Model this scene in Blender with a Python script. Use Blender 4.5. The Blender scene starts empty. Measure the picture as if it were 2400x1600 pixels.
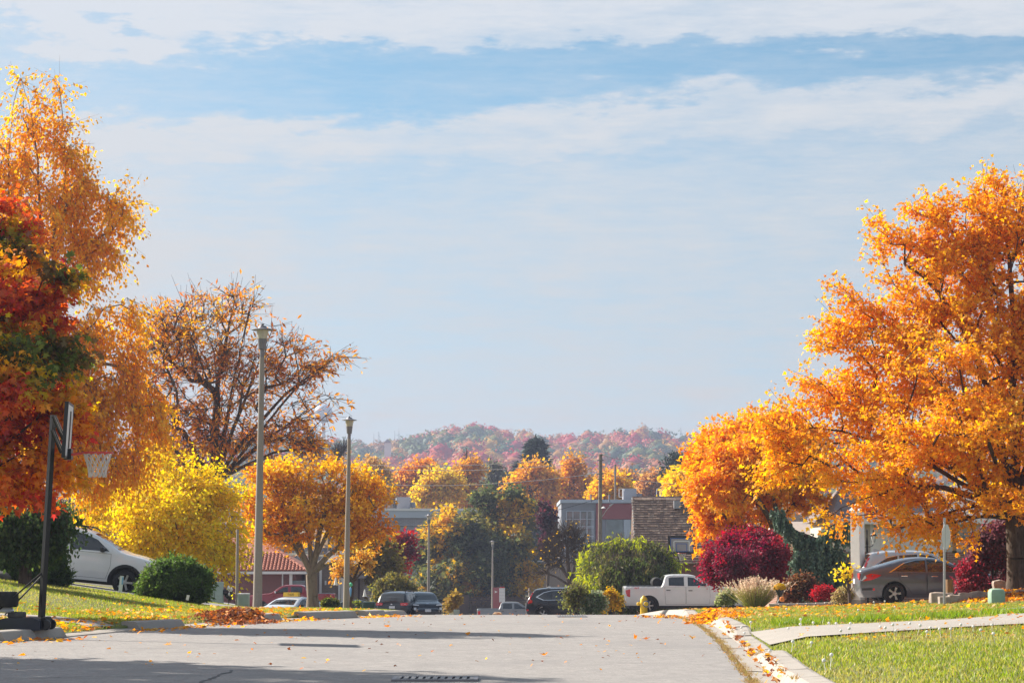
import bpy, bmesh, math, random
import numpy as np
from mathutils import Vector, Matrix, geometry

sc = bpy.context.scene
COL = sc.collection
rad = math.radians
F = 5667.0          # focal length in pixels of the 2400 px wide photograph (85 mm lens)
EYE = 1.3           # camera height above the near road
PITCH = math.atan(500 / F)

# ------------------------------------------------------------------ camera
cam = bpy.data.cameras.new("camera")
cam.lens = 85.0
cam.sensor_width = 36.0
cam.clip_start = 0.5
cam.clip_end = 9000
camo = bpy.data.objects.new("camera", cam)
camo.location = (0, 0, EYE)
camo.rotation_euler = (math.pi / 2 + PITCH, 0, 0)
COL.objects.link(camo)
sc.camera = camo

# ------------------------------------------------------------------ sky, sun, exposure
SUN_EL = rad(33)
SUN_DIR = Vector((-0.84 * math.cos(SUN_EL), 0.5426 * math.cos(SUN_EL), math.sin(SUN_EL)))
world = bpy.data.worlds.new("World")
sc.world = world
world.use_nodes = True
nt = world.node_tree
nt.nodes.clear()


def wn(t, **k):
    n = nt.nodes.new(t)
    for a, b in k.items():
        setattr(n, a, b)
    return n


def wmath(op, a, b=None, c=None):
    n = wn('ShaderNodeMath', operation=op)
    for i, v in enumerate((a, b, c)):
        if v is None:
            continue
        if hasattr(v, 'links'):
            nt.links.new(v, n.inputs[i])
        else:
            n.inputs[i].default_value = v
    return n.outputs[0]


out = wn('ShaderNodeOutputWorld')
bg = wn('ShaderNodeBackground')
bg.inputs[1].default_value = 0.056
nt.links.new(bg.outputs[0], out.inputs[0])
tc = wn('ShaderNodeTexCoord')
sep = wn('ShaderNodeSeparateXYZ')
nt.links.new(tc.outputs['Generated'], sep.inputs[0])
X, Y, Z = sep.outputs
sky = wn('ShaderNodeTexSky', sky_type='NISHITA', sun_disc=False)
sky.sun_elevation = SUN_EL
sky.sun_rotation = math.atan2(SUN_DIR.x, SUN_DIR.y)
sky.air_density = 1.0
sky.dust_density = 0.6
sky.ozone_density = 2.0
# look a little higher into the dome so that the low sky keeps its blue
zz = wmath('ADD', wmath('MULTIPLY', wmath('MAXIMUM', Z, 0.0), 1.6), 0.10)
cmb = wn('ShaderNodeCombineXYZ')
nt.links.new(X, cmb.inputs[0]); nt.links.new(Y, cmb.inputs[1]); nt.links.new(zz, cmb.inputs[2])
nrm = wn('ShaderNodeVectorMath', operation='NORMALIZE')
nt.links.new(cmb.outputs[0], nrm.inputs[0])
nt.links.new(nrm.outputs[0], sky.inputs[0])
hor = wmath('POWER', wmath('ADD', wmath('MULTIPLY', X, X), wmath('MULTIPLY', Y, Y)), 0.5)
elev = wmath('DIVIDE', wmath('MAXIMUM', Z, 0.0), wmath('MAXIMUM', hor, 0.02))
azi = wmath('DIVIDE', X, wmath('MAXIMUM', wmath('ABSOLUTE', Y), 0.05))
azi = wmath('MAXIMUM', wmath('MINIMUM', azi, 1.0), -1.0)


def wnoise(sx, sz, scale, detail, rough=0.55, off=0.0):
    c = wn('ShaderNodeCombineXYZ')
    nt.links.new(wmath('MULTIPLY', azi, sx), c.inputs[0])
    nt.links.new(wmath('ADD', wmath('MULTIPLY', Y, 0.6), off), c.inputs[1])
    nt.links.new(wmath('MULTIPLY', wmath('MINIMUM', elev, 2.0), sz), c.inputs[2])
    n = wn('ShaderNodeTexNoise')
    n.inputs['Scale'].default_value = scale
    n.inputs['Detail'].default_value = detail
    n.inputs['Roughness'].default_value = rough
    nt.links.new(c.outputs[0], n.inputs[0])
    return n.outputs[0]


big = wnoise(1.0, 2.2, 9.0, 3, 0.5, 1.3)
fine = wnoise(1.0, 3.4, 30.0, 7, 0.6, 4.1)
# two long cloud bands that climb to one side, their edges torn by the noise
tw_ = wmath('MULTIPLY', wmath('MAXIMUM', wmath('MINIMUM', wmath('MULTIPLY', wmath('SUBTRACT', 0.2135, elev), 60.0), 1.0), -0.6), 0.060)
tt = wmath('SUBTRACT', elev, wmath('MULTIPLY', wmath('MAXIMUM', wmath('MINIMUM', azi, .35), -.35), tw_))
tt = wmath('ADD', tt, wmath('MULTIPLY', wmath('SUBTRACT', big, 0.5), 0.016))
tt = wmath('ADD', tt, wmath('MULTIPLY', wmath('SUBTRACT', fine, 0.5), 0.046))
ramp = wn('ShaderNodeValToRGB')
ramp.color_ramp.interpolation = 'EASE'
stops = [(0.0, .92), (.05, .80), (.10, .72), (.135, .76), (.155, .64), (.162, .48), (.170, .80), (.178, .92), (.184, .86), (.190, .14),
         (.2090, .06), (.2165, .90), (.232, .95), (.27, .6), (.32, .12), (.40, .45), (.5, .25), (.62, .5), (.8, .2), (1.0, .25)]
els = ramp.color_ramp.elements
els[0].position, els[1].position = 0.0, 1.0
for p, v in stops[1:-1]:
    els.new(p)
for e, (p, v) in zip(sorted(els, key=lambda e: e.position), stops):
    e.color = (v, v, v, 1)
nt.links.new(tt, ramp.inputs[0])
veil = wnoise(1.0, 3.6, 17.0, 8, 0.66, 7.7)
wisp = wnoise(1.0, 7.0, 34.0, 8, 0.70, 2.9)
msk = wmath('MULTIPLY', ramp.outputs[0], wmath('ADD', 0.45, wmath('MULTIPLY', veil, 1.05)))
msk = wmath('ADD', msk, wmath('MULTIPLY', wmath('SUBTRACT', wisp, 0.5), 0.85))
msk = wmath('MAXIMUM', msk, 0.0)
msk = wmath('ADD', msk, wmath('MULTIPLY', wmath('MAXIMUM', wmath('MINIMUM', wmath('SUBTRACT', -0.07, azi), .3), 0.0), 3.2))
msk = wmath('MINIMUM', msk, 1.0)
tint = wn('ShaderNodeMixRGB', blend_type='MULTIPLY')
tint.inputs[0].default_value = 1.0
tint.inputs[2].default_value = (1.14, 1.42, 1.25, 1)
nt.links.new(sky.outputs[0], tint.inputs[1])
cmix = wn('ShaderNodeMixRGB')
cmix.inputs[2].default_value = (5.8, 6.15, 6.6, 1)      # sunlit cirrus
lowm = wn('ShaderNodeMixRGB')
lowm.inputs[1].default_value = (5.25, 5.1, 4.6, 1)      # the thin veil towards the horizon is a little warmer
lowm.inputs[2].default_value = (5.8, 6.15, 6.6, 1)
nt.links.new(wmath('MINIMUM', wmath('MULTIPLY', elev, 4.4), 1.0), lowm.inputs[0])
nt.links.new(lowm.outputs[0], cmix.inputs[2])
nt.links.new(msk, cmix.inputs[0])
nt.links.new(tint.outputs[0], cmix.inputs[1])
nt.links.new(cmix.outputs[0], bg.inputs[0])

sun = bpy.data.lights.new("sun", 'SUN')
sun.energy = 5.0
sun.angle = rad(0.5)
sun.color = (1.0, 0.92, 0.80)
suno = bpy.data.objects.new("sun", sun)
suno.rotation_euler = SUN_DIR.to_track_quat('Z', 'Y').to_euler()
suno.location = (-60, 40, 60)
COL.objects.link(suno)

vs = sc.view_settings
vs.view_transform = 'Standard'
vs.look = 'None'
vs.gamma = 1.0
vs.use_curve_mapping = False
vs.exposure = 1.15
cy = sc.cycles
cy.max_bounces = 12
cy.diffuse_bounces = 9
cy.glossy_bounces = 2
cy.transmission_bounces = 4
cy.transparent_max_bounces = 4
cy.volume_bounces = 0
cy.use_denoising = True
cy.sample_clamp_indirect = 8.0

# ------------------------------------------------------------------ helpers: pixels, ground height


def ray(px, py):
    u, v = (px - 1200) / F, (800 - py) / F
    return Vector((u, math.cos(PITCH) - v * math.sin(PITCH), math.sin(PITCH) + v * math.cos(PITCH)))


def at(px, py, d):
    r = ray(px, py)
    return Vector((0, 0, EYE)) + r * (d / r.y)


def catmull(xs, ys):
    xs, ys = np.array(xs, float), np.array(ys, float)
    m = np.gradient(ys, xs)

    def f(x):
        x = np.clip(np.asarray(x, float), xs[0], xs[-1])
        i = np.clip(np.searchsorted(xs, x) - 1, 0, len(xs) - 2)
        h = xs[i + 1] - xs[i]
        t = (x - xs[i]) / h
        return ((2 * t**3 - 3 * t**2 + 1) * ys[i] + (t**3 - 2 * t**2 + t) * h * m[i]
                + (-2 * t**3 + 3 * t**2) * ys[i + 1] + (t**3 - t**2) * h * m[i + 1])
    return f


prof = catmull([-80, -20, 20, 34, 42, 50, 60, 70, 80, 100, 124, 135, 150, 176, 245, 330, 450, 700, 1000, 1300, 1700, 1900, 2600],
               [0, 0, 0, 0, -.015, -.065, -.20, -.41, -.69, -1.30, -2.02, -2.35, -2.75, -3.45, -5.1, -6.0, -5.0, 2, 16, 39, 71, 76, 70])
XLt = ([-80, 0, 20, 36, 38.5, 43, 44.5, 50.5, 53, 55.5, 60, 70, 85, 100, 125, 150, 260],
       [-8.6, -8.4, -8.2, -7.65, -7.15, -6.5, -6.0, -5.05, -4.3, -3.55, -3.07, -3.0, -3.6, -5.0, -8, -8.5, -9.5])
XRt = ([-80, 0, 24.5, 34.7, 42.5, 50, 60, 95, 125, 260], [1.5, 1.6, 2.43, 3.02, 3.4, 3.7, 3.95, 4.6, 5.5, 6.5])


def XL(y):
    return np.interp(y, *XLt)


def XR(y):          # outer edge of the asphalt; gutter and kerb follow
    return np.interp(y, *XRt)


GUT, KERB = 0.26, 0.34


RIDGE = ([0, 600, 700, 760, 820, 880, 930, 980, 1040, 1100, 1160, 1200, 1260, 1330, 1400, 1460, 1500, 1540, 1600, 1680, 1750, 1900, 2400], [1012, 1006, 1004, 1012, 1026, 1030, 1020, 1006, 994, 988, 986, 998, 1008, 1008, 1006, 1000, 994, 1000, 1012, 1006, 996, 1000, 1012])
# where the kerb is dropped, the verge falls to the street
DROPL = ([30, 36.4, 36.6, 38.7, 39.2, 42.6, 43, 44.5, 45, 49.3, 49.7, 51.1, 51.5, 52.5, 53, 55.7, 56.2, 57.1, 57.5, 60, 61, 200], [.7, .7, 0, 0, 1, 1, 0, 0, 1, 1, 0, 0, 1, 1, 0, 0, 1, 1, 0, 0, .3, .3])
DROPR = ([0, 29.6, 31, 38.2, 39.5, 46.6, 48, 58.5, 60.5, 200], [0, 0, 1, 1, 0, 0, 1, 1, 0, 0])


def H(x, y):
    x, y = np.asarray(x, float), np.asarray(y, float)
    z = prof(y)
    dl = XL(y) - x
    dr = x - (XR(y) + GUT)
    far = np.clip((y - 85) / 30, 0, 1)
    zl = .12 + .02 * np.clip(dl, 0, 5) + .14 * np.clip(dl - 5, 0, 6.5) + .20 * far
    zr = .12 + .024 * np.clip(dr, 0, 14) + .10 * far
    # mound under the big maple at the side
    zr = zr + .28 * np.exp(-(((x - 14.2) / 2.6)**2 + ((y - 66) / 4.5)**2))
    zl = zl * (1 - np.interp(y, *DROPL) * (1 - np.clip(dl / .75, .12, 1)))
    zr = zr * (1 - np.interp(y, *DROPR) * (1 - np.clip(dr / .9, .2, 1)))
    w = np.clip((y - 300) / 300, 0, 1)
    add = np.where(dl > 0, zl, np.where(dr > 0, zr, 0)) * (1 - w)
    hill = np.clip((y - 700) / 700, 0, 1)
    pxx = 1200 + x / np.maximum(y, 1) * F
    add = add + hill**2 * (1005 - np.interp(pxx, *RIDGE)) / F * y + hill * 1.5 * np.sin(x / 41 + .6) * np.sin(y / 130)
    return z + add


def Hf(x, y):
    return float(H(x, y))


def hit(px, py):
    """where the ray through a photo pixel meets the ground"""
    r = ray(px, py)
    for d in np.arange(15, 140, .1):
        p = Vector((0, 0, EYE)) + r * (d / r.y)
        if p.z <= Hf(p.x, p.y):
            return p
    return p


def gpos(px, d):
    x = (px - 1200) / F * d / math.cos(PITCH)
    return Vector((x, d, Hf(x, d)))


# ------------------------------------------------------------------ helpers: objects


def S(r, g, b):
    return tuple(((c / 255) / 12.92 if c / 255 <= .04045 else ((c / 255 + .055) / 1.055)**2.4) for c in (r, g, b))


def tag(o, label=None, cat=None, group=None, kind=None):
    if label: o["label"] = label
    if cat: o["category"] = cat
    if group: o["group"] = group
    if kind: o["kind"] = kind
    return o


def thing(name, label, cat, loc=(0, 0, 0), rz=0, group=None, rot=None):
    o = bpy.data.objects.new(name, None)
    o.empty_display_size = .2
    COL.objects.link(o)
    o.location = loc
    o.rotation_euler = rot if rot else (0, 0, rz)
    return tag(o, label, cat, group)


def link(name, me, mat, parent=None, loc=None):
    if mat is not None and len(me.materials) == 0:
        me.materials.append(mat)
    o = bpy.data.objects.new(name, me)
    COL.objects.link(o)
    if parent is not None:
        o.parent = parent
    if loc is not None:
        o.location = loc
    return o


def npmesh(name, V, loops, starts, mat, parent=None, cols=None, smooth=False):
    me = bpy.data.meshes.new(name)
    V = np.asarray(V, np.float32)
    me.vertices.add(len(V))
    me.vertices.foreach_set('co', V.ravel())
    me.loops.add(len(loops))
    me.loops.foreach_set('vertex_index', np.asarray(loops, np.int32))
    me.polygons.add(len(starts))
    me.polygons.foreach_set('loop_start', np.asarray(starts, np.int32))
    me.update(calc_edges=True)
    if cols is not None:
        a = me.color_attributes.new('Col', 'FLOAT_COLOR', 'POINT')
        c = np.ones((len(V), 4), np.float32)
        c[:, :3] = cols
        a.data.foreach_set('color', c.ravel())
    me.polygons.foreach_set('use_smooth', np.full(len(starts), smooth))
    return link(name, me, mat, parent)


class MB:
    """collects simple shapes and links them as one mesh object"""

    def __init__(s):
        s.v, s.f = [], []

    def add(s, vs, fs):
        n = len(s.v)
        s.v += [tuple(v) for v in vs]
        s.f += [tuple(i + n for i in f) for f in fs]
        return s

    def box(s, c, d, M=None, bev=0):
        cx, cy_, cz = c
        a, b, h = d[0] / 2, d[1] / 2, d[2] / 2
        if bev:
            e = min(bev, a * .9, b * .9, h * .9)
            bm = bmesh.new()
            bmesh.ops.create_cube(bm, size=1, matrix=Matrix.Diagonal((d[0], d[1], d[2], 1)))
            bmesh.ops.bevel(bm, geom=bm.edges[:], offset=e, segments=2, affect='EDGES', profile=.5)
            bm.verts.index_update()
            vs = [v.co + Vector(c) for v in bm.verts]
            fs = [[v.index for v in f.verts] for f in bm.faces]
            bm.free()
        else:
            vs = [Vector((cx + i * a, cy_ + j * b, cz + k * h)) for i in (-1, 1) for j in (-1, 1) for k in (-1, 1)]
            fs = [(0, 1, 3, 2), (4, 6, 7, 5), (0, 4, 5, 1), (2, 3, 7, 6), (0, 2, 6, 4), (1, 5, 7, 3)]
        if M is not None:
            vs = [M @ Vector(v) for v in vs]
        return s.add(vs, fs)

    def tube(s, p, q, r0, r1=None, n=8, caps=True):
        r1 = r0 if r1 is None else r1
        p, q = Vector(p), Vector(q)
        d = (q - p).normalized()
        u = d.cross(Vector((0, 0, 1)) if abs(d.z) < .9 else Vector((1, 0, 0))).normalized()
        w = d.cross(u)
        vs = []
        for c, r in ((p, r0), (q, r1)):
            for i in range(n):
                a = 2 * math.pi * i / n
                vs.append(c + u * (r * math.cos(a)) + w * (r * math.sin(a)))
        fs = [(i, (i + 1) % n, n + (i + 1) % n, n + i) for i in range(n)]
        if caps:
            fs += [tuple(range(n - 1, -1, -1)), tuple(range(n, 2 * n))]
        return s.add(vs, fs)

    def path(s, pts, r, n=6):
        for a, b in zip(pts[:-1], pts[1:]):
            s.tube(a, b, r, r, n)
        return s

    def lathe(s, prof_, n=16, c=(0, 0, 0), axis='z', M=None, caps=True):
        vs, fs = [], []
        for r, h in prof_:
            for i in range(n):
                a = 2 * math.pi * i / n
                x, y = r * math.cos(a), r * math.sin(a)
                v = (x, y, h) if axis == 'z' else (x, h, y)
                vs.append(Vector(v) + Vector(c))
        for k in range(len(prof_) - 1):
            for i in range(n):
                j = (i + 1) % n
                f = (k * n + i, k * n + j, (k + 1) * n + j, (k + 1) * n + i)
                fs.append(f if axis == 'z' else f[::-1])
        m = (len(prof_) - 1) * n
        if caps:
            fs.append(tuple(range(n - 1, -1, -1)) if axis == 'z' else tuple(range(n)))
            fs.append(tuple(range(m, m + n)) if axis == 'z' else tuple(range(m + n - 1, m - 1, -1)))
        if M is not None:
            vs = [M @ v for v in vs]
        return s.add(vs, fs)

    def prism(s, poly, y0, y1):
        """polygon in x,z pushed from y0 to y1"""
        n = len(poly)
        vs = [(x, y0, z) for x, z in poly] + [(x, y1, z) for x, z in poly]
        fs = [tuple(range(n)), tuple(range(2 * n - 1, n - 1, -1))]
        fs += [(i, i + n, (i + 1) % n + n, (i + 1) % n) for i in range(n)]
        return s.add(vs, fs)

    def build(s, name, mat, parent=None, smooth=False, loc=None):
        me = bpy.data.meshes.new(name)
        me.from_pydata([tuple(v) for v in s.v], [], s.f)
        if smooth:
            me.polygons.foreach_set('use_smooth', [True] * len(me.polygons))
            me.update()
            try:
                me.set_sharp_from_angle(angle=rad(38))
            except Exception:
                pass
        return link(name, me, mat, parent, loc)


# ------------------------------------------------------------------ materials


def newmat(name):
    m = bpy.data.materials.new(name)
    m.use_nodes = True
    return m, m.node_tree, m.node_tree.nodes['Principled BSDF']


def solid(name, col, rough=.6, metal=0, coat=0, spec=.5, var=.12, scale=8, bump=0):
    m, t, p = newmat(name)
    p.inputs['Roughness'].default_value = rough
    p.inputs['Metallic'].default_value = metal
    p.inputs['Coat Weight'].default_value = coat
    p.inputs['Coat Roughness'].default_value = .04
    p.inputs['Specular IOR Level'].default_value = spec
    if var:
        n = t.nodes.new('ShaderNodeTexNoise')
        n.inputs['Scale'].default_value = scale
        n.inputs['Detail'].default_value = 5
        c = t.nodes.new('ShaderNodeTexCoord')
        t.links.new(c.outputs['Object'], n.inputs[0])
        r = t.nodes.new('ShaderNodeValToRGB')
        r.color_ramp.elements[0].position = .3
        r.color_ramp.elements[1].position = .7
        r.color_ramp.elements[0].color = (*[x * (1 - var) for x in col], 1)
        r.color_ramp.elements[1].color = (*[min(1, x * (1 + var)) for x in col], 1)
        t.links.new(n.outputs[0], r.inputs[0])
        t.links.new(r.outputs[0], p.inputs['Base Color'])
        if bump:
            b = t.nodes.new('ShaderNodeBump')
            b.inputs['Strength'].default_value = bump
            b.inputs['Distance'].default_value = .02
            t.links.new(n.outputs[0], b.inputs['Height'])
            t.links.new(b.outputs[0], p.inputs['Normal'])
    else:
        p.inputs['Base Color'].default_value = (*col, 1)
    return m


def leafmat(name='leaf', transl=.45, gloss=.05):
    m = bpy.data.materials.new(name)
    m.use_nodes = True
    t = m.node_tree
    t.nodes.clear()
    o = t.nodes.new('ShaderNodeOutputMaterial')
    a = t.nodes.new('ShaderNodeAttribute')
    a.attribute_name = 'Col'
    d = t.nodes.new('ShaderNodeBsdfDiffuse')
    tr = t.nodes.new('ShaderNodeBsdfTranslucent')
    g = t.nodes.new('ShaderNodeBsdfGlossy')
    g.inputs['Roughness'].default_value = .55
    hs = t.nodes.new('ShaderNodeHueSaturation')
    hs.inputs['Saturation'].default_value = 1.12
    hs.inputs['Value'].default_value = 1.15
    m1 = t.nodes.new('ShaderNodeMixShader')
    m1.inputs[0].default_value = transl
    m2 = t.nodes.new('ShaderNodeMixShader')
    m2.inputs[0].default_value = gloss
    t.links.new(a.outputs['Color'], d.inputs[0])
    t.links.new(a.outputs['Color'], hs.inputs['Color'])
    t.links.new(hs.outputs[0], tr.inputs[0])
    t.links.new(d.outputs[0], m1.inputs[1]); t.links.new(tr.outputs[0], m1.inputs[2])
    t.links.new(m1.outputs[0], m2.inputs[1]); t.links.new(g.outputs[0], m2.inputs[2])
    t.links.new(m2.outputs[0], o.inputs[0])
    return m


def mix_noise(t, base, specs, coord='Object'):
    """base colour blended with noise layers: (colour, scale, low, high, detail, squash) ..."""
    c = t.nodes.new('ShaderNodeTexCoord')
    cur = None
    for col, scale, lo, hi, det, sq in specs:
        mp = t.nodes.new('ShaderNodeMapping')
        mp.inputs['Scale'].default_value = sq
        t.links.new(c.outputs[coord], mp.inputs[0])
        n = t.nodes.new('ShaderNodeTexNoise')
        n.inputs['Scale'].default_value = scale
        n.inputs['Detail'].default_value = det
        n.inputs['Roughness'].default_value = .6
        t.links.new(mp.outputs[0], n.inputs[0])
        r = t.nodes.new('ShaderNodeMapRange')
        r.inputs[1].default_value = lo
        r.inputs[2].default_value = hi
        t.links.new(n.outputs[0], r.inputs[0])
        x = t.nodes.new('ShaderNodeMixRGB')
        t.links.new(r.outputs[0], x.inputs[0])
        if cur is None:
            x.inputs[1].default_value = (*base, 1)
        else:
            t.links.new(cur, x.inputs[1])
        x.inputs[2].default_value = (*col, 1)
        cur = x.outputs[0]
    return cur


def layered(name, base, specs, rough=.9, bump=0, bscale=60, coord='Object', bdist=.01):
    m, t, p = newmat(name)
    t.links.new(mix_noise(t, base, specs, coord), p.inputs['Base Color'])
    p.inputs['Roughness'].default_value = rough
    p.inputs['Specular IOR Level'].default_value = .3
    if bump:
        n = t.nodes.new('ShaderNodeTexNoise')
        n.inputs['Scale'].default_value = bscale
        n.inputs['Detail'].default_value = 4
        c = t.nodes.new('ShaderNodeTexCoord')
        t.links.new(c.outputs[coord], n.inputs[0])
        b = t.nodes.new('ShaderNodeBump')
        b.inputs['Strength'].default_value = bump
        b.inputs['Distance'].default_value = bdist
        t.links.new(n.outputs[0], b.inputs['Height'])
        t.links.new(b.outputs[0], p.inputs['Normal'])
    return m


M = {}
M['leaf'] = leafmat('leaf', .6, .025)
M['leaf_dull'] = leafmat('needle', .2, .03)
M['grass'] = leafmat('grass', .5, .04)
M['asphalt'] = layered('asphalt', (0.310, 0.292, 0.284), [((0.189, 0.176, 0.172), 30, .46, .70, 4, (1, 1, 1)), ((0.430, 0.404, 0.391), 23, .54, .76, 3, (1, 1, 1)),
                                                  ((0.202, 0.189, 0.185), 6.5, .48, .72, 5, (1, 1, 1)), ((0.344, 0.327, 0.314), 4.1, .52, .76, 4, (1, 1, 1)), ((0.245, 0.232, 0.228), 1.3, .45, .72, 5, (1, 1, 1)),
                                                  ((0.215, 0.206, 0.206), .32, .52, .78, 5, (1, .5, 1)), ((0.163, 0.159, 0.159), 3.3, .70, .78, 6, (.3, 2.6, 1))], .88, .6, 220)
M['concrete'] = layered('concrete', (0.352, 0.321, 0.290), [((0.317, 0.290, 0.255), 5, .5, .75, 6, (1, 1, 1)), ((0.405, 0.370, 0.334), 1.2, .5, .8, 4, (1, 1, 1)), ((0.246, 0.229, 0.202), 70, .6, .8, 3, (1, 1, 1))], .9, .5, 90)
M['kerbstone'] = layered('kerbstone', (0.352, 0.321, 0.290), [((0.273, 0.246, 0.216), 4, .5, .72, 6, (1, 1, 1)), ((0.290, 0.264, 0.229), 60, .6, .8, 3, (1, 1, 1))], .9, .5, 70)
M['soil'] = layered('lawn', (.13, .15, .04), [((.22, .18, .08), 1.3, .4, .7, 5, (1, .5, 1)), ((.09, .13, .025), 14, .45, .65, 4, (1, 1, 1))], 1, .6, 40)
M['ground'] = layered('ground', (.09, .085, .04), [((.14, .10, .05), .12, .4, .65, 6, (1, 1, 1)), ((.06, .07, .03), .03, .45, .65, 4, (1, 1, 1))], 1)
M['bark'] = layered('bark', (.085, .06, .045), [((.14, .105, .085), 9, .45, .7, 5, (1, 1, .25)), ((.045, .032, .026), 25, .5, .7, 4, (1, 1, .2))], 1, .8, 30)
M['bark_pale'] = layered('bark_pale', (.22, .175, .14), [((.10, .08, .065), 9, .5, .7, 5, (1, 1, .3)), ((.34, .29, .25), 6, .6, .8, 4, (1, 1, .4))], 1, .6, 30)
M['pole'] = layered('pole_concrete', (0.324, 0.279, 0.243), [((0.261, 0.225, 0.198), 3, .4, .7, 5, (1, 1, .2)), ((0.378, 0.333, 0.297), 30, .55, .75, 3, (1, 1, 1))], .85, .3, 60)
M['lamp_metal'] = solid('lamp_metal', (.19, .18, .20), .5, .3)
M['lamp_glass'] = solid('lamp_glass', (.50, .46, .38), .25, 0, .3)
M['black'] = solid('black_plastic', (.012, .013, .017), .4)
M['black_metal'] = solid('black_metal', (.014, .014, .016), .35, .4)
M['rubber'] = layered('rubber', (.022, .022, .023), [((.045, .042, .04), 9, .5, .75, 4, (1, 1, 1))], .8)
M['glass'] = solid('car_glass', (.012, .016, .02), .03, 0, 0, .9, 0)
M['chrome'] = solid('chrome', (.62, .62, .64), .12, 1, var=0)
M['alloy'] = solid('alloy', (.42, .42, .44), .3, .8, var=.05)
M['red_lamp'] = solid('red_lamp', (.55, .012, .015), .12, 0, .6, var=0)
M['clear_lamp'] = solid('clear_lamp', (.6, .6, .62), .1, .2, .6, var=0)
M['plate'] = solid('plate', (.62, .64, .70), .4, var=.1, scale=14)
M['white_paint'] = solid('white_paint', (0.702, 0.693, 0.684), .45, var=.04)
M['white_car'] = solid('white_car', (0.666, 0.666, 0.670), .35, 0, .8, var=.03, scale=3)
M['silver_car'] = solid('silver_car', (0.414, 0.432, 0.468), .35, .3, .8, var=.03, scale=3)
M['grey_car'] = solid('grey_car', (.095, .10, .125), .32, .3, .6, var=.04, scale=3)
M['black_car'] = solid('black_car', (.006, .008, .016), .25, 0, .5, .4, var=0)
M['dark_car'] = solid('dark_car', (.014, .018, .026), .3, .1, .6, .4, var=0)
M['red_car'] = solid('red_car', (.25, .010, .025), .3, .1, .9, var=.04, scale=3)
M['blue_white_car'] = solid('pale_blue_car', (.50, .56, .64), .3, 0, .8, var=.03)
M['green_car'] = solid('dark_green_car', (.008, .022, .024), .3, .1, 1, var=0)
M['green_box'] = solid('box_green', (.24, .36, .27), .55, var=.08, scale=5)
M['pale_green_box'] = solid('box_pale_green', (.37, .43, .36), .6, var=.08, scale=5)
M['dark_green_box'] = solid('box_dark_green', (.02, .05, .05), .6)
M['yellow'] = solid('yellow_paint', (.72, .46, .02), .45, var=.1, scale=6)
M['blue'] = solid('blue_paint', (.06, .14, .42), .5)
M['red'] = solid('red_paint', (.55, .05, .04), .45)
M['net'] = solid('net_cord', (.58, .53, .50), .8)
M['grate'] = solid('grate_iron', (.16, .16, .17), .6)
M['wood'] = layered('wood', (.28, .17, .09), [((.17, .10, .055), 8, .45, .7, 5, (6, 6, .6))], .8)
M['dark_wood'] = layered('dark_wood', (.075, .05, .045), [((.04, .028, .026), 6, .45, .7, 5, (6, 6, .6))], .9)
M['stone'] = layered('stone', (.34, .28, .24), [((.20, .16, .14), 5, .45, .7, 6, (1, 1, 1)), ((.46, .40, .35), 2.3, .55, .75, 5, (1, 1, 1))], .95, .8, 25)
M['boulder'] = layered('boulder', (.09, .085, .085), [((.15, .14, .13), 5, .5, .7, 6, (1, 1, 1))], .95, .6, 20)
M['siding'] = solid('siding', (0.495, 0.450, 0.396), .8, var=.06)
M['grey_roof'] = layered('grey_roof', (.22, .19, .19), [((.15, .13, .13), 6, .45, .7, 4, (1, 1, 1))], .95)
M['brown_shingle'] = layered('brown_shingle', (.19, .12, .09), [((.055, .042, .045), 3.2, .45, .62, 2, (1, 1, 1)), ((.19, .15, .135), 4.7, .58, .72, 2, (1, 1, 1))], .95)
M['tile'] = layered('clay_tile', (.44, .17, .115), [((.30, .10, .075), 2.5, .45, .7, 4, (1, 1, 1)), ((.52, .25, .18), 6, .55, .75, 3, (1, 1, 1))], .8)
M['school_grey'] = solid('school_metal', (0.243, 0.257, 0.297), .6, var=.05, scale=.6)
M['school_blue'] = solid('school_fascia', (0.396, 0.450, 0.522), .55, var=.04, scale=.6)
M['school_red'] = solid('school_red', (.27, .075, .08), .7, var=.06, scale=.8)
M['hvac'] = solid('hvac_grey', (0.270, 0.270, 0.306), .6, var=.06)
M['blue_glass'] = solid('window_glass', (.12, .16, .18), .06, 0, 0, .9, .3, 1.3)
M['green_glass'] = solid('green_panel', (.13, .26, .20), .4, var=.1)
M['beige_wall'] = solid('beige_wall', (0.378, 0.297, 0.261), .9, var=.06, scale=1)
M['wire'] = solid('wire', (.05, .05, .06), .6, var=0)


def brickmat(name, c1, c2, mortar, scale=1.0):
    m, t, p = newmat(name)
    b = t.nodes.new('ShaderNodeTexBrick')
    b.inputs['Color1'].default_value = (*c1, 1)
    b.inputs['Color2'].default_value = (*c2, 1)
    b.inputs['Mortar'].default_value = (*mortar, 1)
    b.inputs['Scale'].default_value = scale
    b.inputs['Mortar Size'].default_value = .012
    b.inputs['Brick Width'].default_value = .22
    b.inputs['Row Height'].default_value = .075
    c = t.nodes.new('ShaderNodeTexCoord')
    mp = t.nodes.new('ShaderNodeMapping')
    mp.inputs['Rotation'].default_value = (-math.pi / 2, 0, 0)
    t.links.new(c.outputs['Object'], mp.inputs[0])
    t.links.new(mp.outputs[0], b.inputs[0])
    t.links.new(b.outputs[0], p.inputs['Base Color'])
    bu = t.nodes.new('ShaderNodeBump')
    bu.inputs['Strength'].default_value = .5
    bu.inputs['Distance'].default_value = .01
    bu.invert = True
    t.links.new(b.outputs['Fac'], bu.inputs['Height'])
    t.links.new(bu.outputs[0], p.inputs['Normal'])
    p.inputs['Roughness'].default_value = .9
    return m


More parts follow.
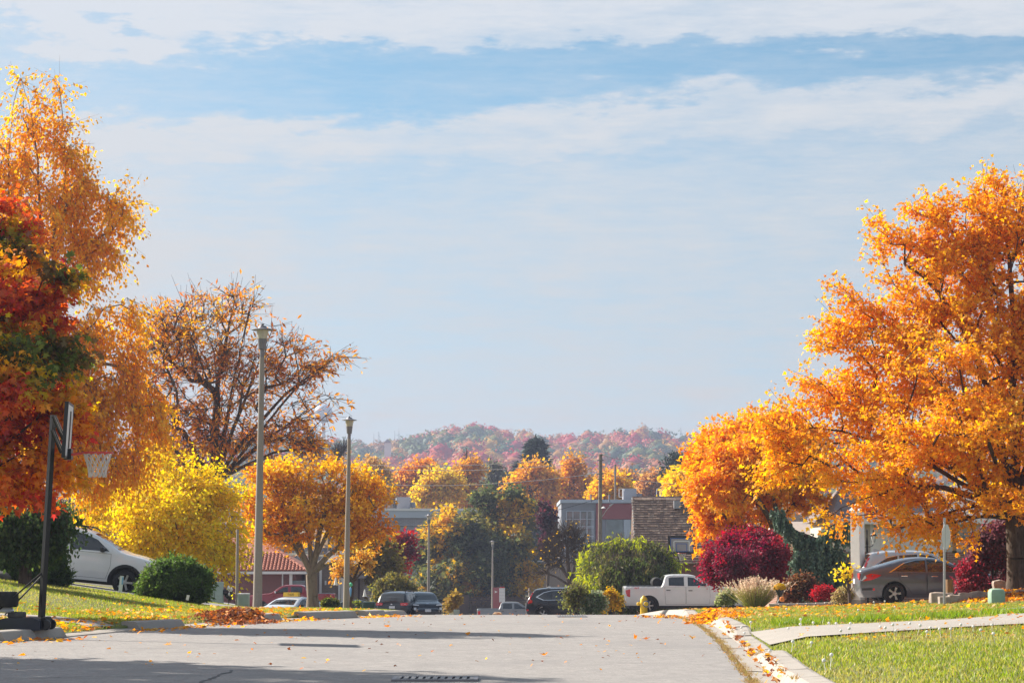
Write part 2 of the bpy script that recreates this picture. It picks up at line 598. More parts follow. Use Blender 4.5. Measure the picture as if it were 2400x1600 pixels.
M['brick_red'] = brickmat('brick_red', (.26, .065, .05), (.18, .045, .04), (.22, .16, .15))
M['brick_orange'] = brickmat('brick_orange', (.30, .13, .08), (.22, .09, .06), (.32, .26, .22))
M['brick_grey'] = brickmat('brick_grey', (.25, .24, .27), (.19, .185, .21), (.30, .30, .32), .45)
M['brick_tan'] = brickmat('brick_tan', (.22, .17, .14), (.17, .13, .11), (.26, .22, .2))

# ------------------------------------------------------------------ the setting: ground, road, kerbs, lawns, paths


def sheet(name, xs, ys, zf, mat, parent=None, smooth=True):
    """grid of rows; xs may be a function of y"""
    V, n = [], None
    for y in ys:
        row = xs(y) if callable(xs) else xs
        row = np.asarray(row, float)
        n = len(row)
        V.append(np.stack([row, np.full(n, y), zf(row, np.full(n, y))], 1))
    V = np.concatenate(V)
    r = len(ys)
    i, j = np.meshgrid(np.arange(r - 1), np.arange(n - 1), indexing='ij')
    a = (i * n + j).ravel()
    q = np.stack([a, a + 1, a + n + 1, a + n], 1)
    return npmesh(name, V, q.ravel(), np.arange(len(q)) * 4, mat, parent, smooth=smooth)


gx = np.concatenate([np.linspace(-1200, -80, 46), np.arange(-70, 71, 2.5), np.linspace(80, 1200, 46)])
gy = np.concatenate([np.array([-260, -180, -120]), np.arange(-80, 300, 2.5), np.arange(300, 2650, 22)])
tag(sheet('ground', gx, gy, lambda x, y: H(x, y) - .2, M['ground']), kind='structure')

ry = np.concatenate([np.arange(-60, 24, 4), np.arange(24, 90, .5), np.arange(90, 262, 2.5)])
road = sheet('road', lambda y: np.linspace(XL(y) - .05, XR(y) + .02, 24), ry, lambda x, y: prof(y), M['asphalt'])
tag(road, kind='structure')

offs = np.concatenate([[.26, .262, .36, .5, .8], np.arange(1.2, 14, .6), [16, 20, 26, 34, 46, 60]])
ly = np.concatenate([np.arange(-40, 20, 5), np.arange(20, 100, .7), np.arange(100, 200, 4)])


def bumpy(x, y):
    e = np.minimum(np.where(XL(y) > x, XL(y) - x, 9), np.where(x > XR(y) + GUT, x - XR(y) - GUT, 9))
    return np.where(e < .2605, prof(y) - .15, H(x, y)) + .012 * np.sin(x * 2.3 + y * 1.1) * np.sin(y * 1.7) - .012


tag(sheet('lawn', lambda y: XL(y) - offs[::-1], ly, bumpy, M['soil']), kind='structure')
tag(sheet('lawn', lambda y: XR(y) + GUT + offs, ly, bumpy, M['soil']), kind='structure')


def pip(poly, P):
    P = np.asarray(P, float)
    x, y = P[:, 0], P[:, 1]
    c = np.zeros(len(P), bool)
    n = len(poly)
    for i in range(n):
        x0, y0 = poly[i]
        x1, y1 = poly[(i + 1) % n]
        k = (y0 > y) != (y1 > y)
        with np.errstate(divide='ignore', invalid='ignore'):
            c ^= k & (x < (x1 - x0) * (y - y0) / (y1 - y0 + 1e-30) + x0)
    return c


def cdt(outer, holes, inner):
    """triangles of a polygon with holes and extra inner points"""
    vs, es = [], []
    for poly in [outer] + holes:
        n = len(vs)
        vs += [Vector((p[0], p[1])) for p in poly]
        es += [(n + i, n + (i + 1) % len(poly)) for i in range(len(poly))]
    vs += [Vector((p[0], p[1])) for p in inner]
    v, e, f, *_ = geometry.delaunay_2d_cdt(vs, es, [], 0, 1e-6, False)
    V = np.array([(p[0], p[1]) for p in v])
    T = np.array([t for t in f if len(t) == 3])
    C = V[T].mean(1)
    ok = pip(outer, C)
    for h in holes:
        ok &= ~pip(h, C)
    return V, T[ok]


def patch(name, poly, zoff, mat, step=.8, kind='structure', thick=0):
    poly = [(float(a), float(b)) for a, b in poly]
    dense = []
    for i in range(len(poly)):
        a, b = Vector(poly[i]), Vector(poly[(i + 1) % len(poly)])
        n = max(1, int((b - a).length / step))
        dense += [tuple(a + (b - a) * (k / n)) for k in range(n)]
    P = np.array(dense)
    lo, hi = P.min(0), P.max(0)
    g = np.array([(x, y) for x in np.arange(lo[0], hi[0], step) for y in np.arange(lo[1], hi[1], step)])
    g = g[pip(dense, g)] if len(g) else g
    V, T = cdt(dense, [], [tuple(p) for p in g])
    # wind upwards
    a, b, c = V[T[:, 0]], V[T[:, 1]], V[T[:, 2]]
    s = (b[:, 0] - a[:, 0]) * (c[:, 1] - a[:, 1]) - (b[:, 1] - a[:, 1]) * (c[:, 0] - a[:, 0])
    T[s < 0] = T[s < 0][:, ::-1]
    V3 = np.column_stack([V, H(V[:, 0], V[:, 1]) + zoff])
    o = npmesh(name, V3, T.ravel(), np.arange(len(T)) * 3, mat, smooth=True)
    return tag(o, kind=kind)


def pxpoly(pts):
    return [(hit(a, b).x, hit(a, b).y) for a, b in pts]


sidewalk = [(XR(33.6) + .6, 33.6), (6.5, 36.6), (8.6, 38.3), (11.5, 38.4), (15, 38.6), (22, 39), (22, 47.5), (15, 46.6), (11.5, 45.4), (9.2, 43.6), (7.3, 41.0), (XR(38.2) + .6, 38.6)]
patch('sidewalk', sidewalk, .022, M['concrete'])
drive_near = [(8.4, 41.8), (11.5, 44.4), (15, 45.5), (22, 46.4), (22, 62), (13.5, 57), (9.6, 48.5)]
patch('driveway', drive_near, .014, M['concrete'])
drive_sedan = [(8.6, 72.5), (22, 71), (26, 86), (9.2, 88)]
patch('driveway', drive_sedan, .02, M['concrete'])
drive_truck = [(XR(110) + .5, 106), (16, 108), (16, 128), (XR(128) + .5, 130)]
patch('driveway', drive_truck, .02, M['concrete'])
path_l = [(-10.6, 47.5), (-9.5, 46.9), (-8.5, 45.6), (-7.6, 43.6), (-6.95, 42.6), (-7.25, 41.4), (-8.3, 43.2), (-9.5, 44.7), (-10.8, 45.0)]
patch('path', path_l, .015, M['concrete'], .5)
drive_suv = [(-25, 66.5), (-8.2, 66.5), (-7.0, 62), (-6.0, 62), (-6.5, 74.5), (-25, 74.5)]
patch('driveway', drive_suv, .012, M['asphalt'])
drive_taxi = [(-26, 112), (-9, 112), (-10.5, 172), (-26, 172)]
patch('driveway', drive_taxi, .02, M['asphalt'], 1.6)


def kerb_run(root, segs, edge, side, pan):
    """side +1: kerb lies at larger x. segs: (d0, d1, h0, h1); every piece about 1.5 m is a stone of its own"""
    for d0, d1, h0, h1 in segs:
        n = max(1, round((d1 - d0) / 1.55))
        for k in range(n):
            m = MB()
            a, b = d0 + (d1 - d0) * k / n + .008, d0 + (d1 - d0) * (k + 1) / n - .008
            cs = []
            for y, h in ((a, h0 + (h1 - h0) * k / n), ((a + b) / 2, h0 + (h1 - h0) * (k + .5) / n), (b, h0 + (h1 - h0) * (k + 1) / n)):
                x = float(edge(y)) + side * pan
                z = Hf(float(edge(y)) - side * .5, y)
                jit = random.uniform(-.006, .006)
                prof_ = [(0, -.1), (0, .015), (.075, h * .9), (.10, h), (KERB - .05, h + .012 + jit), (KERB, h), (KERB, -.1)]
                cs.append([(x + side * u, y, z + w) for u, w in prof_])
            vs = [p for c in cs for p in c]
            q = len(prof_)
            fs = []
            for r in range(2):
                for i in range(q):
                    j = (i + 1) % q
                    fs.append((r * q + i, r * q + j, (r + 1) * q + j, (r + 1) * q + i))
            fs += [tuple(range(q)), tuple(range(3 * q - 1, 2 * q - 1, -1))]
            m.add(vs, fs).build('kerb_stone', M['kerbstone'], root)


def struct_root(name):
    o = bpy.data.objects.new(name, None)
    COL.objects.link(o)
    return tag(o, kind='structure')


random.seed(4)
kr = struct_root('kerb')
kerb_run(kr, [(14, 27.8, .14, .14), (27.8, 29.6, .14, .14), (29.6, 31.2, .13, .04), (31.2, 38.2, .035, .035), (38.2, 39.5, .05, .14), (39.5, 46.6, .15, .15), (46.6, 48, .15, .04),
              (48, 58.5, .035, .035), (58.5, 60.5, .04, .14), (60.5, 64, .15, .15), (64, 104, .14, .14), (104, 128, .03, .03)], XR, 1, GUT)
kl = struct_root('kerb')
kerb_run(kl, [(16, 36.4, .03, .03), (36.45, 38.9, .16, .16), (38.9, 42.8, .03, .03), (42.85, 44.7, .15, .15), (44.7, 49.5, .03, .03), (49.55, 51.3, .15, .15), (51.3, 52.7, .03, .03),
              (52.75, 55.9, .16, .16), (55.9, 57.3, .03, .03), (57.35, 60.2, .15, .15), (60.2, 100, .12, .12)], XL, -1, .02)
# gutter pan along the kerb, poured in lengths with open joints
gut = struct_root('gutter')
g0 = 14.0
while g0 < 66:
    g1 = g0 + random.uniform(1.9, 2.3)
    tip = random.uniform(-.004, .004)
    sheet('gutter_slab', lambda y: np.linspace(XR(y) + .03, XR(y) + GUT - .003, 3), np.linspace(g0 + .012, g1 - .012, 5),
          lambda x, y: prof(y) + .006 + tip + .012 * (1 - (x - XR(y)) / GUT), M['concrete'], gut)
    g0 = g1


def strip(name, pts, w, zoff, mat, parent=None):
    m = MB()
    P = [Vector((p[0], p[1])) for p in pts]
    vs = []
    for i, p in enumerate(P):
        a, b = P[max(0, i - 1)], P[min(len(P) - 1, i + 1)]
        t = (b - a).normalized()
        nn = Vector((-t.y, t.x)) * w * .5 * random.uniform(.5, 1.3)
        for s_ in (1, -1):
            q = p + nn * s_
            vs.append((q.x, q.y, Hf(q.x, q.y) + zoff))
    fs = [(2 * i, 2 * i + 1, 2 * i + 3, 2 * i + 2) for i in range(len(P) - 1)]
    return m.add(vs, fs).build(name, mat, parent)


def wander(a, b, n, amp):
    a, b = Vector(a), Vector(b)
    return [a + (b - a) * (i / n) + Vector((random.uniform(-amp, amp), random.uniform(-amp, amp))) for i in range(n + 1)]


M['tar'] = solid('tar', (.10, .10, .105), .9)
M['dark_joint'] = solid('joint', (.05, .045, .04), .95)
for a, b, n, amp, w in (((470, 1600), (548, 1570), 14, .03, .035), ((548, 1570), (700, 1573), 10, .03, .02), ((0, 1590), (480, 1582), 24, .06, .03), ((640, 1478), (1700, 1490), 40, .05, .03),
                        ((300, 1520), (1150, 1512), 30, .08, .02), ((1200, 1547), (1700, 1560), 20, .06, .018)):
    pa, pb = hit(*a), hit(*b)
    strip('crack', wander(pa.xy, pb.xy, n, amp), w, .005, M['tar'], road)

# ------------------------------------------------------------------ leaves, blades and litter

UP = np.array([0, 0, 1.0])


def norm(v):
    return v / (np.linalg.norm(v, axis=-1, keepdims=True) + 1e-9)


TPL = {  # outline in (across, along), then height
    'maple': np.array([(0, 0, 0), (.40, .04, .02), (.22, .30, .05), (.52, .62, -.06), (.17, .60, .05), (0, 1.05, -.10), (-.17, .60, .05), (-.52, .62, -.06), (-.22, .30, .05), (-.40, .04, .02)]),
    'lobe': np.array([(0, 0, 0), (.48, .35, -.05), (.20, .55, .05), (0, 1.05, -.08), (-.20, .55, .05), (-.48, .35, -.05)]),
    'kite': np.array([(0, 0, 0), (.34, .45, .06), (0, 1, -.04), (-.34, .45, .06)]),
    'narrow': np.array([(0, 0, 0), (.15, .5, .03), (0, 1, -.05), (-.15, .5, .03)]),
    'needle': np.array([(.05, 0, 0), (.035, 1, -.05), (-.035, 1, -.05), (-.05, 0, 0)]),
    'spray': np.array([(0, 0, 0), (.30, .45, .08), (.12, .5, 0), (0, 1, .05), (-.14, .55, .02), (-.30, .35, .08)]),
    'clump': np.array([(-.3, -.1, .05), (.35, -.05, -.1), (.55, .5, .1), (.1, 1.0, -.1), (-.5, .65, .1)]),
}


def leaves(name, pos, axis, nrm_, size, cols, tpl, mat, parent=None, kind='stuff', rng=None):
    T = TPL[tpl]
    n, m = len(pos), len(T)
    A = norm(axis)
    N = norm(nrm_ - A * (nrm_ * A).sum(1, keepdims=True))
    B = np.cross(A, N)
    sz = np.asarray(size).reshape(-1, 1, 1) * np.ones((n, 1, 1))
    V = pos[:, None, :] + sz * (B[:, None, :] * T[None, :, 0:1] + A[:, None, :] * T[None, :, 1:2] + N[:, None, :] * T[None, :, 2:3])
    C = np.repeat(cols, m, 0)
    o = npmesh(name, V.reshape(-1, 3), np.arange(n * m), np.arange(n) * m, mat, parent, C)
    if kind:
        o["kind"] = kind
    return o


def pick(rng, pal, n):
    cols = np.array([p[:3] for p in pal])
    w = np.array([p[3] if len(p) > 3 else 1.0 for p in pal])
    return cols[rng.choice(len(pal), n, p=w / w.sum())]


def vary(rng, c, amt=.18):
    n = len(c)
    c = c * (1 + rng.uniform(-amt, amt, (n, 1))) * (1 + rng.uniform(-amt * .4, amt * .4, (n, 3)))
    return np.clip(c, 0, .95)


def litter(name, P, size, pal, seed, kind='stuff', label=None, cat=None, lift=.03, tilt=.5):
    rng = np.random.default_rng(seed)
    n = len(P)
    P = P.copy()
    P[:, 2] += rng.uniform(.004, lift, n)
    ax = np.column_stack([rng.normal(size=(n, 2)), rng.normal(0, .25, n)])
    nr = np.column_stack([rng.normal(0, tilt, (n, 2)), np.ones(n)])
    o = leaves(name, P, ax, nr, rng.uniform(.7, 1.25, n) * size, vary(rng, pick(rng, pal, n), .3), 'lobe', M['leaf'], None, kind)
    return tag(o, label, cat)


def tubes(name, P, Q, rp, rq, k, mat, parent):
    P, Q = np.asarray(P, float), np.asarray(Q, float)
    D = norm(Q - P)
    ref = np.where(np.abs(D[:, 2:3]) < .85, np.array([[0, 0, 1.0]]), np.array([[1.0, 0, 0]]))
    U = norm(np.cross(D, ref))
    W = np.cross(D, U)
    a = np.arange(k) * 2 * np.pi / k
    ca, sa = np.cos(a)[None, :, None], np.sin(a)[None, :, None]
    R = U[:, None, :] * ca + W[:, None, :] * sa
    V = np.concatenate([P[:, None] + R * np.asarray(rp).reshape(-1, 1, 1), Q[:, None] + R * np.asarray(rq).reshape(-1, 1, 1)], 1)
    n = len(P)
    i = np.arange(k)
    quad = np.stack([i, i + k, (i + 1) % k + k, (i + 1) % k], 1)
    L = (quad[None] + (np.arange(n) * 2 * k)[:, None, None]).reshape(-1)
    return V.reshape(-1, 3), L


def tubemesh(name, groups, mat, parent):
    Vs, Ls, Ss, off = [], [], [], 0
    for P, Q, rp, rq, k in groups:
        if len(P) == 0:
            continue
        V, L = tubes(name, P, Q, rp, rq, k, mat, parent)
        Vs.append(V)
        Ls.append(L + off)
        off += len(V)
    L = np.concatenate(Ls)
    return npmesh(name, np.concatenate(Vs), L, np.arange(len(L) // 4) * 4, mat, parent, smooth=True)


OR = [(.90, .45, .035, 3), (.86, .34, .025, 2.0), (.92, .54, .055, 2.2), (.68, .23, .02, 1.0)]
YE = [(.94, .70, .035, 3), (.94, .68, .05, 2), (.84, .74, .06, 1.0), (.94, .58, .035, 1.2)]
RUST = [(.62, .20, .035, 2), (.74, .30, .035, 2), (.46, .13, .03, 1.4), (.82, .44, .04, .9)]
RED = [(.56, .04, .04, 2), (.62, .11, .06, 1.5), (.40, .03, .04, 1)]
CRIM = [(.24, .018, .045, 3), (.16, .018, .05, 2), (.50, .02, .045, 1.6), (.34, .09, .11, .9)]
GRN = [(.09, .13, .03, 2), (.07, .10, .03, 2), (.15, .17, .04, 1)]
DGRN = [(.06, .10, .028, 2), (.085, .13, .035, 2), (.045, .08, .025, 1.2), (.15, .19, .05, .7)]
TAN = [(.62, .40, .14, 2), (.70, .44, .14, 2), (.52, .34, .15, 1)]


def tree(name, label, cat, px, py, d, blobs, fork, natt=300, tw=5, twl=.8, lv=10, leaf='kite', ls=.14, pals=(OR,), droop=.0, tr=.2, bark='bark',
         spread=.10, shell=.45, seed=1, group=None, patch_=1.6, colf=None, depth=.85, parts=('trunk', 'crown'), spikes=.0, vertical=.35, lmat='leaf', minr=.006, node=.8, stems=1, hang=0, bend=.25, flat=1.0):
    rng = np.random.default_rng(seed)
    s = d / F
    base = at(px, py, d)
    root = thing(name, label, cat, base, group=group)
    b0 = np.array(base)
    Bc, Br = [], []
    for b in blobs:
        c = at(b[0], b[1], d)
        off = b[4] if len(b) > 4 else 0
        Bc.append(np.array(c) - b0 + np.array([0, off, 0]))
        Br.append((b[2] * s, depth * max(b[2], b[3] * .8) * s, b[3] * s))
    Bc, Br = np.array(Bc), np.array(Br)
    if not hang:
        Br = np.maximum(Br * .4, Br - .55 * twl)
    wgt = (Br[:, 0] * Br[:, 2])**.9 * Br[:, 1]**.4
    wgt /= wgt.sum()
    k = rng.choice(len(blobs), natt, p=wgt)
    u = norm(rng.normal(size=(natt, 3)))
    rr = rng.uniform(0, 1, natt)**(1 / (3 + 5 * shell))
    A = Bc[k] + u * rr[:, None] * Br[k]
    A = A[A[:, 2] > .15]
    fk = np.array(at(fork[0], fork[1], d)) - b0
    cen = (Bc * wgt[:, None]).sum(0)
    # trunk and limbs: every tip is joined to the nearest good place of what has grown so far
    nodes = []
    par = []
    trunkn = max(2, int(fk[2] / .5))
    for i in range(trunkn + 1):
        t = i / trunkn
        nodes.append(fk * np.array([t**1.3, t**1.3, t]) + np.array([0, 0, -.25 if i == 0 else 0]) + (rng.normal(0, .012, 3) if 0 < i < trunkn else 0))
        par.append(i - 1)
    fi = trunkn
    top = Bc[np.argmax(Bc[:, 2])].copy()
    leaders = [top] + [Bc[i] for i in rng.permutation(len(Bc))[:stems]]
    order = np.argsort(np.linalg.norm(A - fk, axis=1))
    targets = [(t_, True) for t_ in leaders] + [(A[i], False) for i in order]
    tips = []
    cap = 40000
    NA = np.zeros((cap, 3))
    ND = np.zeros(cap)
    nn = len(nodes)
    NA[:nn] = nodes
    for tgt, lead in targets:
        if lead:
            j = fi
        else:
            dv = NA[:nn] - tgt
            dist = np.linalg.norm(dv, axis=1)
            dfk = np.linalg.norm(NA[:nn] - fk, axis=1)
            # prefer to leave outward and upward, from fairly thick places
            cost = dist * (1 + .35 * np.clip(-dv[:, 2] / (dist + 1e-6) * -1, -.6, 1)) + .22 * dfk + .18 * ND[:nn]
            cost[:max(1, fi - 1)] += 50
            j = int(np.argmin(cost))
        p0 = NA[j].copy()
        L = np.linalg.norm(tgt - p0)
        st = max(1, int(L / node))
        mid = (p0 + tgt) / 2 + np.array([0, 0, (bend if droop < .5 else .25) * L * (1 if lead else .6)]) * (.5 if hang else 1) + rng.normal(0, .06 * L, 3)
        prev = j
        for q in range(1, st + 1):
            t = q / st
            pt = (1 - t)**2 * p0 + 2 * t * (1 - t) * mid + t * t * tgt
            if q < st:
                pt = pt + rng.normal(0, .03, 3)
            NA[nn] = pt
            ND[nn] = ND[prev] + 1.0 * node * .3
            par.append(prev)
            prev = nn
            nn += 1
        if not lead:
            tips.append(prev)
    par = np.array(par)
    cnt = np.zeros(nn)
    cnt[tips] = 1
    for i in range(nn - 1, 0, -1):
        cnt[par[i]] += cnt[i]
    cnt = np.maximum(cnt, .6)
    r = np.maximum(tr * (cnt / cnt[0])**.46, minr * 1.6)
    ids = np.arange(1, nn)
    P, Q = NA[par[ids]], NA[ids]
    rq = r[ids]
    rp = np.minimum(r[par[ids]], rq * 1.35)
    rp[:trunkn] = r[par[ids]][:trunkn]
    if trunkn:
        rp[0] = tr * 1.35
    big, sm_ = rq > .05, rq <= max(.02, minr * 2.2)
    md = ~big & ~sm_
    groups = [(P[w_], Q[w_], rp[w_], rq[w_], k_) for w_, k_ in ((big, 8), (md, 4), (sm_, 3))]
    # twigs at every tip
    tips = np.array(tips)
    nt_ = len(tips)
    tp = np.repeat(NA[tips], tw, 0)
    bdir = norm(np.repeat(NA[tips] - NA[par[tips]], tw, 0))
    outw = norm(tp - (cen - np.array([0, 0, .3])))
    td = norm(outw * .55 + bdir * .5 + rng.normal(0, .55, (nt_ * tw, 3)) + np.array([0, 0, -2.2 * droop + .12]))
    td = norm(td * np.array([1, 1, flat]))
    tl = twl * rng.uniform(.5, 1.25, nt_ * tw)
    if hang:
        td = norm(rng.normal(0, .10, (nt_ * tw, 3)) + np.array([0, 0, -1.0]) + outw * np.array([.12, .12, 0]))
        tl = hang * rng.uniform(.35, 1.1, nt_ * tw)
        tp = tp + rng.normal(0, .22, tp.shape) * np.array([1, 1, .5])
        tl = np.minimum(tl, np.maximum(tp[:, 2] - .05, .1))
    te = tp + td * tl[:, None]
    if droop and not hang:
        te = te - np.array([0, 0, 1]) * (droop * .3 * tl)[:, None]
    groups.append((tp, te, np.full(len(tp), minr), np.full(len(tp), minr * .5), 3))
    if spikes:
        ks = rng.choice(nt_, max(1, int(nt_ * spikes)), replace=False)
        sp = NA[tips[ks]]
        o_ = norm(sp - cen)
        se = sp + norm(o_ + np.array([0, 0, .55]) + rng.normal(0, .2, o_.shape)) * (twl * rng.uniform(.7, 1.5, (len(ks), 1)))
        groups.append((sp, se, np.full(len(ks), minr), np.full(len(ks), minr * .4), 3))
    tubemesh(parts[0], groups, M[bark], root)
    if lv <= 0:
        return root
    n = nt_ * tw * lv if lv >= 1 else int(nt_ * tw * lv)
    if lv >= 1:
        ti = np.repeat(np.arange(nt_ * tw), lv)
    else:
        ti = rng.choice(nt_ * tw, n)
    t = rng.uniform(.12, 1.08, n)[:, None]
    pos = tp[ti] + (te - tp)[ti] * t + rng.normal(0, spread, (n, 3))
    if droop and not hang:
        pos[:, 2] -= (droop * .25 * (tl[ti]) * (t[:, 0]**2))
    ax = norm(td[ti] * .5 + rng.normal(0, .55, (n, 3)) + np.array([0, 0, -.35 - .9 * droop]))
    nr = norm(np.array([0, 0, vertical]) + rng.normal(0, .6, (n, 3)) + norm(pos - cen) * .35)
    # colours: each cluster leans to one palette, palettes run in patches through the crown
    tipi = ti // tw
    if colf is not None:
        pid = colf(A_world=NA[tips] + b0, rng=rng, rel=(NA[tips] - cen))
    else:
        ph = rng.uniform(0, 6, 6)
        f = NA[tips] / patch_
        v = np.sin(f[:, 0] * 2.1 + ph[0] + np.sin(f[:, 2] * 1.3 + ph[3])) + np.sin(f[:, 1] * 1.7 + ph[1]) + np.sin(f[:, 2] * 2.4 + ph[2]) + rng.normal(0, .35, nt_)
        pid = np.clip(((v + 2.2) / 4.4 * len(pals)).astype(int), 0, len(pals) - 1)
    cc = np.zeros((n, 3))
    for q, pal in enumerate(pals):
        sel = pid[tipi] == q
        if sel.any():
            tone = pick(rng, pal, nt_)[tipi][sel]
            cc[sel] = .5 * tone + .5 * pick(rng, pal, int(sel.sum()))
    cc = vary(rng, cc, .2)
    leaves(parts[1], pos, ax, nr, ls * rng.uniform(.65, 1.25, n), cc, leaf, M[lmat], root)
    return root


def blades(name, P, h, w, pal, seed, lean=.35, mat='grass', parent=None, kind='stuff', dirs=None, patch_=False):
    rng = np.random.default_rng(seed)
    n = len(P)
    hh = h * rng.uniform(.5, 1.3, n)
    a = rng.uniform(0, 2 * np.pi, n)
    side = np.column_stack([np.cos(a), np.sin(a), np.zeros(n)])
    ln = rng.normal(0, lean, (n, 2)) if dirs is None else dirs
    top = P + np.column_stack([ln * hh[:, None], hh])
    midp = P + np.column_stack([ln * hh[:, None] * .35, hh * .6])
    ww = (w * rng.uniform(.7, 1.3, n))[:, None]
    V = np.stack([P - side * ww, P + side * ww, top], 1)
    L = np.arange(n * 3)
    c0 = pick(rng, pal, n)
    if patch_:
        f = np.sin(P[:, 0] * 1.1 + P[:, 1] * .45 + 1.5 * np.sin(P[:, 1] * .37)) + np.sin(P[:, 0] * .47 - P[:, 1] * .8) + rng.normal(0, .5, n)
        k = np.clip((f - .3) * .5, 0, .6)[:, None]
        c0 = c0 * (1 - k) + np.array([[.50, .42, .14]]) * k
        hh = hh * (1 - .35 * k[:, 0])
        top = P + np.column_stack([ln * hh[:, None], hh])
        midp = P + np.column_stack([ln * hh[:, None] * .35, hh * .6])
        V = np.stack([P - side * ww, P + side * ww, top], 1)
    c = np.repeat(vary(rng, c0, .25), 3, 0)
    o = npmesh(name, V.reshape(-1, 3), L, np.arange(n) * 3, M[mat], parent, c)
    if kind:
        o["kind"] = kind
    return o


def onground(x, y, dz=0.0):
    return np.column_stack([x, y, H(x, y) + dz])


def infrustum(x, y, m=1.0):
    return np.abs(x) < .2125 * y + m


GR = [(.29, .34, .05, 3), (.36, .37, .07, 2), (.46, .41, .14, 1.4), (.22, .30, .035, 2)]
GRL = [(.31, .36, .045, 3), (.38, .36, .08, 2), (.23, .32, .035, 2), (.44, .37, .13, .8)]
GRB = [(.22, .32, .025, 3), (.28, .35, .04, 2), (.16, .25, .025, 1)]
STRAW = [(.42, .29, .13, 2), (.34, .22, .09, 2), (.30, .27, .08, 1), (.24, .14, .06, 1)]


def lawn_points(side, n, y0, y1, seed, wmax=12):
    rng = np.random.default_rng(seed)
    y = y0 * (y1 / y0)**rng.uniform(0, 1, n)
    if side > 0:
        x = XR(y) + GUT + KERB - .03 + wmax * rng.uniform(0, 1, n)
    else:
        x = XL(y) - .34 - wmax * rng.uniform(0, 1, n)
    ok = infrustum(x, y, 1.2)
    P = np.column_stack([x, y])[ok]
    for poly in (sidewalk, drive_near, drive_sedan, drive_truck, path_l, drive_suv):
        P = P[~pip(poly, P)]
    return P


p = lawn_points(1, 170000, 18.5, 74, 1, 13)
blades('grass', onground(p[:, 0], p[:, 1], -.01), .045, .010, GR, 1, patch_=True)
p = lawn_points(-1, 130000, 33, 80, 2, 12)
blades('grass', onground(p[:, 0], p[:, 1], -.01), .05, .011, GRL, 2, patch_=True)
# lusher tufts along the far edge of the footpath
rng = np.random.default_rng(5)
t = rng.uniform(0, 1, 5200)
cx_ = 4.4 + t * 5.4
cy2 = np.interp(cx_, [4.4, 7.5, 9.8], [40.2, 42.4, 45.2]) + np.abs(rng.normal(0, .8, 5200)) + .35 * np.sin(t * 40) * rng.uniform(0, 1, 5200)
keep = np.sin(t * 23) + rng.normal(0, .6, 5200) > -.35
blades('grass', onground(cx_[keep], cy2[keep], -.01), .12, .012, GRB, 6, .45)
# dry weeds in the joint between asphalt and gutter
y = 24 * (60 / 24)**rng.uniform(0, 1, 9000)
y = y[(np.sin(y * 2.1) + np.sin(y * 5.3) + rng.normal(0, .7, len(y))) > -.5]
x = XR(y) + .015 + rng.normal(0, .035, len(y))
blades('weeds', onground(x, y, 0), .035, .006, STRAW, 8, .8)
y = 22 * (40 / 22)**rng.uniform(0, 1, 1600)
x = XR(y) + GUT + .05 + rng.normal(0, .03, len(y))
keep = np.abs(np.sin(y * 2.02)) < .22
blades('weeds', onground(x[keep], y[keep], .0), .05, .006, STRAW, 9, .8)

# ------------------------------------------------------------------ buildings


def quadbox(m, p0, p1, z0, z1, depth):
    """wall slab from plan point p0 to p1"""
    a, b = Vector(p0), Vector(p1)
    t = (b - a).normalized()
    nn = Vector((-t.y, t.x)) * depth
    vs = [(a.x, a.y, z0), (b.x, b.y, z0), (b.x + nn.x, b.y + nn.y, z0), (a.x + nn.x, a.y + nn.y, z0)]
    vs += [(x, y, z1) for x, y, _ in vs]
    return m.add(vs, [(3, 2, 1, 0), (4, 5, 6, 7), (0, 1, 5, 4), (1, 2, 6, 5), (2, 3, 7, 6), (3, 0, 4, 7)])


def pxb(m, x0, y0, x1, y1, d, depth, org):
    """box whose front face covers the photo rectangle at distance d"""
    a, b = at(x0, y1, d) - org, at(x1, y0, d) - org
    return m.box(((a.x + b.x) / 2, a.y + depth / 2, (a.z + b.z) / 2), (b.x - a.x, depth, b.z - a.z))


# grey school block
d = 330
org = at(960, 1440, d)
org.z = Hf(org.x, d)
b = thing('school_building', 'low grey brick school wing with pale fascia and flat roof', 'building', org)
pxb(MB(), 872, 1213, 1190, 1470, d, 24, org).build('wall', M['brick_grey'], b)
pxb(MB(), 868, 1196, 1194, 1213, d - .35, 24.7, org).build('fascia', M['school_blue'], b)
pxb(MB(), 866, 1191, 1196, 1196, d - .5, 25, org).build('roof_cap', M['white_paint'], b)
hv = pxb(MB(), 930, 1164, 960, 1191, d + 6, 3.6, org).build('air_handler', M['hvac'], b)
pxb(MB(), 921, 1168, 929.5, 1190, d + 6.5, 2.4, org).build('coil_frame', M['wire'], hv)
pxb(MB(), 927, 1166, 929.8, 1178, d + 5.8, .3, org).build('duct', M['white_paint'], hv)
pxb(MB(), 960.5, 1176, 972, 1189, d + 8, 2.4, org).build('side_unit', M['hvac'], hv)

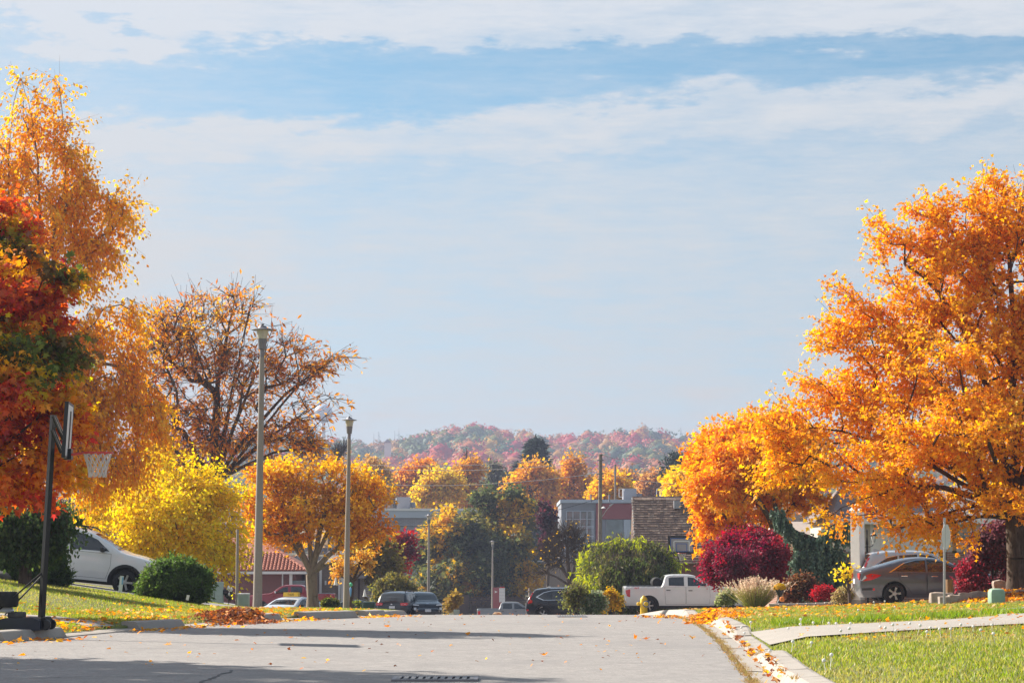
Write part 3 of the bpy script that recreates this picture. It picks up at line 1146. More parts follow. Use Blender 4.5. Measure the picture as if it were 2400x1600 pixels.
# modern school block with the glazed stair
d = 290
org = at(1440, 1440, d)
org.z = Hf(org.x, d)
b = thing('school_building', 'two storey school block with glazed stairwell and dark red cladding', 'building', org)
pxb(MB(), 1316, 1178, 1660, 1470, d, 22, org).build('wall', M['school_grey'], b)
pxb(MB(), 1313, 1170, 1664, 1178, d - .4, 23, org).build('roof_cap', M['school_blue'], b)
pxb(MB(), 1397, 1179, 1660, 1216, d - .25, .24, org).build('red_panel', M['school_red'], b)
pxb(MB(), 1397, 1216.5, 1408, 1470, d - .25, .24, org).build('red_panel', M['school_red'], b)
pxb(MB(), 1420, 1217, 1460, 1300, d - .2, .19, org).build('window', M['blue_glass'], b)
pxb(MB(), 1462, 1217, 1478, 1300, d - .2, .19, org).build('window', M['school_blue'], b)
pxb(MB(), 1479, 1217, 1492, 1300, d - .2, .19, org).build('window', M['green_glass'], b)
gl = pxb(MB(), 1328, 1198, 1393, 1330, d - .2, .18, org).build('window', M['blue_glass'], b)
for x in (1328, 1343, 1360, 1376, 1388, 1392):
    pxb(MB(), x - .8, 1197, x + .8, 1330, d - .32, .11, org).build('mullion', M['school_blue'], gl)
for y in (1197, 1216, 1233, 1236, 1256, 1276):
    pxb(MB(), 1328, y - .7, 1393, y + .7, d - .30, .09, org).build('mullion', M['school_blue'], gl)
for x in (1318, 1340, 1366, 1392):
    pxb(MB(), x - .4, 1178, x + .4, 1197, d - .06, .05, org).build('panel_seam', M['hvac'], b)
for x0, x1 in ((1461, 1492), (1549, 1580)):
    hv = pxb(MB(), x0, 1144, x1, 1170, d + 5, 3, org).build('air_handler', M['hvac'], b)
    m = MB()
    for xx in (x0 - 10, x0 - 2):
        pxb(m, xx - .6, 1145, xx + .6, 1164, d + 5, .1, org)
    for yy_ in (1145, 1164):
        pxb(m, x0 - 10, yy_ - .6, x0 - 2, yy_ + .6, d + 5, .1, org)
    m.build('guard_frame', M['white_paint'], hv)
    pxb(MB(), x0 - 1, 1145, x0 + 3, 1150, d + 4.7, .25, org).build('duct', M['white_paint'], hv)
    pxb(MB(), x1 + .3, 1156, x1 + 12, 1169, d + 7, 2, org).build('side_unit', M['hvac'], hv)
for x in (1385, 1428):
    m = MB()
    a = at(x, 1176, d - 1) - org
    m.tube((a.x, a.y, a.z), (a.x, a.y, a.z + .9), .09, .09).build('roof_vent', M['school_grey'], b)
# pale masonry building low behind the bare tree
d = 280
org = at(1330, 1440, d)
org.z = Hf(org.x, d)
b = thing('low_building', 'plain pinkish beige wall behind the bare grey tree', 'building', org)
pxb(MB(), 1240, 1318, 1480, 1470, d, 8, org).build('wall', M['beige_wall'], b)
pxb(MB(), 1238, 1314, 1482, 1318, d - .2, 8.4, org).build('roof_cap', M['school_grey'], b)


def slope_tiles(root, name, O, ux, us, nx, ns, w, h, mat, mesh_fn, jitter=.01):
    """lay pieces on a sloping roof: O lower corner, ux along the eave, us up the slope (unit vectors)"""
    ux, us = Vector(ux).normalized(), Vector(us).normalized()
    nn = ux.cross(us).normalized()
    proto = None
    for j in range(ns):
        for i in range(nx):
            p = O + ux * (w * (i + .5)) + us * (h * j) + nn * random.uniform(0, jitter)
            if proto is None:
                proto = mesh_fn(ux, us, nn)
            o = link(name, proto, mat, root, p)


# bungalow with the clay tile roof
d = 165
s = d / F
org = at(640, 1440, d)
org.z = Hf(org.x, d) - .3
b = thing('bungalow', 'red brick bungalow with terracotta barrel tile roof behind the red pickup', 'house', org)
x0, x1 = (470 - 640) * s, (708 - 640) * s
zf = lambda y: (at(640, y, d) - org).z
ze = zf(1338)
MB().box(((x0 + x1) / 2, 5, ze / 2), (x1 - x0 - 1.0, 9, ze)).build('wall', M['brick_red'], b)
# hip roof
xr0, xr1 = x0 - .3, x1 + .25
ridge_z, ridge_y = ze + 2.5, 5.0
MB().add([(xr0, .1, ze), (xr1, .1, ze), (xr1, 9.9, ze), (xr0, 9.9, ze), (xr0 + 1, ridge_y, ridge_z), (xr1 - 4.2, ridge_y, ridge_z)], [(0, 1, 5, 4), (1, 2, 5), (2, 3, 4, 5), (3, 0, 4), (3, 2, 1, 0)]).build('roof', M['tile'], b)
f_ = MB()
f_.box(((xr0 + xr1) / 2, .02, ze - .10), (xr1 - xr0, .09, .18)).build('fascia', M['white_paint'], b)
MB().box((xr1 - .02, 5, ze - .10), (.09, 9.8, .18)).build('fascia', M['white_paint'], b)


def barrel(ux, us, nn):
    m = MB()
    vs = []
    k = 7
    for q in range(2):
        for i in range(k):
            a = math.pi * i / (k - 1)
            r = .115 - .018 * q
            lift = .05 - .035 * q
            vs.append(ux * (-math.cos(a) * r) + us * (.34 * q) + nn * (math.sin(a) * r + lift))
    fs = [(i, i + 1, k + i + 1, k + i) for i in range(k - 1)] + [tuple(range(k - 1, -1, -1))]
    o = m.add(vs, fs).build('roof_tile', M['tile'], None, True)
    me = o.data
    bpy.data.objects.remove(o)
    return me


random.seed(9)
us = Vector((0, ridge_y - .1, ridge_z - ze)).normalized()
ux = Vector((1, 0, 0))
tile_me = barrel(ux, us, ux.cross(us))
nn = ux.cross(us)
for j in range(9):
    dz = j * .30
    for i in range(60):
        X_ = xr1 - .16 - i * .255
        P = Vector((X_, .1, ze)) + us * dz
        hip = xr1 - (P.y - .1) / (ridge_y - .1) * 4.2
        if X_ > hip - .1 or X_ < (535 - 640) * s:
            continue
        if len(b.children) < 320:
            link('roof_tile', tile_me, None, b, P + nn * random.uniform(0, .015))
m = MB()
a = Vector((xr1, .1, ze))
c = Vector((xr1 - 4.2, ridge_y, ridge_z))
for k in range(14):
    m.tube(a + (c - a) * (k / 14) + Vector((0, 0, .06)), a + (c - a) * ((k + 1.1) / 14) + Vector((0, 0, .05)), .13, .115, 8)
m.build('hip_cap', M['tile'], b, True)
MB().tube(((660 - 640) * s, .42, 0), ((660 - 640) * s, .42, ze), .05).build('downspout', M['white_paint'], b)
MB().box(((680 - 640) * s, .3, ze / 2), (.20, .2, ze)).build('porch_post', M['white_paint'], b)
MB().box(((698 - 640) * s, .46, ze * .52), (.9, .08, 1.5)).build('window', M['blue_glass'], b)
# neighbouring tan stone wing with its own porch roof
org2 = at(810, 1440, 170)
org2.z = Hf(org2.x, 170) - .3
s2 = 170 / F
b = thing('stone_house', 'tan stone house with brown roof and white porch posts behind the leaning tree', 'house', org2)
zz_ = lambda y: (at(810, y, 170) - org2).z
MB().box(((775 - 810) * s2 + .2, 4, zz_(1322) / 2), (4.1, 8, zz_(1322))).build('wall', M['brick_tan'], b)
MB().add([((742 - 810) * s2, -.4, zz_(1320)), ((850 - 810) * s2, -.4, zz_(1320)), ((850 - 810) * s2, 9, zz_(1320)), ((742 - 810) * s2, 9, zz_(1320)), ((760 - 810) * s2, 4, zz_(1290)), ((825 - 810) * s2, 4, zz_(1290))],
         [(0, 1, 5, 4), (1, 2, 5), (2, 3, 4, 5), (3, 0, 4), (3, 2, 1, 0)]).build('roof', M['grey_roof'], b)
MB().add([((822 - 810) * s2, -1.2, zz_(1351)), ((858 - 810) * s2, -1.2, zz_(1351)), ((868 - 810) * s2, 2, zz_(1342)), ((840 - 810) * s2, 2, zz_(1338)), ((822 - 810) * s2, -1.2, zz_(1355)), ((858 - 810) * s2, -1.2, zz_(1355))],
         [(0, 1, 2, 3), (4, 5, 1, 0), (3, 2, 5, 4)]).build('porch_roof', M['grey_roof'], b)
for x in (796, 803, 752):
    MB().box(((x - 810) * s2, -.35, zz_(1322) / 2), (.16, .16, zz_(1322))).build('porch_post', M['white_paint'], b)
MB().box(((842 - 810) * s2, -.6, zz_(1352) / 2), (.14, .14, zz_(1352))).build('porch_post', M['dark_wood'], b)
MB().box(((763 - 810) * s2, -.06, zz_(1365)), (.12, .1, .3)).build('wall_lantern', M['white_paint'], b)

# house with the steep brown shingle roof
d = 150
s = d / F
org = at(1560, 1440, d)
org.z = Hf(org.x, d) - .3
b = thing('shingled_house', 'brick house under a steep dark brown shingled roof behind the basketball backboard', 'house', org)
zf = lambda y: (at(1560, y, d) - org).z
x0, x1 = (1492 - 1560) * s, (1760 - 1560) * s
ze, zr_ = zf(1318), zf(1172) + .35
dep = 4.2
MB().box(((x0 + x1) / 2 + .2, dep + .35, ze / 2), (x1 - x0 - .3, dep * 2 - .7, ze)).build('wall', M['brick_red'], b)
MB().add([(x0 + .34, .35, ze), (x0 + .34, 2 * dep - .35, ze), (x0 + .34, dep, zr_ - .35), (x0 + .5, .35, ze), (x0 + .5, 2 * dep - .35, ze), (x0 + .5, dep, zr_ - .35)], [(0, 2, 1), (3, 4, 5), (0, 1, 4, 3), (1, 2, 5, 4), (2, 0, 3, 5)]).build('gable', M['wood'], b)
MB().add([(x0, 0, ze - .05), (x1, 0, ze - .05), (x1, dep, zr_), (x0, dep, zr_), (x1, 2 * dep, ze - .05), (x0, 2 * dep, ze - .05)], [(0, 1, 2, 3), (3, 2, 4, 5), (5, 4, 1, 0), (0, 3, 5), (1, 4, 2)]).build('roof', M['brown_shingle'], b)
us = Vector((0, dep, zr_ - ze + .05))
Ls = us.length
us.normalize()
nn = Vector((1, 0, 0)).cross(us)
random.seed(12)
rows = int(Ls / .215)
SH = [MB() for _ in range(3)]
for j in range(rows):
    x = x0 + random.uniform(-.1, .05) - .02
    while x < x1 - .05:
        w_ = random.uniform(.14, .30)
        e = min(x + w_, x1)
        lo = us * (j * .215 - .02 + random.uniform(-.012, .012))
        hi = us * (j * .215 + .26)
        o_ = Vector((0, 0, ze - .05))
        t0, t1 = random.uniform(.05, .085), .008
        a0, a1 = Vector((x, 0, 0)), Vector((e - .008, 0, 0))
        vs = [o_ + a0 + lo + nn * t0, o_ + a1 + lo + nn * t0, o_ + a1 + hi + nn * t1, o_ + a0 + hi + nn * t1, o_ + a0 + lo, o_ + a1 + lo]
        SH[random.choice([0, 0, 0, 1, 1, 2])].add(vs, [(0, 1, 2, 3), (4, 5, 1, 0)])
        x = e
for mb, cl in zip(SH, ((.215, .145, .115), (.175, .118, .097), (.27, .195, .155))):
    so = mb.build('shingle_course', solid('shingle', cl, .95, var=.25, scale=3), b)
    so["kind"] = 'stuff'
bx = MB()
a = at(1596, 1182, d - .2) - org
bx.box((a.x, dep - .9, zr_ - .55), (.42, .5, .5)).build('roof_vent', M['hvac'], b)
for j in range(22):
    p_ = us * (j * Ls / 22) + Vector((x0 - .03, 0, ze))
    MB().box(tuple(p_ + Vector((0, .06, .0))), (.07, .14, .12)).build('rake_tooth', M['white_paint'], b)

# pale garage house behind the driveway cars
d = 96
s = d / F
org = at(2060, 1410, d)
org.z = Hf(org.x, d) - .2
b = thing('garage_house', 'pale sided house with low brick band and grey roof behind the driveway cars', 'house', org)
zf = lambda y: (at(2060, y, d) - org).z
X_ = lambda px: (px - 2060) * s
MB().box((X_(2200), 4, zf(1216) / 2 + zf(1292) / 2), (X_(2440) - X_(1960), 8, zf(1216) - zf(1292))).build('wall', M['siding'], b)
MB().box((X_(2200), 3.98, zf(1292) / 2), (X_(2442) - X_(1958), 8.1, zf(1292))).build('brick_band', M['brick_orange'], b)
MB().add([(X_(1945), -.5, zf(1220)), (X_(2450), -.5, zf(1220)), (X_(2450), 9, zf(1220)), (X_(1945), 9, zf(1220)), (X_(2010), 4.2, zf(1130)), (X_(2400), 4.2, zf(1130))], [(0, 1, 5, 4), (1, 2, 5), (2, 3, 4, 5), (3, 0, 4), (3, 2, 1, 0)]).build('roof', M['grey_roof'], b)
MB().box((X_(2198), -.55, zf(1222)), (X_(2452) - X_(1943), .10, .2)).build('fascia', M['white_paint'], b)
gd = MB().box((X_(2130), -.03, zf(1300) + .55), (3.0, .08, 2.2)).build('garage_door', M['white_paint'], b)
for k in range(4):
    MB().box((X_(2130) - 1.1 + k * .74, -.085, zf(1300) + 1.2), (.52, .03, .28)).build('pane', M['blue_glass'], gd)
for x in (2070, 2195):
    MB().box((X_(x), -.06, zf(1300) + .55), (.16, .12, 2.4)).build('door_trim', M['white_paint'], b)
MB().box((X_(2300), -.05, zf(1280)), (1.4, .08, 1.1)).build('window', M['blue_glass'], b)
# neighbouring tan house seen between the burgundy tree and the spruce
d = 104
s = d / F
org = at(1880, 1420, d)
org.z = Hf(org.x, d) - .2
b = thing('brick_house', 'orange brick house with beige roof glimpsed between burgundy tree and weeping spruce', 'house', org)
zf = lambda y: (at(1880, y, d) - org).z
X_ = lambda px: (px - 1880) * s
MB().box((X_(1910), 4.5, zf(1265) / 2), (X_(1990) - X_(1830), 7, zf(1265))).build('wall', M['brick_orange'], b)
MB().add([(X_(1815), .6, zf(1268)), (X_(2005), .6, zf(1268)), (X_(2005), 9, zf(1268)), (X_(1815), 9, zf(1268)), (X_(1850), 5, zf(1218)), (X_(1990), 5, zf(1218))], [(0, 1, 5, 4), (1, 2, 5), (2, 3, 4, 5), (3, 0, 4), (3, 2, 1, 0)]).build('roof', solid('beige_roof', (.38, .31, .27), .9, var=.1), b)
MB().box((X_(1862), .93, zf(1345)), (.12, .12, 2.6)).build('downspout', M['white_paint'], b)

# far roofs and the water tower
d = 560
org = at(938, 1180, d)
org.z = Hf(org.x, d)
b = thing('far_house', 'far house with a grey gabled roof peeking over the air handler', 'house', org)
s = d / F
zt = (at(938, 1146, d) - org).z
MB().box((0, 5, zt / 2 - .9), (4.6, 9, zt - 1.8)).build('wall', M['beige_wall'], b)
MB().add([(-2.9, 0, zt - 1.9), (2.9, 0, zt - 1.9), (2.9, 10, zt - 1.9), (-2.9, 10, zt - 1.9), (0, 0, zt), (0, 10, zt)], [(0, 1, 4), (2, 3, 5), (1, 2, 5, 4), (3, 0, 4, 5), (3, 2, 1, 0)]).build('roof', M['grey_roof'], b)
d = 1330
org = at(909, 1052, d)
b = thing('far_house', 'tiny white house among the trees on the hillside', 'house', org - Vector((0, 0, 9)))
MB().box((0, 0, 8.5), (3.6, 5, 8)).build('wall', M['white_paint'], b)
MB().add([(-2.2, -3, 12.5), (2.2, -3, 12.5), (2.2, 3, 12.5), (-2.2, 3, 12.5), (0, -3, 14.5), (0, 3, 14.5)], [(0, 1, 4), (2, 3, 5), (1, 2, 5, 4), (3, 0, 4, 5), (3, 2, 1, 0)]).build('roof', M['hvac'], b)
d = 1650
c = at(758, 968, d)
g = Hf(c.x, d)
b = thing('water_tower', 'pale round water tower on the hill behind the locust twigs', 'water tower', (c.x, d, g))
R_ = 6.4
MB().lathe([(.1, -R_)] + [(R_ * math.cos(a_), R_ * math.sin(a_)) for a_ in np.linspace(-1.4, 1.4, 13)] + [(.1, R_)], 24, (0, 0, c.z - g)).build('tank', solid('tank_blue', (.50, .56, .66), .5, var=0), b, True)
MB().lathe([(3.6, 0), (1.5, 4), (1.3, c.z - g - R_ + .5)], 16).build('stem', M['white_paint'], b, True)
# fence
d = 262
org = at(1130, 1438, d)
org.z = Hf(org.x, d)
b = thing('board_fence', 'dark wooden picket fence under the big dark maple', 'fence', org)
s = d / F
zt = (at(1130, 1396, d) - org).z
m = MB()
random.seed(3)
for k in range(64):
    x = (1072 - 1130) * s + k * .135
    m.box((x, 0, zt * .5 + random.uniform(-.05, .05) - .1), (.10, .03, zt + random.uniform(-.1, .12)))
pk = m.build('picket_row', M['dark_wood'], b)
pk["kind"] = 'stuff'
for q in (.25, .8):
    MB().box(((1165 - 1130) * s, .06, zt * q), (9.3, .06, .12)).build('rail', M['dark_wood'], b)
MB().box(((1082 - 1130) * s, -.15, zt * .5), (1.6, .06, zt + .3)).build('gate_panel', M['dark_wood'], b)


# ------------------------------------------------------------------ far wooded hill


def forest(name, x, y, hmin, hmax, seed, palf, faces=34, size=2.7):
    rng = np.random.default_rng(seed)
    n = len(x)
    h = rng.uniform(hmin, hmax, n)
    rx = h * rng.uniform(.34, .50, n)
    base = H(x, y)
    C = np.column_stack([x, y, base + h * .60])
    R = np.column_stack([rx, rx, h * .42])
    u = rng.normal(size=(n, faces, 3))
    u[:, :, 2] = np.abs(u[:, :, 2]) * rng.choice([1, 1, 1, -.5], (n, faces))
    u[:, :, 1] -= .25
    u = norm(u)
    lump = 1 + .2 * np.sin(u[:, :, 0] * 5 + rng.uniform(0, 6, (n, 1))) * np.sin(u[:, :, 2] * 5 + rng.uniform(0, 6, (n, 1)))
    pos = C[:, None] + u * R[:, None] * (lump * rng.uniform(.84, 1.06, (n, faces)))[:, :, None]
    nr = norm(u + rng.normal(0, .30, u.shape))
    ax = np.cross(nr, rng.normal(size=u.shape))
    cols = palf(x, y, rng)
    cc = np.repeat(cols, faces, 0)
    cc = vary(rng, cc, .16)
    pos = pos.reshape(-1, 3)
    # closed lumpy crowns, roughened with leafy tufts
    bm = bmesh.new()
    bmesh.ops.create_icosphere(bm, subdivisions=1, radius=.88)
    bm.verts.index_update()
    T = np.array([v_.co for v_ in bm.verts])
    Fc = np.array([[v_.index for v_ in f.verts] for f in bm.faces])
    bm.free()
    Fc = Fc[T[Fc].mean(1)[:, 2] > -.45]
    Fc = Fc[T[Fc].mean(1)[:, 1] < .55]
    m = len(T)
    bump = 1 + .13 * np.sin(T[None, :, 0] * 4.1 + rng.uniform(0, 6, (n, 1))) * np.sin(T[None, :, 2] * 4.3 + rng.uniform(0, 6, (n, 1))) + .10 * np.sin(T[None, :, 1] * 6 + T[None, :, 0] * 5 + rng.uniform(0, 6, (n, 1))) + rng.normal(0, .055, (n, m))
    Vd = C[:, None] + T[None] * R[:, None] * bump[:, :, None]
    V2, T2 = Vd.reshape(-1, 3), TPL['kite']
    A_, N_ = norm(ax.reshape(-1, 3)), norm(nr.reshape(-1, 3))
    B_ = np.cross(A_, N_)
    sz = (rng.uniform(.7, 1.2, n * faces) * size).reshape(-1, 1, 1)
    Vk = pos[:, None, :] + sz * (B_[:, None, :] * T2[None, :, 0:1] + A_[:, None, :] * T2[None, :, 1:2] + N_[:, None, :] * T2[None, :, 2:3])
    lo = (Fc[None] + (np.arange(n) * m)[:, None, None]).reshape(-1)
    nk = n * faces
    L = np.concatenate([lo, np.arange(nk * 4) + len(V2)])
    St = np.concatenate([np.arange(len(lo) // 3) * 3, len(lo) + np.arange(nk) * 4])
    cd = np.repeat(cols, m, 0) * (1 + rng.normal(0, .10, (n * m, 1)))
    o = npmesh(name, np.concatenate([V2, Vk.reshape(-1, 3)]), L, St, M['leaf_dull'], None, np.clip(np.concatenate([cd, np.repeat(cc, 4, 0)]), 0, .95), smooth=True)
    o["kind"] = 'stuff'
    return o


HILL = np.array([(.11, .15, .06), (.19, .19, .055), (.065, .11, .06), (.42, .05, .06), (.52, .12, .08), (.42, .21, .055), (.54, .33, .08), (.30, .16, .085), (.46, .17, .08)])


def hillpal(x, y, rng):
    f = np.sin(x / 47 + 1.0 + np.sin(y / 90)) + np.sin(y / 61 + x / 133) + rng.normal(0, .55, len(x))
    g = np.clip((x + 60) / 260, 0, 1)           # greener to one side
    warm = f > (.25 + .75 * g)
    a = rng.choice([0, 1, 2, 5, 7], len(x), p=[.3, .22, .2, .14, .14])
    b = rng.choice([3, 4, 5, 6, 8], len(x), p=[.34, .24, .14, .10, .18])
    return HILL[np.where(warm, b, a)]


rng = np.random.default_rng(21)
N = 3800
yy = 760 * (1800 / 760)**rng.uniform(0, 1, N)
xx = rng.uniform(-1, 1, N) * (.2125 * yy + 70)
forest('forest', xx, yy, 11, 18, 22, hillpal, 60, 2.1)
N = 520
yy = rng.uniform(540, 760, N)
xx = rng.uniform(-1, 1, N) * (.2125 * yy + 30)
forest('forest', xx, yy, 9, 16, 23, lambda x, y, r: np.array([(.30, .17, .08), (.36, .22, .08), (.16, .14, .07), (.22, .14, .10), (.38, .20, .06)])[r.integers(0, 5, len(x))], 40, 1.9)

# ------------------------------------------------------------------ haze in the valley air
hz = MB().box((0, 1300, 53.5), (2600, 3200, 123)).build('haze', None)
hm = bpy.data.materials.new('haze')
hm.use_nodes = True
ht = hm.node_tree
ht.nodes.clear()
ho = ht.nodes.new('ShaderNodeOutputMaterial')
pv = ht.nodes.new('ShaderNodeVolumePrincipled')
pv.inputs['Color'].default_value = (.46, .53, .74, 1)
pv.inputs['Density'].default_value = .00030
pv.inputs['Anisotropy'].default_value = .25
ht.links.new(pv.outputs[0], ho.inputs['Volume'])
hz.data.materials.append(hm)
tag(hz, kind='stuff')

# ------------------------------------------------------------------ trees and shrubs near the camera outwards
tree('maple_tree', 'big spreading orange maple overhanging the grey sedan and its driveway', 'tree', 2384, 1398, 66,
     [(2450, 560, 230, 170), (2330, 530, 130, 130), (2220, 560, 90, 100), (2230, 680, 160, 130), (2120, 620, 95, 105), (2020, 690, 80, 90), (2190, 490, 80, 75), (2060, 560, 75, 75), (1890, 960, 85, 65), (1850, 1005, 80, 60), (2000, 1165, 70, 50), (2080, 1195, 90, 50), (2180, 1212, 95, 50), (2265, 1208, 85, 45), (2110, 1225, 75, 46, -2), (1980, 800, 80, 80), (2080, 800, 140, 110), (2300, 840, 230, 170), (2500, 850, 230, 210), (2010, 930, 130, 95), (1930, 900, 70, 55), (2180, 990, 240, 130),
      (2420, 1060, 260, 140), (1950, 1070, 130, 110), (2080, 1140, 150, 70), (2260, 1170, 160, 60), (1880, 1150, 75, 60), (2650, 800, 230, 260), (2620, 1080, 200, 130), (2180, 1235, 100, 58), (2090, 1235, 65, 50), (2030, 1215, 60, 55), (2290, 1245, 80, 45), (1970, 1190, 75, 55), (1860, 1060, 80, 80), (1830, 1110, 80, 70), (2075, 1252, 28, 34), (2160, 1278, 30, 38), (2350, 480, 60, 70), 
      (2250, 1000, 160, 90, -3.5), (2060, 1050, 120, 90, -3.0), (2350, 1180, 120, 55, -3), (2160, 860, 130, 90, -2.5), ],
     (2380, 1215), natt=1340, tw=5, twl=.75, lv=18, leaf='lobe', ls=.122, flat=.55, vertical=.6, pals=(OR, [(.90, .45, .035, 2), (.84, .32, .025, 2), (.92, .56, .055, 2)]), tr=.27, seed=11, spikes=.10, stems=9, patch_=1.8, spread=.08, minr=.007, shell=.3)

LM = [[(.66, .10, .07, 2), (.74, .22, .06, 2), (.54, .09, .10, 1)], [(.12, .18, .04, 2), (.16, .21, .05, 2), (.28, .30, .06, 1.2), (.34, .14, .09, .6)],
      [(.60, .50, .05, 2), (.80, .40, .04, 2), (.80, .28, .04, 1)], [(.84, .30, .025, 2), (.88, .42, .04, 2), (.72, .14, .05, 1.3)]]


def lm_col(A_world, rng, rel):
    z = A_world[:, 2]
    n = len(z)
    v = np.sin(A_world[:, 0] * 2.6 + 1) + np.sin(A_world[:, 1] * 2.2) + np.sin(z * 3.1 + 2) + rng.normal(0, .4, n)
    out_ = np.where(v > 1.2, 0, 1)
    out_ = np.where((v > .15) & (v <= 1.2), 2, out_)
    low = z + rng.normal(0, .35, n) < 3.7
    return np.where(low, np.where(v > 1.0, 0, np.where(v < -1.2, 2, 3)), out_)


tree('maple_tree', 'maple turning red and orange over green, above the portable basketball hoop', 'tree', -70, 1420, 46,
     [(30, 600, 80, 100), (-30, 540, 90, 120), (110, 680, 80, 80), (30, 770, 140, 110), (130, 860, 75, 100), (50, 960, 140, 100), (150, 990, 65, 70), (20, 1080, 150, 90), (130, 1100, 85, 50), (-130, 850, 160, 330), (-60, 1140, 160, 60), (70, 1150, 90, 40), (40, 900, 120, 120, -1.8), (0, 700, 100, 110, -1.6)],
     (-60, 1150), natt=560, tw=5, twl=.5, lv=10, leaf='maple', ls=.14, pals=LM, colf=lm_col, tr=.2, seed=12, stems=5, spread=.07, flat=.5, shell=.5, vertical=.8)
tree('birch_tree', 'tall birch with drooping amber leaves and pale twigs behind the red maple', 'tree', 70, 1400, 84,
     [(70, 260, 60, 90), (150, 330, 70, 110), (20, 380, 100, 120), (190, 440, 80, 90), (110, 500, 140, 110), (265, 480, 70, 80), (60, 650, 120, 150), (200, 600, 80, 110), (255, 560, 60, 70), (220, 760, 90, 90), (300, 730, 65, 80), (290, 860, 80, 110), (200, 920, 110, 130), (345, 950, 80, 100), (300, 1060, 90, 80), (130, 900, 130, 220), (250, 1060, 90, 80), (200, 1120, 90, 60), (130, 200, 40, 45), (50, 185, 30, 35)],
     (95, 900), natt=760, tw=5, twl=1.1, lv=13, leaf='kite', ls=.15, pals=(OR, [(.92, .46, .04, 2), (.94, .56, .06, 2), (.84, .34, .03, 1)]), droop=.62, tr=.2, bark='bark_pale', seed=13, stems=6, spread=.10, spikes=.06, shell=.3)
tree('locust_tree', 'sparse rust brown locust with dark forking limbs behind the nearest street lamp', 'tree', 490, 1425, 128,
     [(470, 800, 120, 130), (545, 730, 75, 75), (590, 700, 45, 55), (390, 850, 100, 130), (560, 890, 120, 120), (670, 860, 100, 90), (735, 860, 70, 45), (790, 835, 40, 30), (720, 960, 90, 60), (775, 930, 40, 30), (650, 1010, 110, 70), (430, 1010, 130, 110), (720, 1050, 75, 45), (530, 1010, 110, 80), (420, 1070, 110, 60), (610, 1085, 100, 45), (800, 835, 30, 22), (370, 740, 50, 50), (640, 770, 30, 25)],
     (500, 1140), natt=500, tw=6, twl=1.3, lv=3, leaf='narrow', ls=.36, flat=.7, pals=(RUST, RUST, OR), droop=.08, tr=.34, seed=14, stems=11, spread=.14, spikes=.2, minr=.015, shell=.3, patch_=3, node=.8, bend=.12)
tree('yellow_tree', 'bright yellow tree hanging over the nose of the white SUV', 'tree', 404, 1414, 92,
     [(380, 1170, 150, 100), (310, 1110, 70, 60), (470, 1160, 90, 90), (400, 1260, 150, 75), (500, 1280, 70, 60), (250, 1210, 70, 105), (225, 1180, 40, 60), (370, 1085, 60, 45), (470, 1090, 60, 50), (540, 1230, 40, 60), (430, 1330, 100, 30), (520, 1330, 40, 25), (390, 1200, 120, 90, -2.2), (470, 1260, 80, 60, -2)],
     (402, 1320), natt=480, tw=5, twl=1.15, lv=13, leaf='kite', ls=.15, pals=(YE, [(.92, .62, .04, 2), (.72, .64, .06, 1.5), (.88, .66, .10, 1)], YE), droop=.3, tr=.14, seed=15, stems=6, spread=.10, shell=.3, flat=.6, spikes=.06)
tree('orange_tree', 'round orange tree with several dark stems between two street lamps', 'tree', 733, 1424, 112,
     [(640, 1130, 70, 58), (605, 1185, 45, 55), (690, 1115, 75, 50), (790, 1110, 70, 46), (850, 1170, 78, 65), (868, 1240, 55, 50), (885, 1278, 34, 34), (815, 1266, 65, 42), (650, 1225, 78, 62), (720, 1180, 95, 75), (790, 1210, 85, 72), (690, 1262, 70, 38)],
     (730, 1345), natt=360, tw=5, twl=.9, lv=8, leaf='lobe', ls=.18, pals=(OR, [(.72, .27, .03, 2), (.60, .26, .04, 1), (.80, .42, .03, 2)], [(.92, .50, .03, 2), (.90, .60, .05, 1)], [(.46, .28, .05, 1), (.66, .30, .03, 2)]), tr=.26, bark='bark_pale', seed=16, stems=8, spread=.09, flat=.6, shell=.45, patch_=2.4, bend=.1)
tree('small_tree', 'thin leaning tree with pale orange leaves beside the base of a lamp pole', 'tree', 822, 1424, 106,
     [(812, 1335, 30, 22), (845, 1318, 25, 20), (800, 1350, 18, 12), (860, 1335, 18, 14)], (826, 1365), natt=46, tw=4, twl=.5, lv=6, leaf='kite', ls=.17, pals=(OR, [(.66, .38, .10, 1), (.60, .40, .12, 1)]), tr=.09, seed=17, stems=2)
tree('olive_tree', 'loose olive yellow tree behind the lamp pole and dark parked car', 'tree', 880, 1440, 172,
     [(870, 1310, 60, 55), (905, 1340, 40, 40), (840, 1350, 40, 30), (890, 1280, 30, 25)], (880, 1380), natt=170, tw=4, twl=1.1, lv=9, leaf='kite', ls=.32, pals=([(.26, .19, .05, 2), (.34, .26, .06, 2), (.20, .17, .05, 1)],), tr=.14, seed=18, stems=3)
tree('red_tree', 'small crimson tree in front of the grey brick wall', 'tree', 938, 1440, 190,
     [(922, 1290, 36, 36), (952, 1275, 24, 18), (925, 1325, 28, 25), (965, 1300, 14, 16)], (936, 1380), natt=120, tw=4, twl=.9, lv=9, leaf='kite', ls=.34, pals=(RED, CRIM, RED), tr=.12, seed=19, stems=3, shell=.6)
tree('weeping_shrub', 'dark green weeping shrub with yellowing edge behind the parked cars', 'shrub', 928, 1440, 162,
     [(925, 1360, 40, 26), (905, 1385, 28, 24), (950, 1388, 22, 26)], (927, 1390), natt=130, tw=5, twl=.5, lv=12, leaf='kite', ls=.22, pals=([(.06, .075, .025, 2), (.10, .11, .03, 1)], [(.30, .24, .05, 1), (.15, .15, .04, 2)]), tr=.10, seed=20, hang=1.5, stems=2, shell=.8)
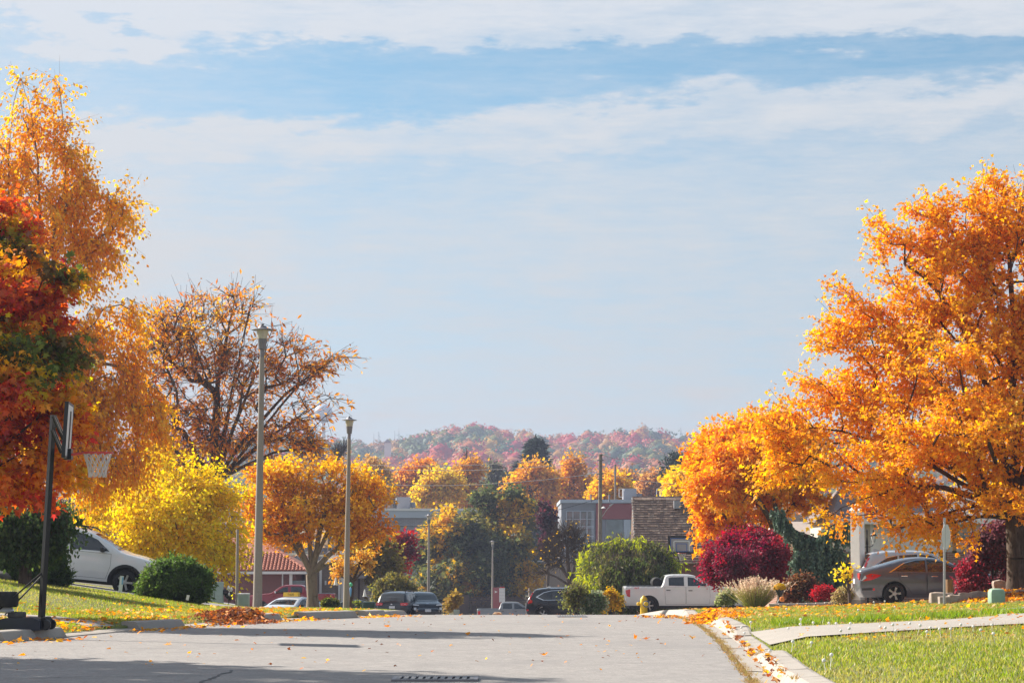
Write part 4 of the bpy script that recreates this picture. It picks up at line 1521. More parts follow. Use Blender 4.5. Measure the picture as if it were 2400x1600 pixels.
tree('maple_tree', 'large dark green maple with gold patches behind the black hatchback', 'tree', 1130, 1450, 272,
     [(1160, 1190, 75, 42), (1190, 1170, 40, 24), (1060, 1220, 60, 40), (1210, 1215, 55, 50), (1110, 1275, 140, 62), (1010, 1320, 50, 55), (1230, 1320, 42, 45), (1130, 1350, 140, 62), (1010, 1380, 55, 45), (1120, 1400, 110, 40), (1060, 1250, 70, 50, -3), (1180, 1290, 70, 60, -4), (1100, 1360, 120, 60, -4)],
     (1130, 1380), natt=620, tw=5, twl=1.2, lv=9, leaf='lobe', ls=.52, pals=([(.085, .11, .045, 2), (.11, .125, .05, 2)], [(.08, .105, .045, 1), (.13, .14, .05, 1)], [(.13, .14, .05, 2), (.34, .27, .06, 1)], [(.80, .48, .05, 2), (.66, .38, .05, 2), (.22, .20, .06, .8)]), tr=.4, seed=21, stems=6, shell=.75, patch_=2.6, spread=.3, vertical=.8)
tree('purple_tree', 'dark purple leaved tree beside the gold patched maple', 'tree', 1283, 1440, 225,
     [(1283, 1230, 18, 30), (1290, 1270, 20, 25), (1278, 1205, 10, 20)], (1285, 1330), natt=90, tw=4, twl=1.0, lv=9, leaf='kite', ls=.36, pals=([(.05, .02, .035, 2), (.12, .03, .04, 1)],), tr=.14, seed=22, stems=2)
tree('bare_tree', 'nearly bare grey tree with a few yellow leaves before the glass stairwell', 'tree', 1340, 1440, 176,
     [(1300, 1300, 45, 50), (1350, 1290, 40, 55), (1330, 1255, 45, 35), (1385, 1310, 35, 45), (1275, 1340, 30, 20), (1395, 1350, 25, 30)], (1336, 1372), natt=330, tw=4, twl=1.0, lv=.09, leaf='kite', ls=.24, pals=([(.80, .52, .04, 2), (.76, .38, .03, 1)],), tr=.22, seed=23, stems=8, minr=.018, bend=.08, spikes=.2)
tree('weeping_mulberry', 'weeping mulberry with a green dome and yellow green outer strands behind the pickup bed', 'tree', 1478, 1442, 130,
     [(1465, 1268, 70, 24), (1430, 1295, 60, 36), (1515, 1290, 60, 26), (1402, 1340, 30, 50), (1555, 1335, 40, 40), (1470, 1310, 95, 44), (1460, 1330, 80, 46, -2.2)],
     (1475, 1300), natt=520, tw=6, twl=.5, lv=12, leaf='narrow', ls=.29, vertical=.05, pals=([(.10, .13, .03, 2), (.07, .095, .025, 2)], [(.10, .12, .03, 1), (.17, .15, .05, 1)], [(.46, .49, .04, 2), (.30, .34, .04, 1.5)]), tr=.16, seed=24, hang=2.2, stems=5, shell=.9,
     colf=lambda A_world, rng, rel: np.where((rel[:, 0] + rng.normal(0, .4, len(rel)) < -1.7) | (rel[:, 0] > 2.1) | (rel[:, 2] + rng.normal(0, .2, len(rel)) > 1.2), 2, rng.integers(0, 2, len(rel))))
tree('maple_tree', 'dense orange maple standing between the brown shingled house and the burgundy tree', 'tree', 1836, 1424, 100,
     [(1720, 1070, 105, 85), (1660, 1120, 60, 95), (1790, 1010, 75, 50), (1662, 1230, 40, 70), (1700, 1190, 75, 75), (1800, 1120, 90, 90), (1860, 1060, 80, 80), (1690, 1035, 50, 30), (1730, 1240, 60, 35), (1800, 1210, 60, 35), (1672, 1285, 30, 28), (1880, 1160, 60, 60), (1690, 1130, 80, 90, -3), (1780, 1090, 90, 80, -3)],
     (1822, 1260), natt=640, tw=5, twl=.8, lv=11, leaf='lobe', ls=.19, pals=(OR, [(.92, .46, .03, 2), (.86, .34, .02, 2)], OR), tr=.22, seed=25, stems=6, spread=.10, flat=.6, shell=.45, spikes=.06)
tree('japanese_maple', 'rounded burgundy japanese maple above the white pickup hood', 'tree', 1772, 1420, 93,
     [(1750, 1300, 95, 50), (1700, 1325, 55, 42), (1808, 1315, 48, 52), (1755, 1262, 60, 22), (1680, 1352, 36, 24), (1760, 1350, 80, 26), (1730, 1320, 70, 40, -1.5), (1790, 1310, 50, 44, -1.2)],
     (1768, 1375), natt=520, tw=5, twl=.4, lv=11, leaf='kite', ls=.12, pals=([(.17, .025, .05, 2), (.13, .022, .05, 2)], CRIM, [(.46, .02, .035, 2), (.24, .02, .04, 1.5)]), tr=.12, seed=26, stems=6, shell=.75, spread=.09, vertical=.7)
tree('purple_shrub', 'tall maroon leaved shrub growing beside the big maple trunk', 'shrub', 2320, 1400, 72,
     [(2330, 1290, 55, 60), (2285, 1345, 42, 40), (2365, 1255, 45, 40), (2262, 1362, 20, 14), (2320, 1370, 60, 20), (2380, 1310, 40, 60)],
     (2325, 1375), natt=330, tw=5, twl=.35, lv=9, leaf='kite', ls=.115, pals=([(.20, .07, .09, 2), (.15, .05, .07, 2), (.32, .16, .15, 1)], [(.40, .05, .07, 1), (.22, .06, .08, 1.5)]), tr=.07, seed=27, stems=6, shell=.6, spread=.07, parts=('stem', 'foliage'))
tree('weeping_tree', 'dark green weeping tree hanging over the clipped cedar hedge', 'tree', 55, 1400, 60,
     [(60, 1195, 90, 35), (0, 1200, 90, 40), (105, 1205, 34, 30), (70, 1220, 60, 30)], (60, 1250), natt=230, tw=6, twl=.5, lv=14, leaf='kite', ls=.12, pals=(DGRN, DGRN), tr=.16, seed=28, hang=.8, stems=4, shell=.7,
     colf=lambda A_world, rng, rel: rng.integers(0, 2, len(rel)))


def shrub(name, label, px, py, d, blobs, fork, pals, natt=160, lv=9, ls=.12, leaf='kite', seed=1, twl=.3, cat='shrub', tw=5, **k):
    kw = dict(tr=.05, spread=.05, shell=.8, parts=('stem', 'foliage'), stems=4, minr=.004, vertical=.3)
    kw.update(k)
    return tree(name, label, cat, px, py, d, blobs, fork, natt=natt, tw=tw, twl=twl, lv=lv, ls=ls, leaf=leaf, pals=pals, seed=seed, **kw)


def core(root, blobs, d, base, f=.82):
    """the closed inner mass of a clipped evergreen"""
    m = MB()
    for b in blobs:
        bm = bmesh.new()
        bmesh.ops.create_icosphere(bm, subdivisions=3, radius=1)
        c = at(b[0], b[1], d) - Vector(base)
        s = d / F * f
        vs = []
        for v in bm.verts:
            n_ = 1 + .06 * math.sin(v.co.x * 9) * math.sin(v.co.z * 8 + 1) + .05 * math.sin(v.co.y * 11)
            vs.append(c + Vector((v.co.x * b[2] * s, v.co.y * b[2] * s * .85, v.co.z * b[3] * s)) * n_)
        bm.verts.index_update()
        m.add(vs, [[v.index for v in q.verts] for q in bm.faces])
        bm.free()
    o = m.build('inner_foliage', M['evergreen'], root, True)
    return o


M['evergreen'] = layered('evergreen', (.05, .08, .025), [((.08, .12, .035), 12, .4, .7, 4, (1, 1, 1))], 1, 1, 30, 'Object', .05)
EV = [[(.09, .15, .035, 2), (.12, .19, .045, 2), (.065, .11, .03, 1)], [(.15, .22, .05, 1), (.10, .16, .04, 1)]]
bl = [(410, 1362, 78, 52), (378, 1372, 55, 42), (445, 1370, 55, 46), (410, 1345, 60, 40), (365, 1390, 40, 28), (455, 1392, 42, 30)]
o = shrub('clipped_evergreen', 'clipped round evergreen shrub in the lawn before the white SUV', 410, 1416, 66, bl, (410, 1385), EV, 480, 8, .11, 'spray', 31, .16, droop=-.1)
core(o, bl, 66, o.location)
bl = [(35, 1310, 45, 42), (10, 1335, 45, 45), (60, 1345, 50, 38)]
o = shrub('cedar_hedge', 'cedar hedge shrub with lit tips behind the basketball pole', 30, 1385, 63, bl, (30, 1360), [DGRN, EV[0]], 280, 8, .115, 'spray', 32, .16)
core(o, bl, 63, o.location)
bl = [(112, 1328, 42, 52), (90, 1345, 46, 40), (128, 1346, 36, 42)]
o = shrub('cedar_hedge', 'shaded cedar hedge shrub touching the white SUV flank', 128, 1388, 64, bl, (128, 1365), [DGRN, DGRN], 280, 8, .115, 'spray', 33, .16)
core(o, bl, 64, o.location)

shrub('variegated_shrub', 'pale green variegated shrub beside the plumed ornamental grass', 1704, 1422, 86, [(1704, 1402, 20, 16), (1690, 1412, 14, 10)], (1704, 1412), ([(.46, .44, .28, 2), (.26, .30, .12, 2)],), 70, 8, .10, seed=34, twl=.18)
shrub('brown_shrub', 'reddish brown leafy shrub in the stone edged bed', 1876, 1420, 85, [(1880, 1378, 32, 28), (1860, 1395, 26, 20), (1900, 1395, 22, 18)], (1876, 1405), ([(.22, .08, .05, 2), (.14, .08, .035, 2)], [(.20, .12, .03, 1), (.34, .17, .10, 1)]), 190, 8, .11, seed=35, twl=.28)
shrub('burning_bush', 'small bright red bush at the foot of the weeping spruce', 1930, 1412, 84, [(1930, 1393, 24, 15), (1912, 1404, 18, 8)], (1930, 1405), ([(.52, .03, .04, 2), (.42, .06, .07, 2)],), 110, 8, .08, seed=36, twl=.2)
shrub('tan_shrub', 'low tan shrub at the foot of the white column', 1980, 1416, 80, [(1980, 1398, 20, 14), (1965, 1404, 14, 10)], (1980, 1408), ([(.42, .30, .16, 2), (.36, .30, .12, 2)],), 80, 8, .08, seed=37, twl=.2)
shrub('sapling', 'thin sapling with few orange and yellow leaves before the white column', 1992, 1415, 79, [(1985, 1350, 22, 28), (1965, 1345, 12, 20), (2000, 1375, 10, 18)], (1990, 1390), (OR, YE), 30, .9, .15, seed=38, twl=.3, stems=3)
shrub('twiggy_shrub', 'twiggy half bare green shrub at the nose of the black crossover', 1347, 1442, 100, [(1343, 1418, 18, 22), (1356, 1398, 14, 24), (1337, 1398, 12, 22)], (1345, 1425), ([(.17, .17, .06, 2), (.26, .15, .11, 1)], [(.22, .22, .06, 1), (.14, .15, .05, 1)]), 110, 3, .11, seed=39, twl=.45, spikes=.3)
shrub('variegated_shrub', 'white edged green shrub under the weeping mulberry', 1393, 1444, 100, [(1395, 1415, 24, 24), (1378, 1425, 16, 16)], (1393, 1428), ([(.42, .44, .32, 2), (.13, .19, .08, 3)],), 130, 8, .12, seed=40, twl=.25)
shrub('yellow_shrub', 'golden yellow shrub at the rear bumper of the white pickup', 1438, 1444, 104, [(1432, 1402, 16, 18), (1424, 1420, 18, 16), (1442, 1415, 12, 18)], (1438, 1428), ([(.70, .46, .03, 2), (.60, .36, .03, 1), (.30, .27, .05, 1)],), 90, 5, .14, seed=41, twl=.3)
shrub('orange_shrub', 'small orange shrub between the grey and the black parked cars', 972, 1432, 150, [(970, 1404, 10, 7), (964, 1408, 6, 5)], (972, 1415), (OR, ), 40, 6, .2, seed=42, twl=.2)
shrub('tan_bush', 'tan yellow bush behind the tail of the black hatchback', 1066, 1440, 158, [(1066, 1412, 13, 18), (1060, 1420, 12, 14)], (1066, 1425), ([(.42, .28, .08, 2), (.30, .22, .06, 1)],), 80, 7, .22, seed=43, twl=.4)
shrub('box_hedge', 'low boxy green hedge beside the lamp pole near the red pickup', 773, 1426, 104, [(773, 1415, 13, 8), (765, 1416, 8, 7), (782, 1416, 8, 7)], (773, 1420), (DGRN, [(.20, .19, .04, 1), (.06, .09, .02, 2)]), 80, 8, .10, seed=44, twl=.15)
shrub('low_shrub', 'low green shrub at the foot of the second lamp pole', 838, 1426, 96, [(838, 1419, 14, 6)], (838, 1423), ([(.11, .15, .03, 1), (.20, .22, .05, 1)],), 40, 8, .10, seed=45, twl=.15)
shrub('yellow_shrub', 'yellow green undergrowth beside the pale cabinet and the round evergreen', 480, 1416, 88, [(478, 1395, 16, 20), (490, 1405, 14, 12)], (480, 1408), (YE, [(.30, .26, .05, 1)]), 80, 7, .12, seed=46, twl=.3)


def weeping_spruce():
    d = 88
    base = at(1922, 1406, d)
    root = thing('weeping_spruce', 'weeping blue green spruce with one arm bent towards the burgundy tree', 'tree', base)
    b0 = np.array(base)
    rng = np.random.default_rng(50)
    arms = [[(1925, 1410), (1918, 1340), (1915, 1265), (1890, 1255), (1862, 1245), (1838, 1222), (1822, 1200), (1812, 1188)],
            [(1915, 1265), (1935, 1240), (1960, 1225), (1990, 1222)], [(1915, 1290), (1890, 1285), (1870, 1290), (1858, 1310)], [(1918, 1300), (1950, 1285), (1985, 1290)],
            [(1918, 1340), (1895, 1338), (1880, 1350)], [(1918, 1335), (1955, 1325), (1985, 1335)], [(1920, 1370), (1900, 1366), (1885, 1378)], [(1920, 1360), (1950, 1356), (1985, 1370)], [(1915, 1270), (1905, 1300), (1895, 1330)], [(1916, 1280), (1940, 1310), (1950, 1350)]]
    gp, segP, segQ, lens = [], [], [], []
    for ai, arm in enumerate(arms):
        off = 0 if ai == 0 else rng.uniform(-.7, .7)
        P = [np.array(at(a, b, d)) - b0 + np.array([0, off * min(1, q / 2), 0]) for q, (a, b) in enumerate(arm)]
        for q, (a, b) in enumerate(zip(P[:-1], P[1:])):
            r0 = max(.025, (.11 if ai == 0 else .05) * (1 - .8 * q / len(P)))
            gp.append((a, b, r0, r0 * .85))
            if ai == 0 and q < 2:
                continue
            k = int(np.linalg.norm(b - a) * 55)
            t = rng.uniform(0, 1, (k, 1))
            s_ = a + (b - a) * t + rng.normal(0, .10, (k, 3)) * np.array([1, 1.6, .5])
            L = rng.uniform(.22, .62, k) if ai == 0 and q >= 4 else rng.uniform(.3, .95, k)
            segP.append(s_)
            segQ.append(s_ + np.column_stack([rng.normal(0, .05, (k, 2)), -L]))
    tubemesh('trunk', [(np.array([g[0] for g in gp]), np.array([g[1] for g in gp]), np.array([g[2] for g in gp]), np.array([g[3] for g in gp]), 6)], M['bark'], root)
    P, Q = np.concatenate(segP), np.concatenate(segQ)
    rep = 34
    ti = np.repeat(np.arange(len(P)), rep)
    t = rng.uniform(0, 1, (len(ti), 1))
    pos = P[ti] + (Q - P)[ti] * t
    ax = norm(rng.normal(0, .5, pos.shape) + np.array([0, 0, -.9]))
    nr = rng.normal(size=pos.shape)
    pal = [(.11, .17, .12, 2), (.08, .125, .09, 2), (.17, .23, .14, 1)]
    leaves('crown', pos, ax, nr, rng.uniform(.09, .17, len(pos)), vary(rng, pick(rng, pal, len(pos)), .2), 'kite', M['leaf_dull'], root)


weeping_spruce()

# the tree that stands outside the picture and shades the near asphalt
def side_tree():
    x, y = -14.8, 33.2
    px = 1200 + x / y * F
    py = 1300 + (EYE - Hf(x, y)) / y * F
    s = y / F
    u = lambda m: m / s
    tree('maple_tree', 'dense maple beyond the edge of the photo that shades the near asphalt', 'tree', px, py, y,
         [(px, py - u(6.2), u(3.2), u(3.0)), (px + u(.9), py - u(8.0), u(2.4), u(1.8)), (px - u(1), py - u(5), u(2.8), u(2)), (px + u(1.2), py - u(5.0), u(2.2), u(1.8))],
         (px, py - u(3.2)), natt=330, tw=5, twl=.7, lv=7, leaf='lobe', ls=.24, pals=(OR,), tr=.2, seed=30, stems=5, shell=.3)


side_tree()

# plumed ornamental grass
rt = thing('ornamental_grass', 'ornamental grass clump with feathery cream plumes', 'grass clump', at(1770, 1424, 84))
rng = np.random.default_rng(51)
n = 1700
a = rng.uniform(0, 2 * np.pi, n)
r_ = rng.uniform(0, .26, n)
P = np.column_stack([np.cos(a) * r_, np.sin(a) * r_, np.zeros(n)])
dirs = np.column_stack([np.cos(a), np.sin(a)]) * (r_ / .26 * 1.0 + rng.normal(0, .25, n))[:, None]
blades('blade_tuft', P, .72, .010, [(.34, .34, .09, 2), (.48, .40, .18, 1.4), (.22, .25, .06, 1)], 51, parent=rt, dirs=dirs)
n = 330
a = rng.uniform(0, 2 * np.pi, n)
r_ = rng.uniform(0, .26, n)
ln = (r_ / .26 * .9 + rng.normal(0, .22, n))
d2 = np.column_stack([np.cos(a), np.sin(a)]) * ln[:, None]
hz_ = rng.uniform(.30, .72, n) * (1 - .25 * np.clip(ln, 0, 1))
P0 = np.column_stack([np.cos(a) * r_ + d2[:, 0] * hz_, np.sin(a) * r_ + d2[:, 1] * hz_, hz_])
pp = np.repeat(P0, 14, 0) + np.concatenate([np.repeat(d2, 14, 0), np.ones((n * 14, 1))], 1) * (np.tile(np.linspace(0, .36, 14), n))[:, None] + rng.normal(0, .012, (n * 14, 3))
ax = norm(np.concatenate([np.repeat(d2, 14, 0), np.ones((n * 14, 1))], 1) + rng.normal(0, .35, (n * 14, 3)))
leaves('plume', pp, ax, rng.normal(size=pp.shape), rng.uniform(.05, .085, len(pp)), vary(rng, pick(rng, [(.60, .46, .34, 2), (.50, .36, .26, 2), (.68, .56, .44, 1)], len(pp)), .15), 'kite', M['grass'], rt)

# trees of the valley floor, each above the roofs that stand before it
BK = [('autumn_tree', 'tan tree beyond the grey school, nearest to the second lamp pole', 868, 1150, 370, [(870, 1130, 40, 50), (850, 1160, 30, 40), (895, 1150, 24, 36)], TAN),
      ('autumn_tree', 'copper orange tree above the rooftop air handler of the grey school', 968, 1190, 420, [(965, 1125, 28, 30), (990, 1110, 26, 26), (950, 1140, 18, 24)], [(0.78, 0.36, 0.05, 2), (0.67, 0.26, 0.04, 2)]),
      ('autumn_tree', 'broad golden yellow tree rising above the grey school roof edge', 1030, 1200, 390, [(1030, 1140, 42, 36), (1000, 1165, 34, 26), (1055, 1150, 26, 36)], [(0.87, 0.60, 0.05, 2), (0.78, 0.48, 0.04, 2), (0.70, 0.63, 0.07, 1)]),
      ('autumn_tree', 'amber tree with wispy top next to the golden yellow tree', 1098, 1200, 400, [(1085, 1130, 26, 36), (1110, 1110, 20, 28), (1100, 1165, 30, 30)], [(0.73, 0.43, 0.07, 2), (0.64, 0.33, 0.07, 2)]),
      ('grey_tree', 'greyish almost leafless tree between amber trees below the hill', 1160, 1200, 440, [(1160, 1120, 30, 36), (1145, 1150, 28, 30), (1180, 1145, 20, 30)], [(0.22, 0.20, 0.14, 2), (0.15, 0.17, 0.10, 1)]),
      ('autumn_tree', 'large amber tree just in front of the dark spruce', 1245, 1210, 380, [(1250, 1120, 36, 34), (1220, 1150, 36, 34), (1275, 1145, 34, 40), (1240, 1180, 50, 30)], [(0.78, 0.42, 0.05, 2), (0.84, 0.49, 0.07, 2), (0.64, 0.30, 0.05, 1)]),
      ('autumn_tree', 'tall amber tree beside the wooden utility pole', 1345, 1210, 390, [(1345, 1110, 28, 36), (1325, 1150, 34, 34), (1370, 1150, 28, 34), (1345, 1180, 45, 24)], [(0.78, 0.41, 0.07, 2), (0.70, 0.35, 0.07, 2)]),
      ('autumn_tree', 'russet topped round tree behind the short metal pole', 1445, 1190, 470, [(1440, 1130, 40, 26), (1470, 1145, 30, 28), (1425, 1155, 30, 26)], [(0.56, 0.26, 0.09, 2), (0.67, 0.33, 0.09, 1)]),
      ('autumn_tree', 'gold tree low behind the small metal pole and red school wall', 1425, 1200, 340, [(1420, 1165, 22, 22), (1440, 1150, 18, 22)], [(0.84, 0.51, 0.04, 2)]),
      ('autumn_tree', 'peach tinted tree between rooftop units and the dark pine', 1540, 1190, 430, [(1535, 1140, 26, 26), (1515, 1160, 24, 22), (1555, 1165, 20, 20)], [(0.67, 0.36, 0.12, 2), (0.59, 0.33, 0.13, 1)]),
      ('autumn_tree', 'small yellow tree peeking over the brown shingled ridge', 1612, 1200, 250, [(1610, 1155, 22, 18), (1632, 1150, 18, 18)], [(0.87, 0.63, 0.05, 2), (0.81, 0.51, 0.04, 1)])]
for i, (nm, lb, px, py, d, bls, pal) in enumerate(BK):
    g = Hf((px - 1200) / F * d, d)
    pyg = 1300 + (EYE - g) / d * F
    tree(nm, lb, 'tree', px, pyg, d, bls, (px, (bls[0][1] + bls[0][3] * .9)), natt=190, tw=4, twl=2.0, lv=8 if nm != 'grey_tree' else 3, leaf='kite', ls=.62, pals=(pal,), tr=.28, seed=60 + i, stems=4, minr=.03, spread=.4, group='valley trees beyond the roofs', shell=.5, node=1.4, spikes=.12)
for i, (lb, px, py, d, bls) in enumerate((('bare dead tree with upright forks over the golden tree', 1090, 1200, 410, [(1092, 1090, 10, 40), (1075, 1110, 14, 20), (1100, 1130, 10, 30)]),
                                         ('bare tree with forked crown beside the second lamp head', 772, 1100, 300, [(790, 1070, 18, 26), (775, 1085, 16, 16), (805, 1055, 10, 12)]),
                                         ('cluster of bare upright stems beyond the locust', 730, 1110, 320, [(728, 1040, 18, 36), (740, 1060, 14, 26), (715, 1060, 12, 26)]))):
    g = Hf((px - 1200) / F * d, d)
    pyg = 1300 + (EYE - g) / d * F
    tree('bare_tree', lb, 'tree', px, pyg, d, bls, (px, bls[0][1] + 60), natt=60, tw=4, twl=1.5, lv=0, tr=.22, seed=80 + i, stems=3, minr=.035, node=1.2, spikes=.4)


def conifer(name, label, px, ptop, d, wpx, seed, pal, shape=1.0, sparse=1.0):
    g = Hf((px - 1200) / F * d, d)
    s = d / F
    x = (px - 1200) * s
    base = Vector((x, d, g))
    hgt = at(px, ptop, d).z - g
    root = thing(name, label, 'tree', base)
    MB().tube((0, 0, -.3), (0, 0, hgt * .98), hgt * .018, .02, 7).build('trunk', M['bark'], root, True)
    rng = np.random.default_rng(seed)
    n = int(2300 * sparse)
    h = rng.uniform(.06, 1, n)**.8
    R = wpx * s * (1 - h)**shape * rng.uniform(.25, 1.0, n)**.6 * (1 + .28 * np.sin(h * 60 + rng.normal(0, .5, n)))
    a = rng.uniform(0, 2 * np.pi, n)
    pos = np.column_stack([np.cos(a) * R, np.sin(a) * R, h * hgt - R * .25])
    ax = np.column_stack([np.cos(a), np.sin(a), np.full(n, -.35)]) + rng.normal(0, .3, (n, 3))
    nr = np.array([0, 0, 1.0]) + rng.normal(0, .4, (n, 3))
    leaves('crown', pos, ax, nr, rng.uniform(.5, 1.1, n) * wpx * s * .26, vary(rng, pick(rng, pal, n), .25), 'spray', M['leaf_dull'], root)
    return root


SP = [(.035, .055, .04, 2), (.05, .07, .05, 2)]
conifer('spruce_tree', 'tall dark spruce standing before the wooded hill', 1256, 1030, 430, 125, 90, SP, 1.05, 2.2)
conifer('spruce_tree', 'lower dark conifer merging with the tall spruce', 1222, 1085, 440, 90, 91, SP, .7, 1.5)
bls = [(1590, 1098, 34, 36), (1600, 1130, 40, 40), (1560, 1125, 22, 18), (1590, 1160, 36, 24)]
g = Hf((1590 - 1200) / F * 330, 330)
tree('pine_tree', 'dark irregular pine behind the orange maple and rooftop unit', 'tree', 1595, 1300 + (EYE - g) / 330 * F, 330, bls, (1592, 1170), natt=120, tw=4, twl=1.1, lv=10, leaf='spray', ls=.55, pals=(SP,), tr=.28, seed=92, lmat='leaf_dull', minr=.03, shell=.6, spread=.3)
for i, (px, ptop, d, w) in enumerate(((925, 1008, 1500, 5), (935, 1004, 1500, 6), (876, 1014, 1480, 5), (888, 1012, 1480, 9), (1596, 1001, 1700, 8))):
    conifer('spruce_tree', ['far pointed conifer on the hill crest, taller of a close pair', 'far pointed conifer on the hill crest, fuller of a close pair', 'tiny conifer on the crest above the pale yellow wood', 'flat topped conifer on the crest above the pale yellow wood', 'lone dark conifer on the crest above the utility pole'][i], px, ptop, d, w, 95 + i, SP, .8, .12)

# ------------------------------------------------------------------ vehicles


def rounded(pts, n=5):
    out_ = []
    N_ = len(pts)
    for i, p in enumerate(pts):
        r = p[2] if len(p) > 2 else 0
        P = Vector(p[:2])
        if i == 0 or i == N_ - 1 or r == 0:
            out_.append(tuple(P))
            continue
        A, B = Vector(pts[i - 1][:2]), Vector(pts[i + 1][:2])
        ra = min(r, .48 * (A - P).length)
        rb = min(r, .48 * (B - P).length)
        a, b = P + (A - P).normalized() * ra, P + (B - P).normalized() * rb
        for k in range(n + 1):
            t = k / n
            out_.append(tuple(a * (1 - t)**2 + P * 2 * t * (1 - t) + b * t * t))
    res = [out_[0]]
    for q in out_[1:]:
        if (Vector(q) - Vector(res[-1])).length > .012:
            res.append(q)
    # split long spans
    fin = [res[0]]
    for q in res[1:]:
        a = Vector(fin[-1])
        L = (Vector(q) - a).length
        k = max(1, int(L / .22))
        for j in range(1, k + 1):
            fin.append(tuple(a + (Vector(q) - a) * (j / k)))
    return fin


def shrink(poly, e):
    n = len(poly)
    area = sum(poly[i][0] * poly[(i + 1) % n][1] - poly[(i + 1) % n][0] * poly[i][1] for i in range(n))
    sg = 1 if area > 0 else -1
    res = []
    for i in range(n):
        p0, p1, p2 = Vector(poly[i - 1]), Vector(poly[i]), Vector(poly[(i + 1) % n])
        a, b = (p1 - p0).normalized(), (p2 - p1).normalized()
        n1, n2 = Vector((-a.y, a.x)) * sg, Vector((-b.y, b.x)) * sg
        m = (n1 + n2)
        m = m.normalized() if m.length > 1e-6 else n1
        res.append(tuple(p1 + m * (e / max(.4, m.dot(n1)))))
    return res


WHEELS = {}


def wheel_meshes(r, w, style):
    key = (r, w, style)
    if key in WHEELS:
        return WHEELS[key]
    ri = r * (.66 if style != 'truck' else .60)
    t = MB()
    t.lathe([(ri, -w / 2 + .01), (r - .03, -w / 2), (r - .006, -w / 2 + .03), (r, 0), (r - .006, w / 2 - .03), (r - .03, w / 2), (ri, w / 2 - .01), (ri, -w / 2 + .01)], 28, axis='y', caps=False)
    d = MB()
    d.lathe([(ri + .004, -w / 2 + .012), (ri - .015, -w / 2 + .004), (ri - .03, -w / 2 + .03), (ri - .03, w / 2 - .05), (.02, w / 2 - .05)], 26, axis='y', caps=False)
    sp = MB()
    ns = 5 if style != 'steel' else 8
    for k in range(ns):
        a = 2 * math.pi * k / ns + .3
        for off in ((-.10, .10) if style in ('alloy',) else (0,)):
            aa = a + off
            m = Matrix.Rotation(aa, 4, 'Y')
            sp.box((0, -w / 2 + .026, ri * .52), (ri * (.13 if style == 'alloy' else .24), .03, ri * .94), m)
    sp.lathe([(.065, -w / 2 + .045), (.065, -w / 2 + .006), (.03, -w / 2 + .0)], 12, axis='y')
    objs = []
    for mb, nm, mt in ((t, 'wheel', M['rubber']), (d, 'rim', M['black_metal']), (sp, 'spokes', M['alloy'])):
        o = mb.build(nm, mt, None, True)
        objs.append(o.data)
        bpy.data.objects.remove(o)
    # the rim keeps dark barrel and bright spokes as one part: join by materials
    WHEELS[key] = objs
    return objs


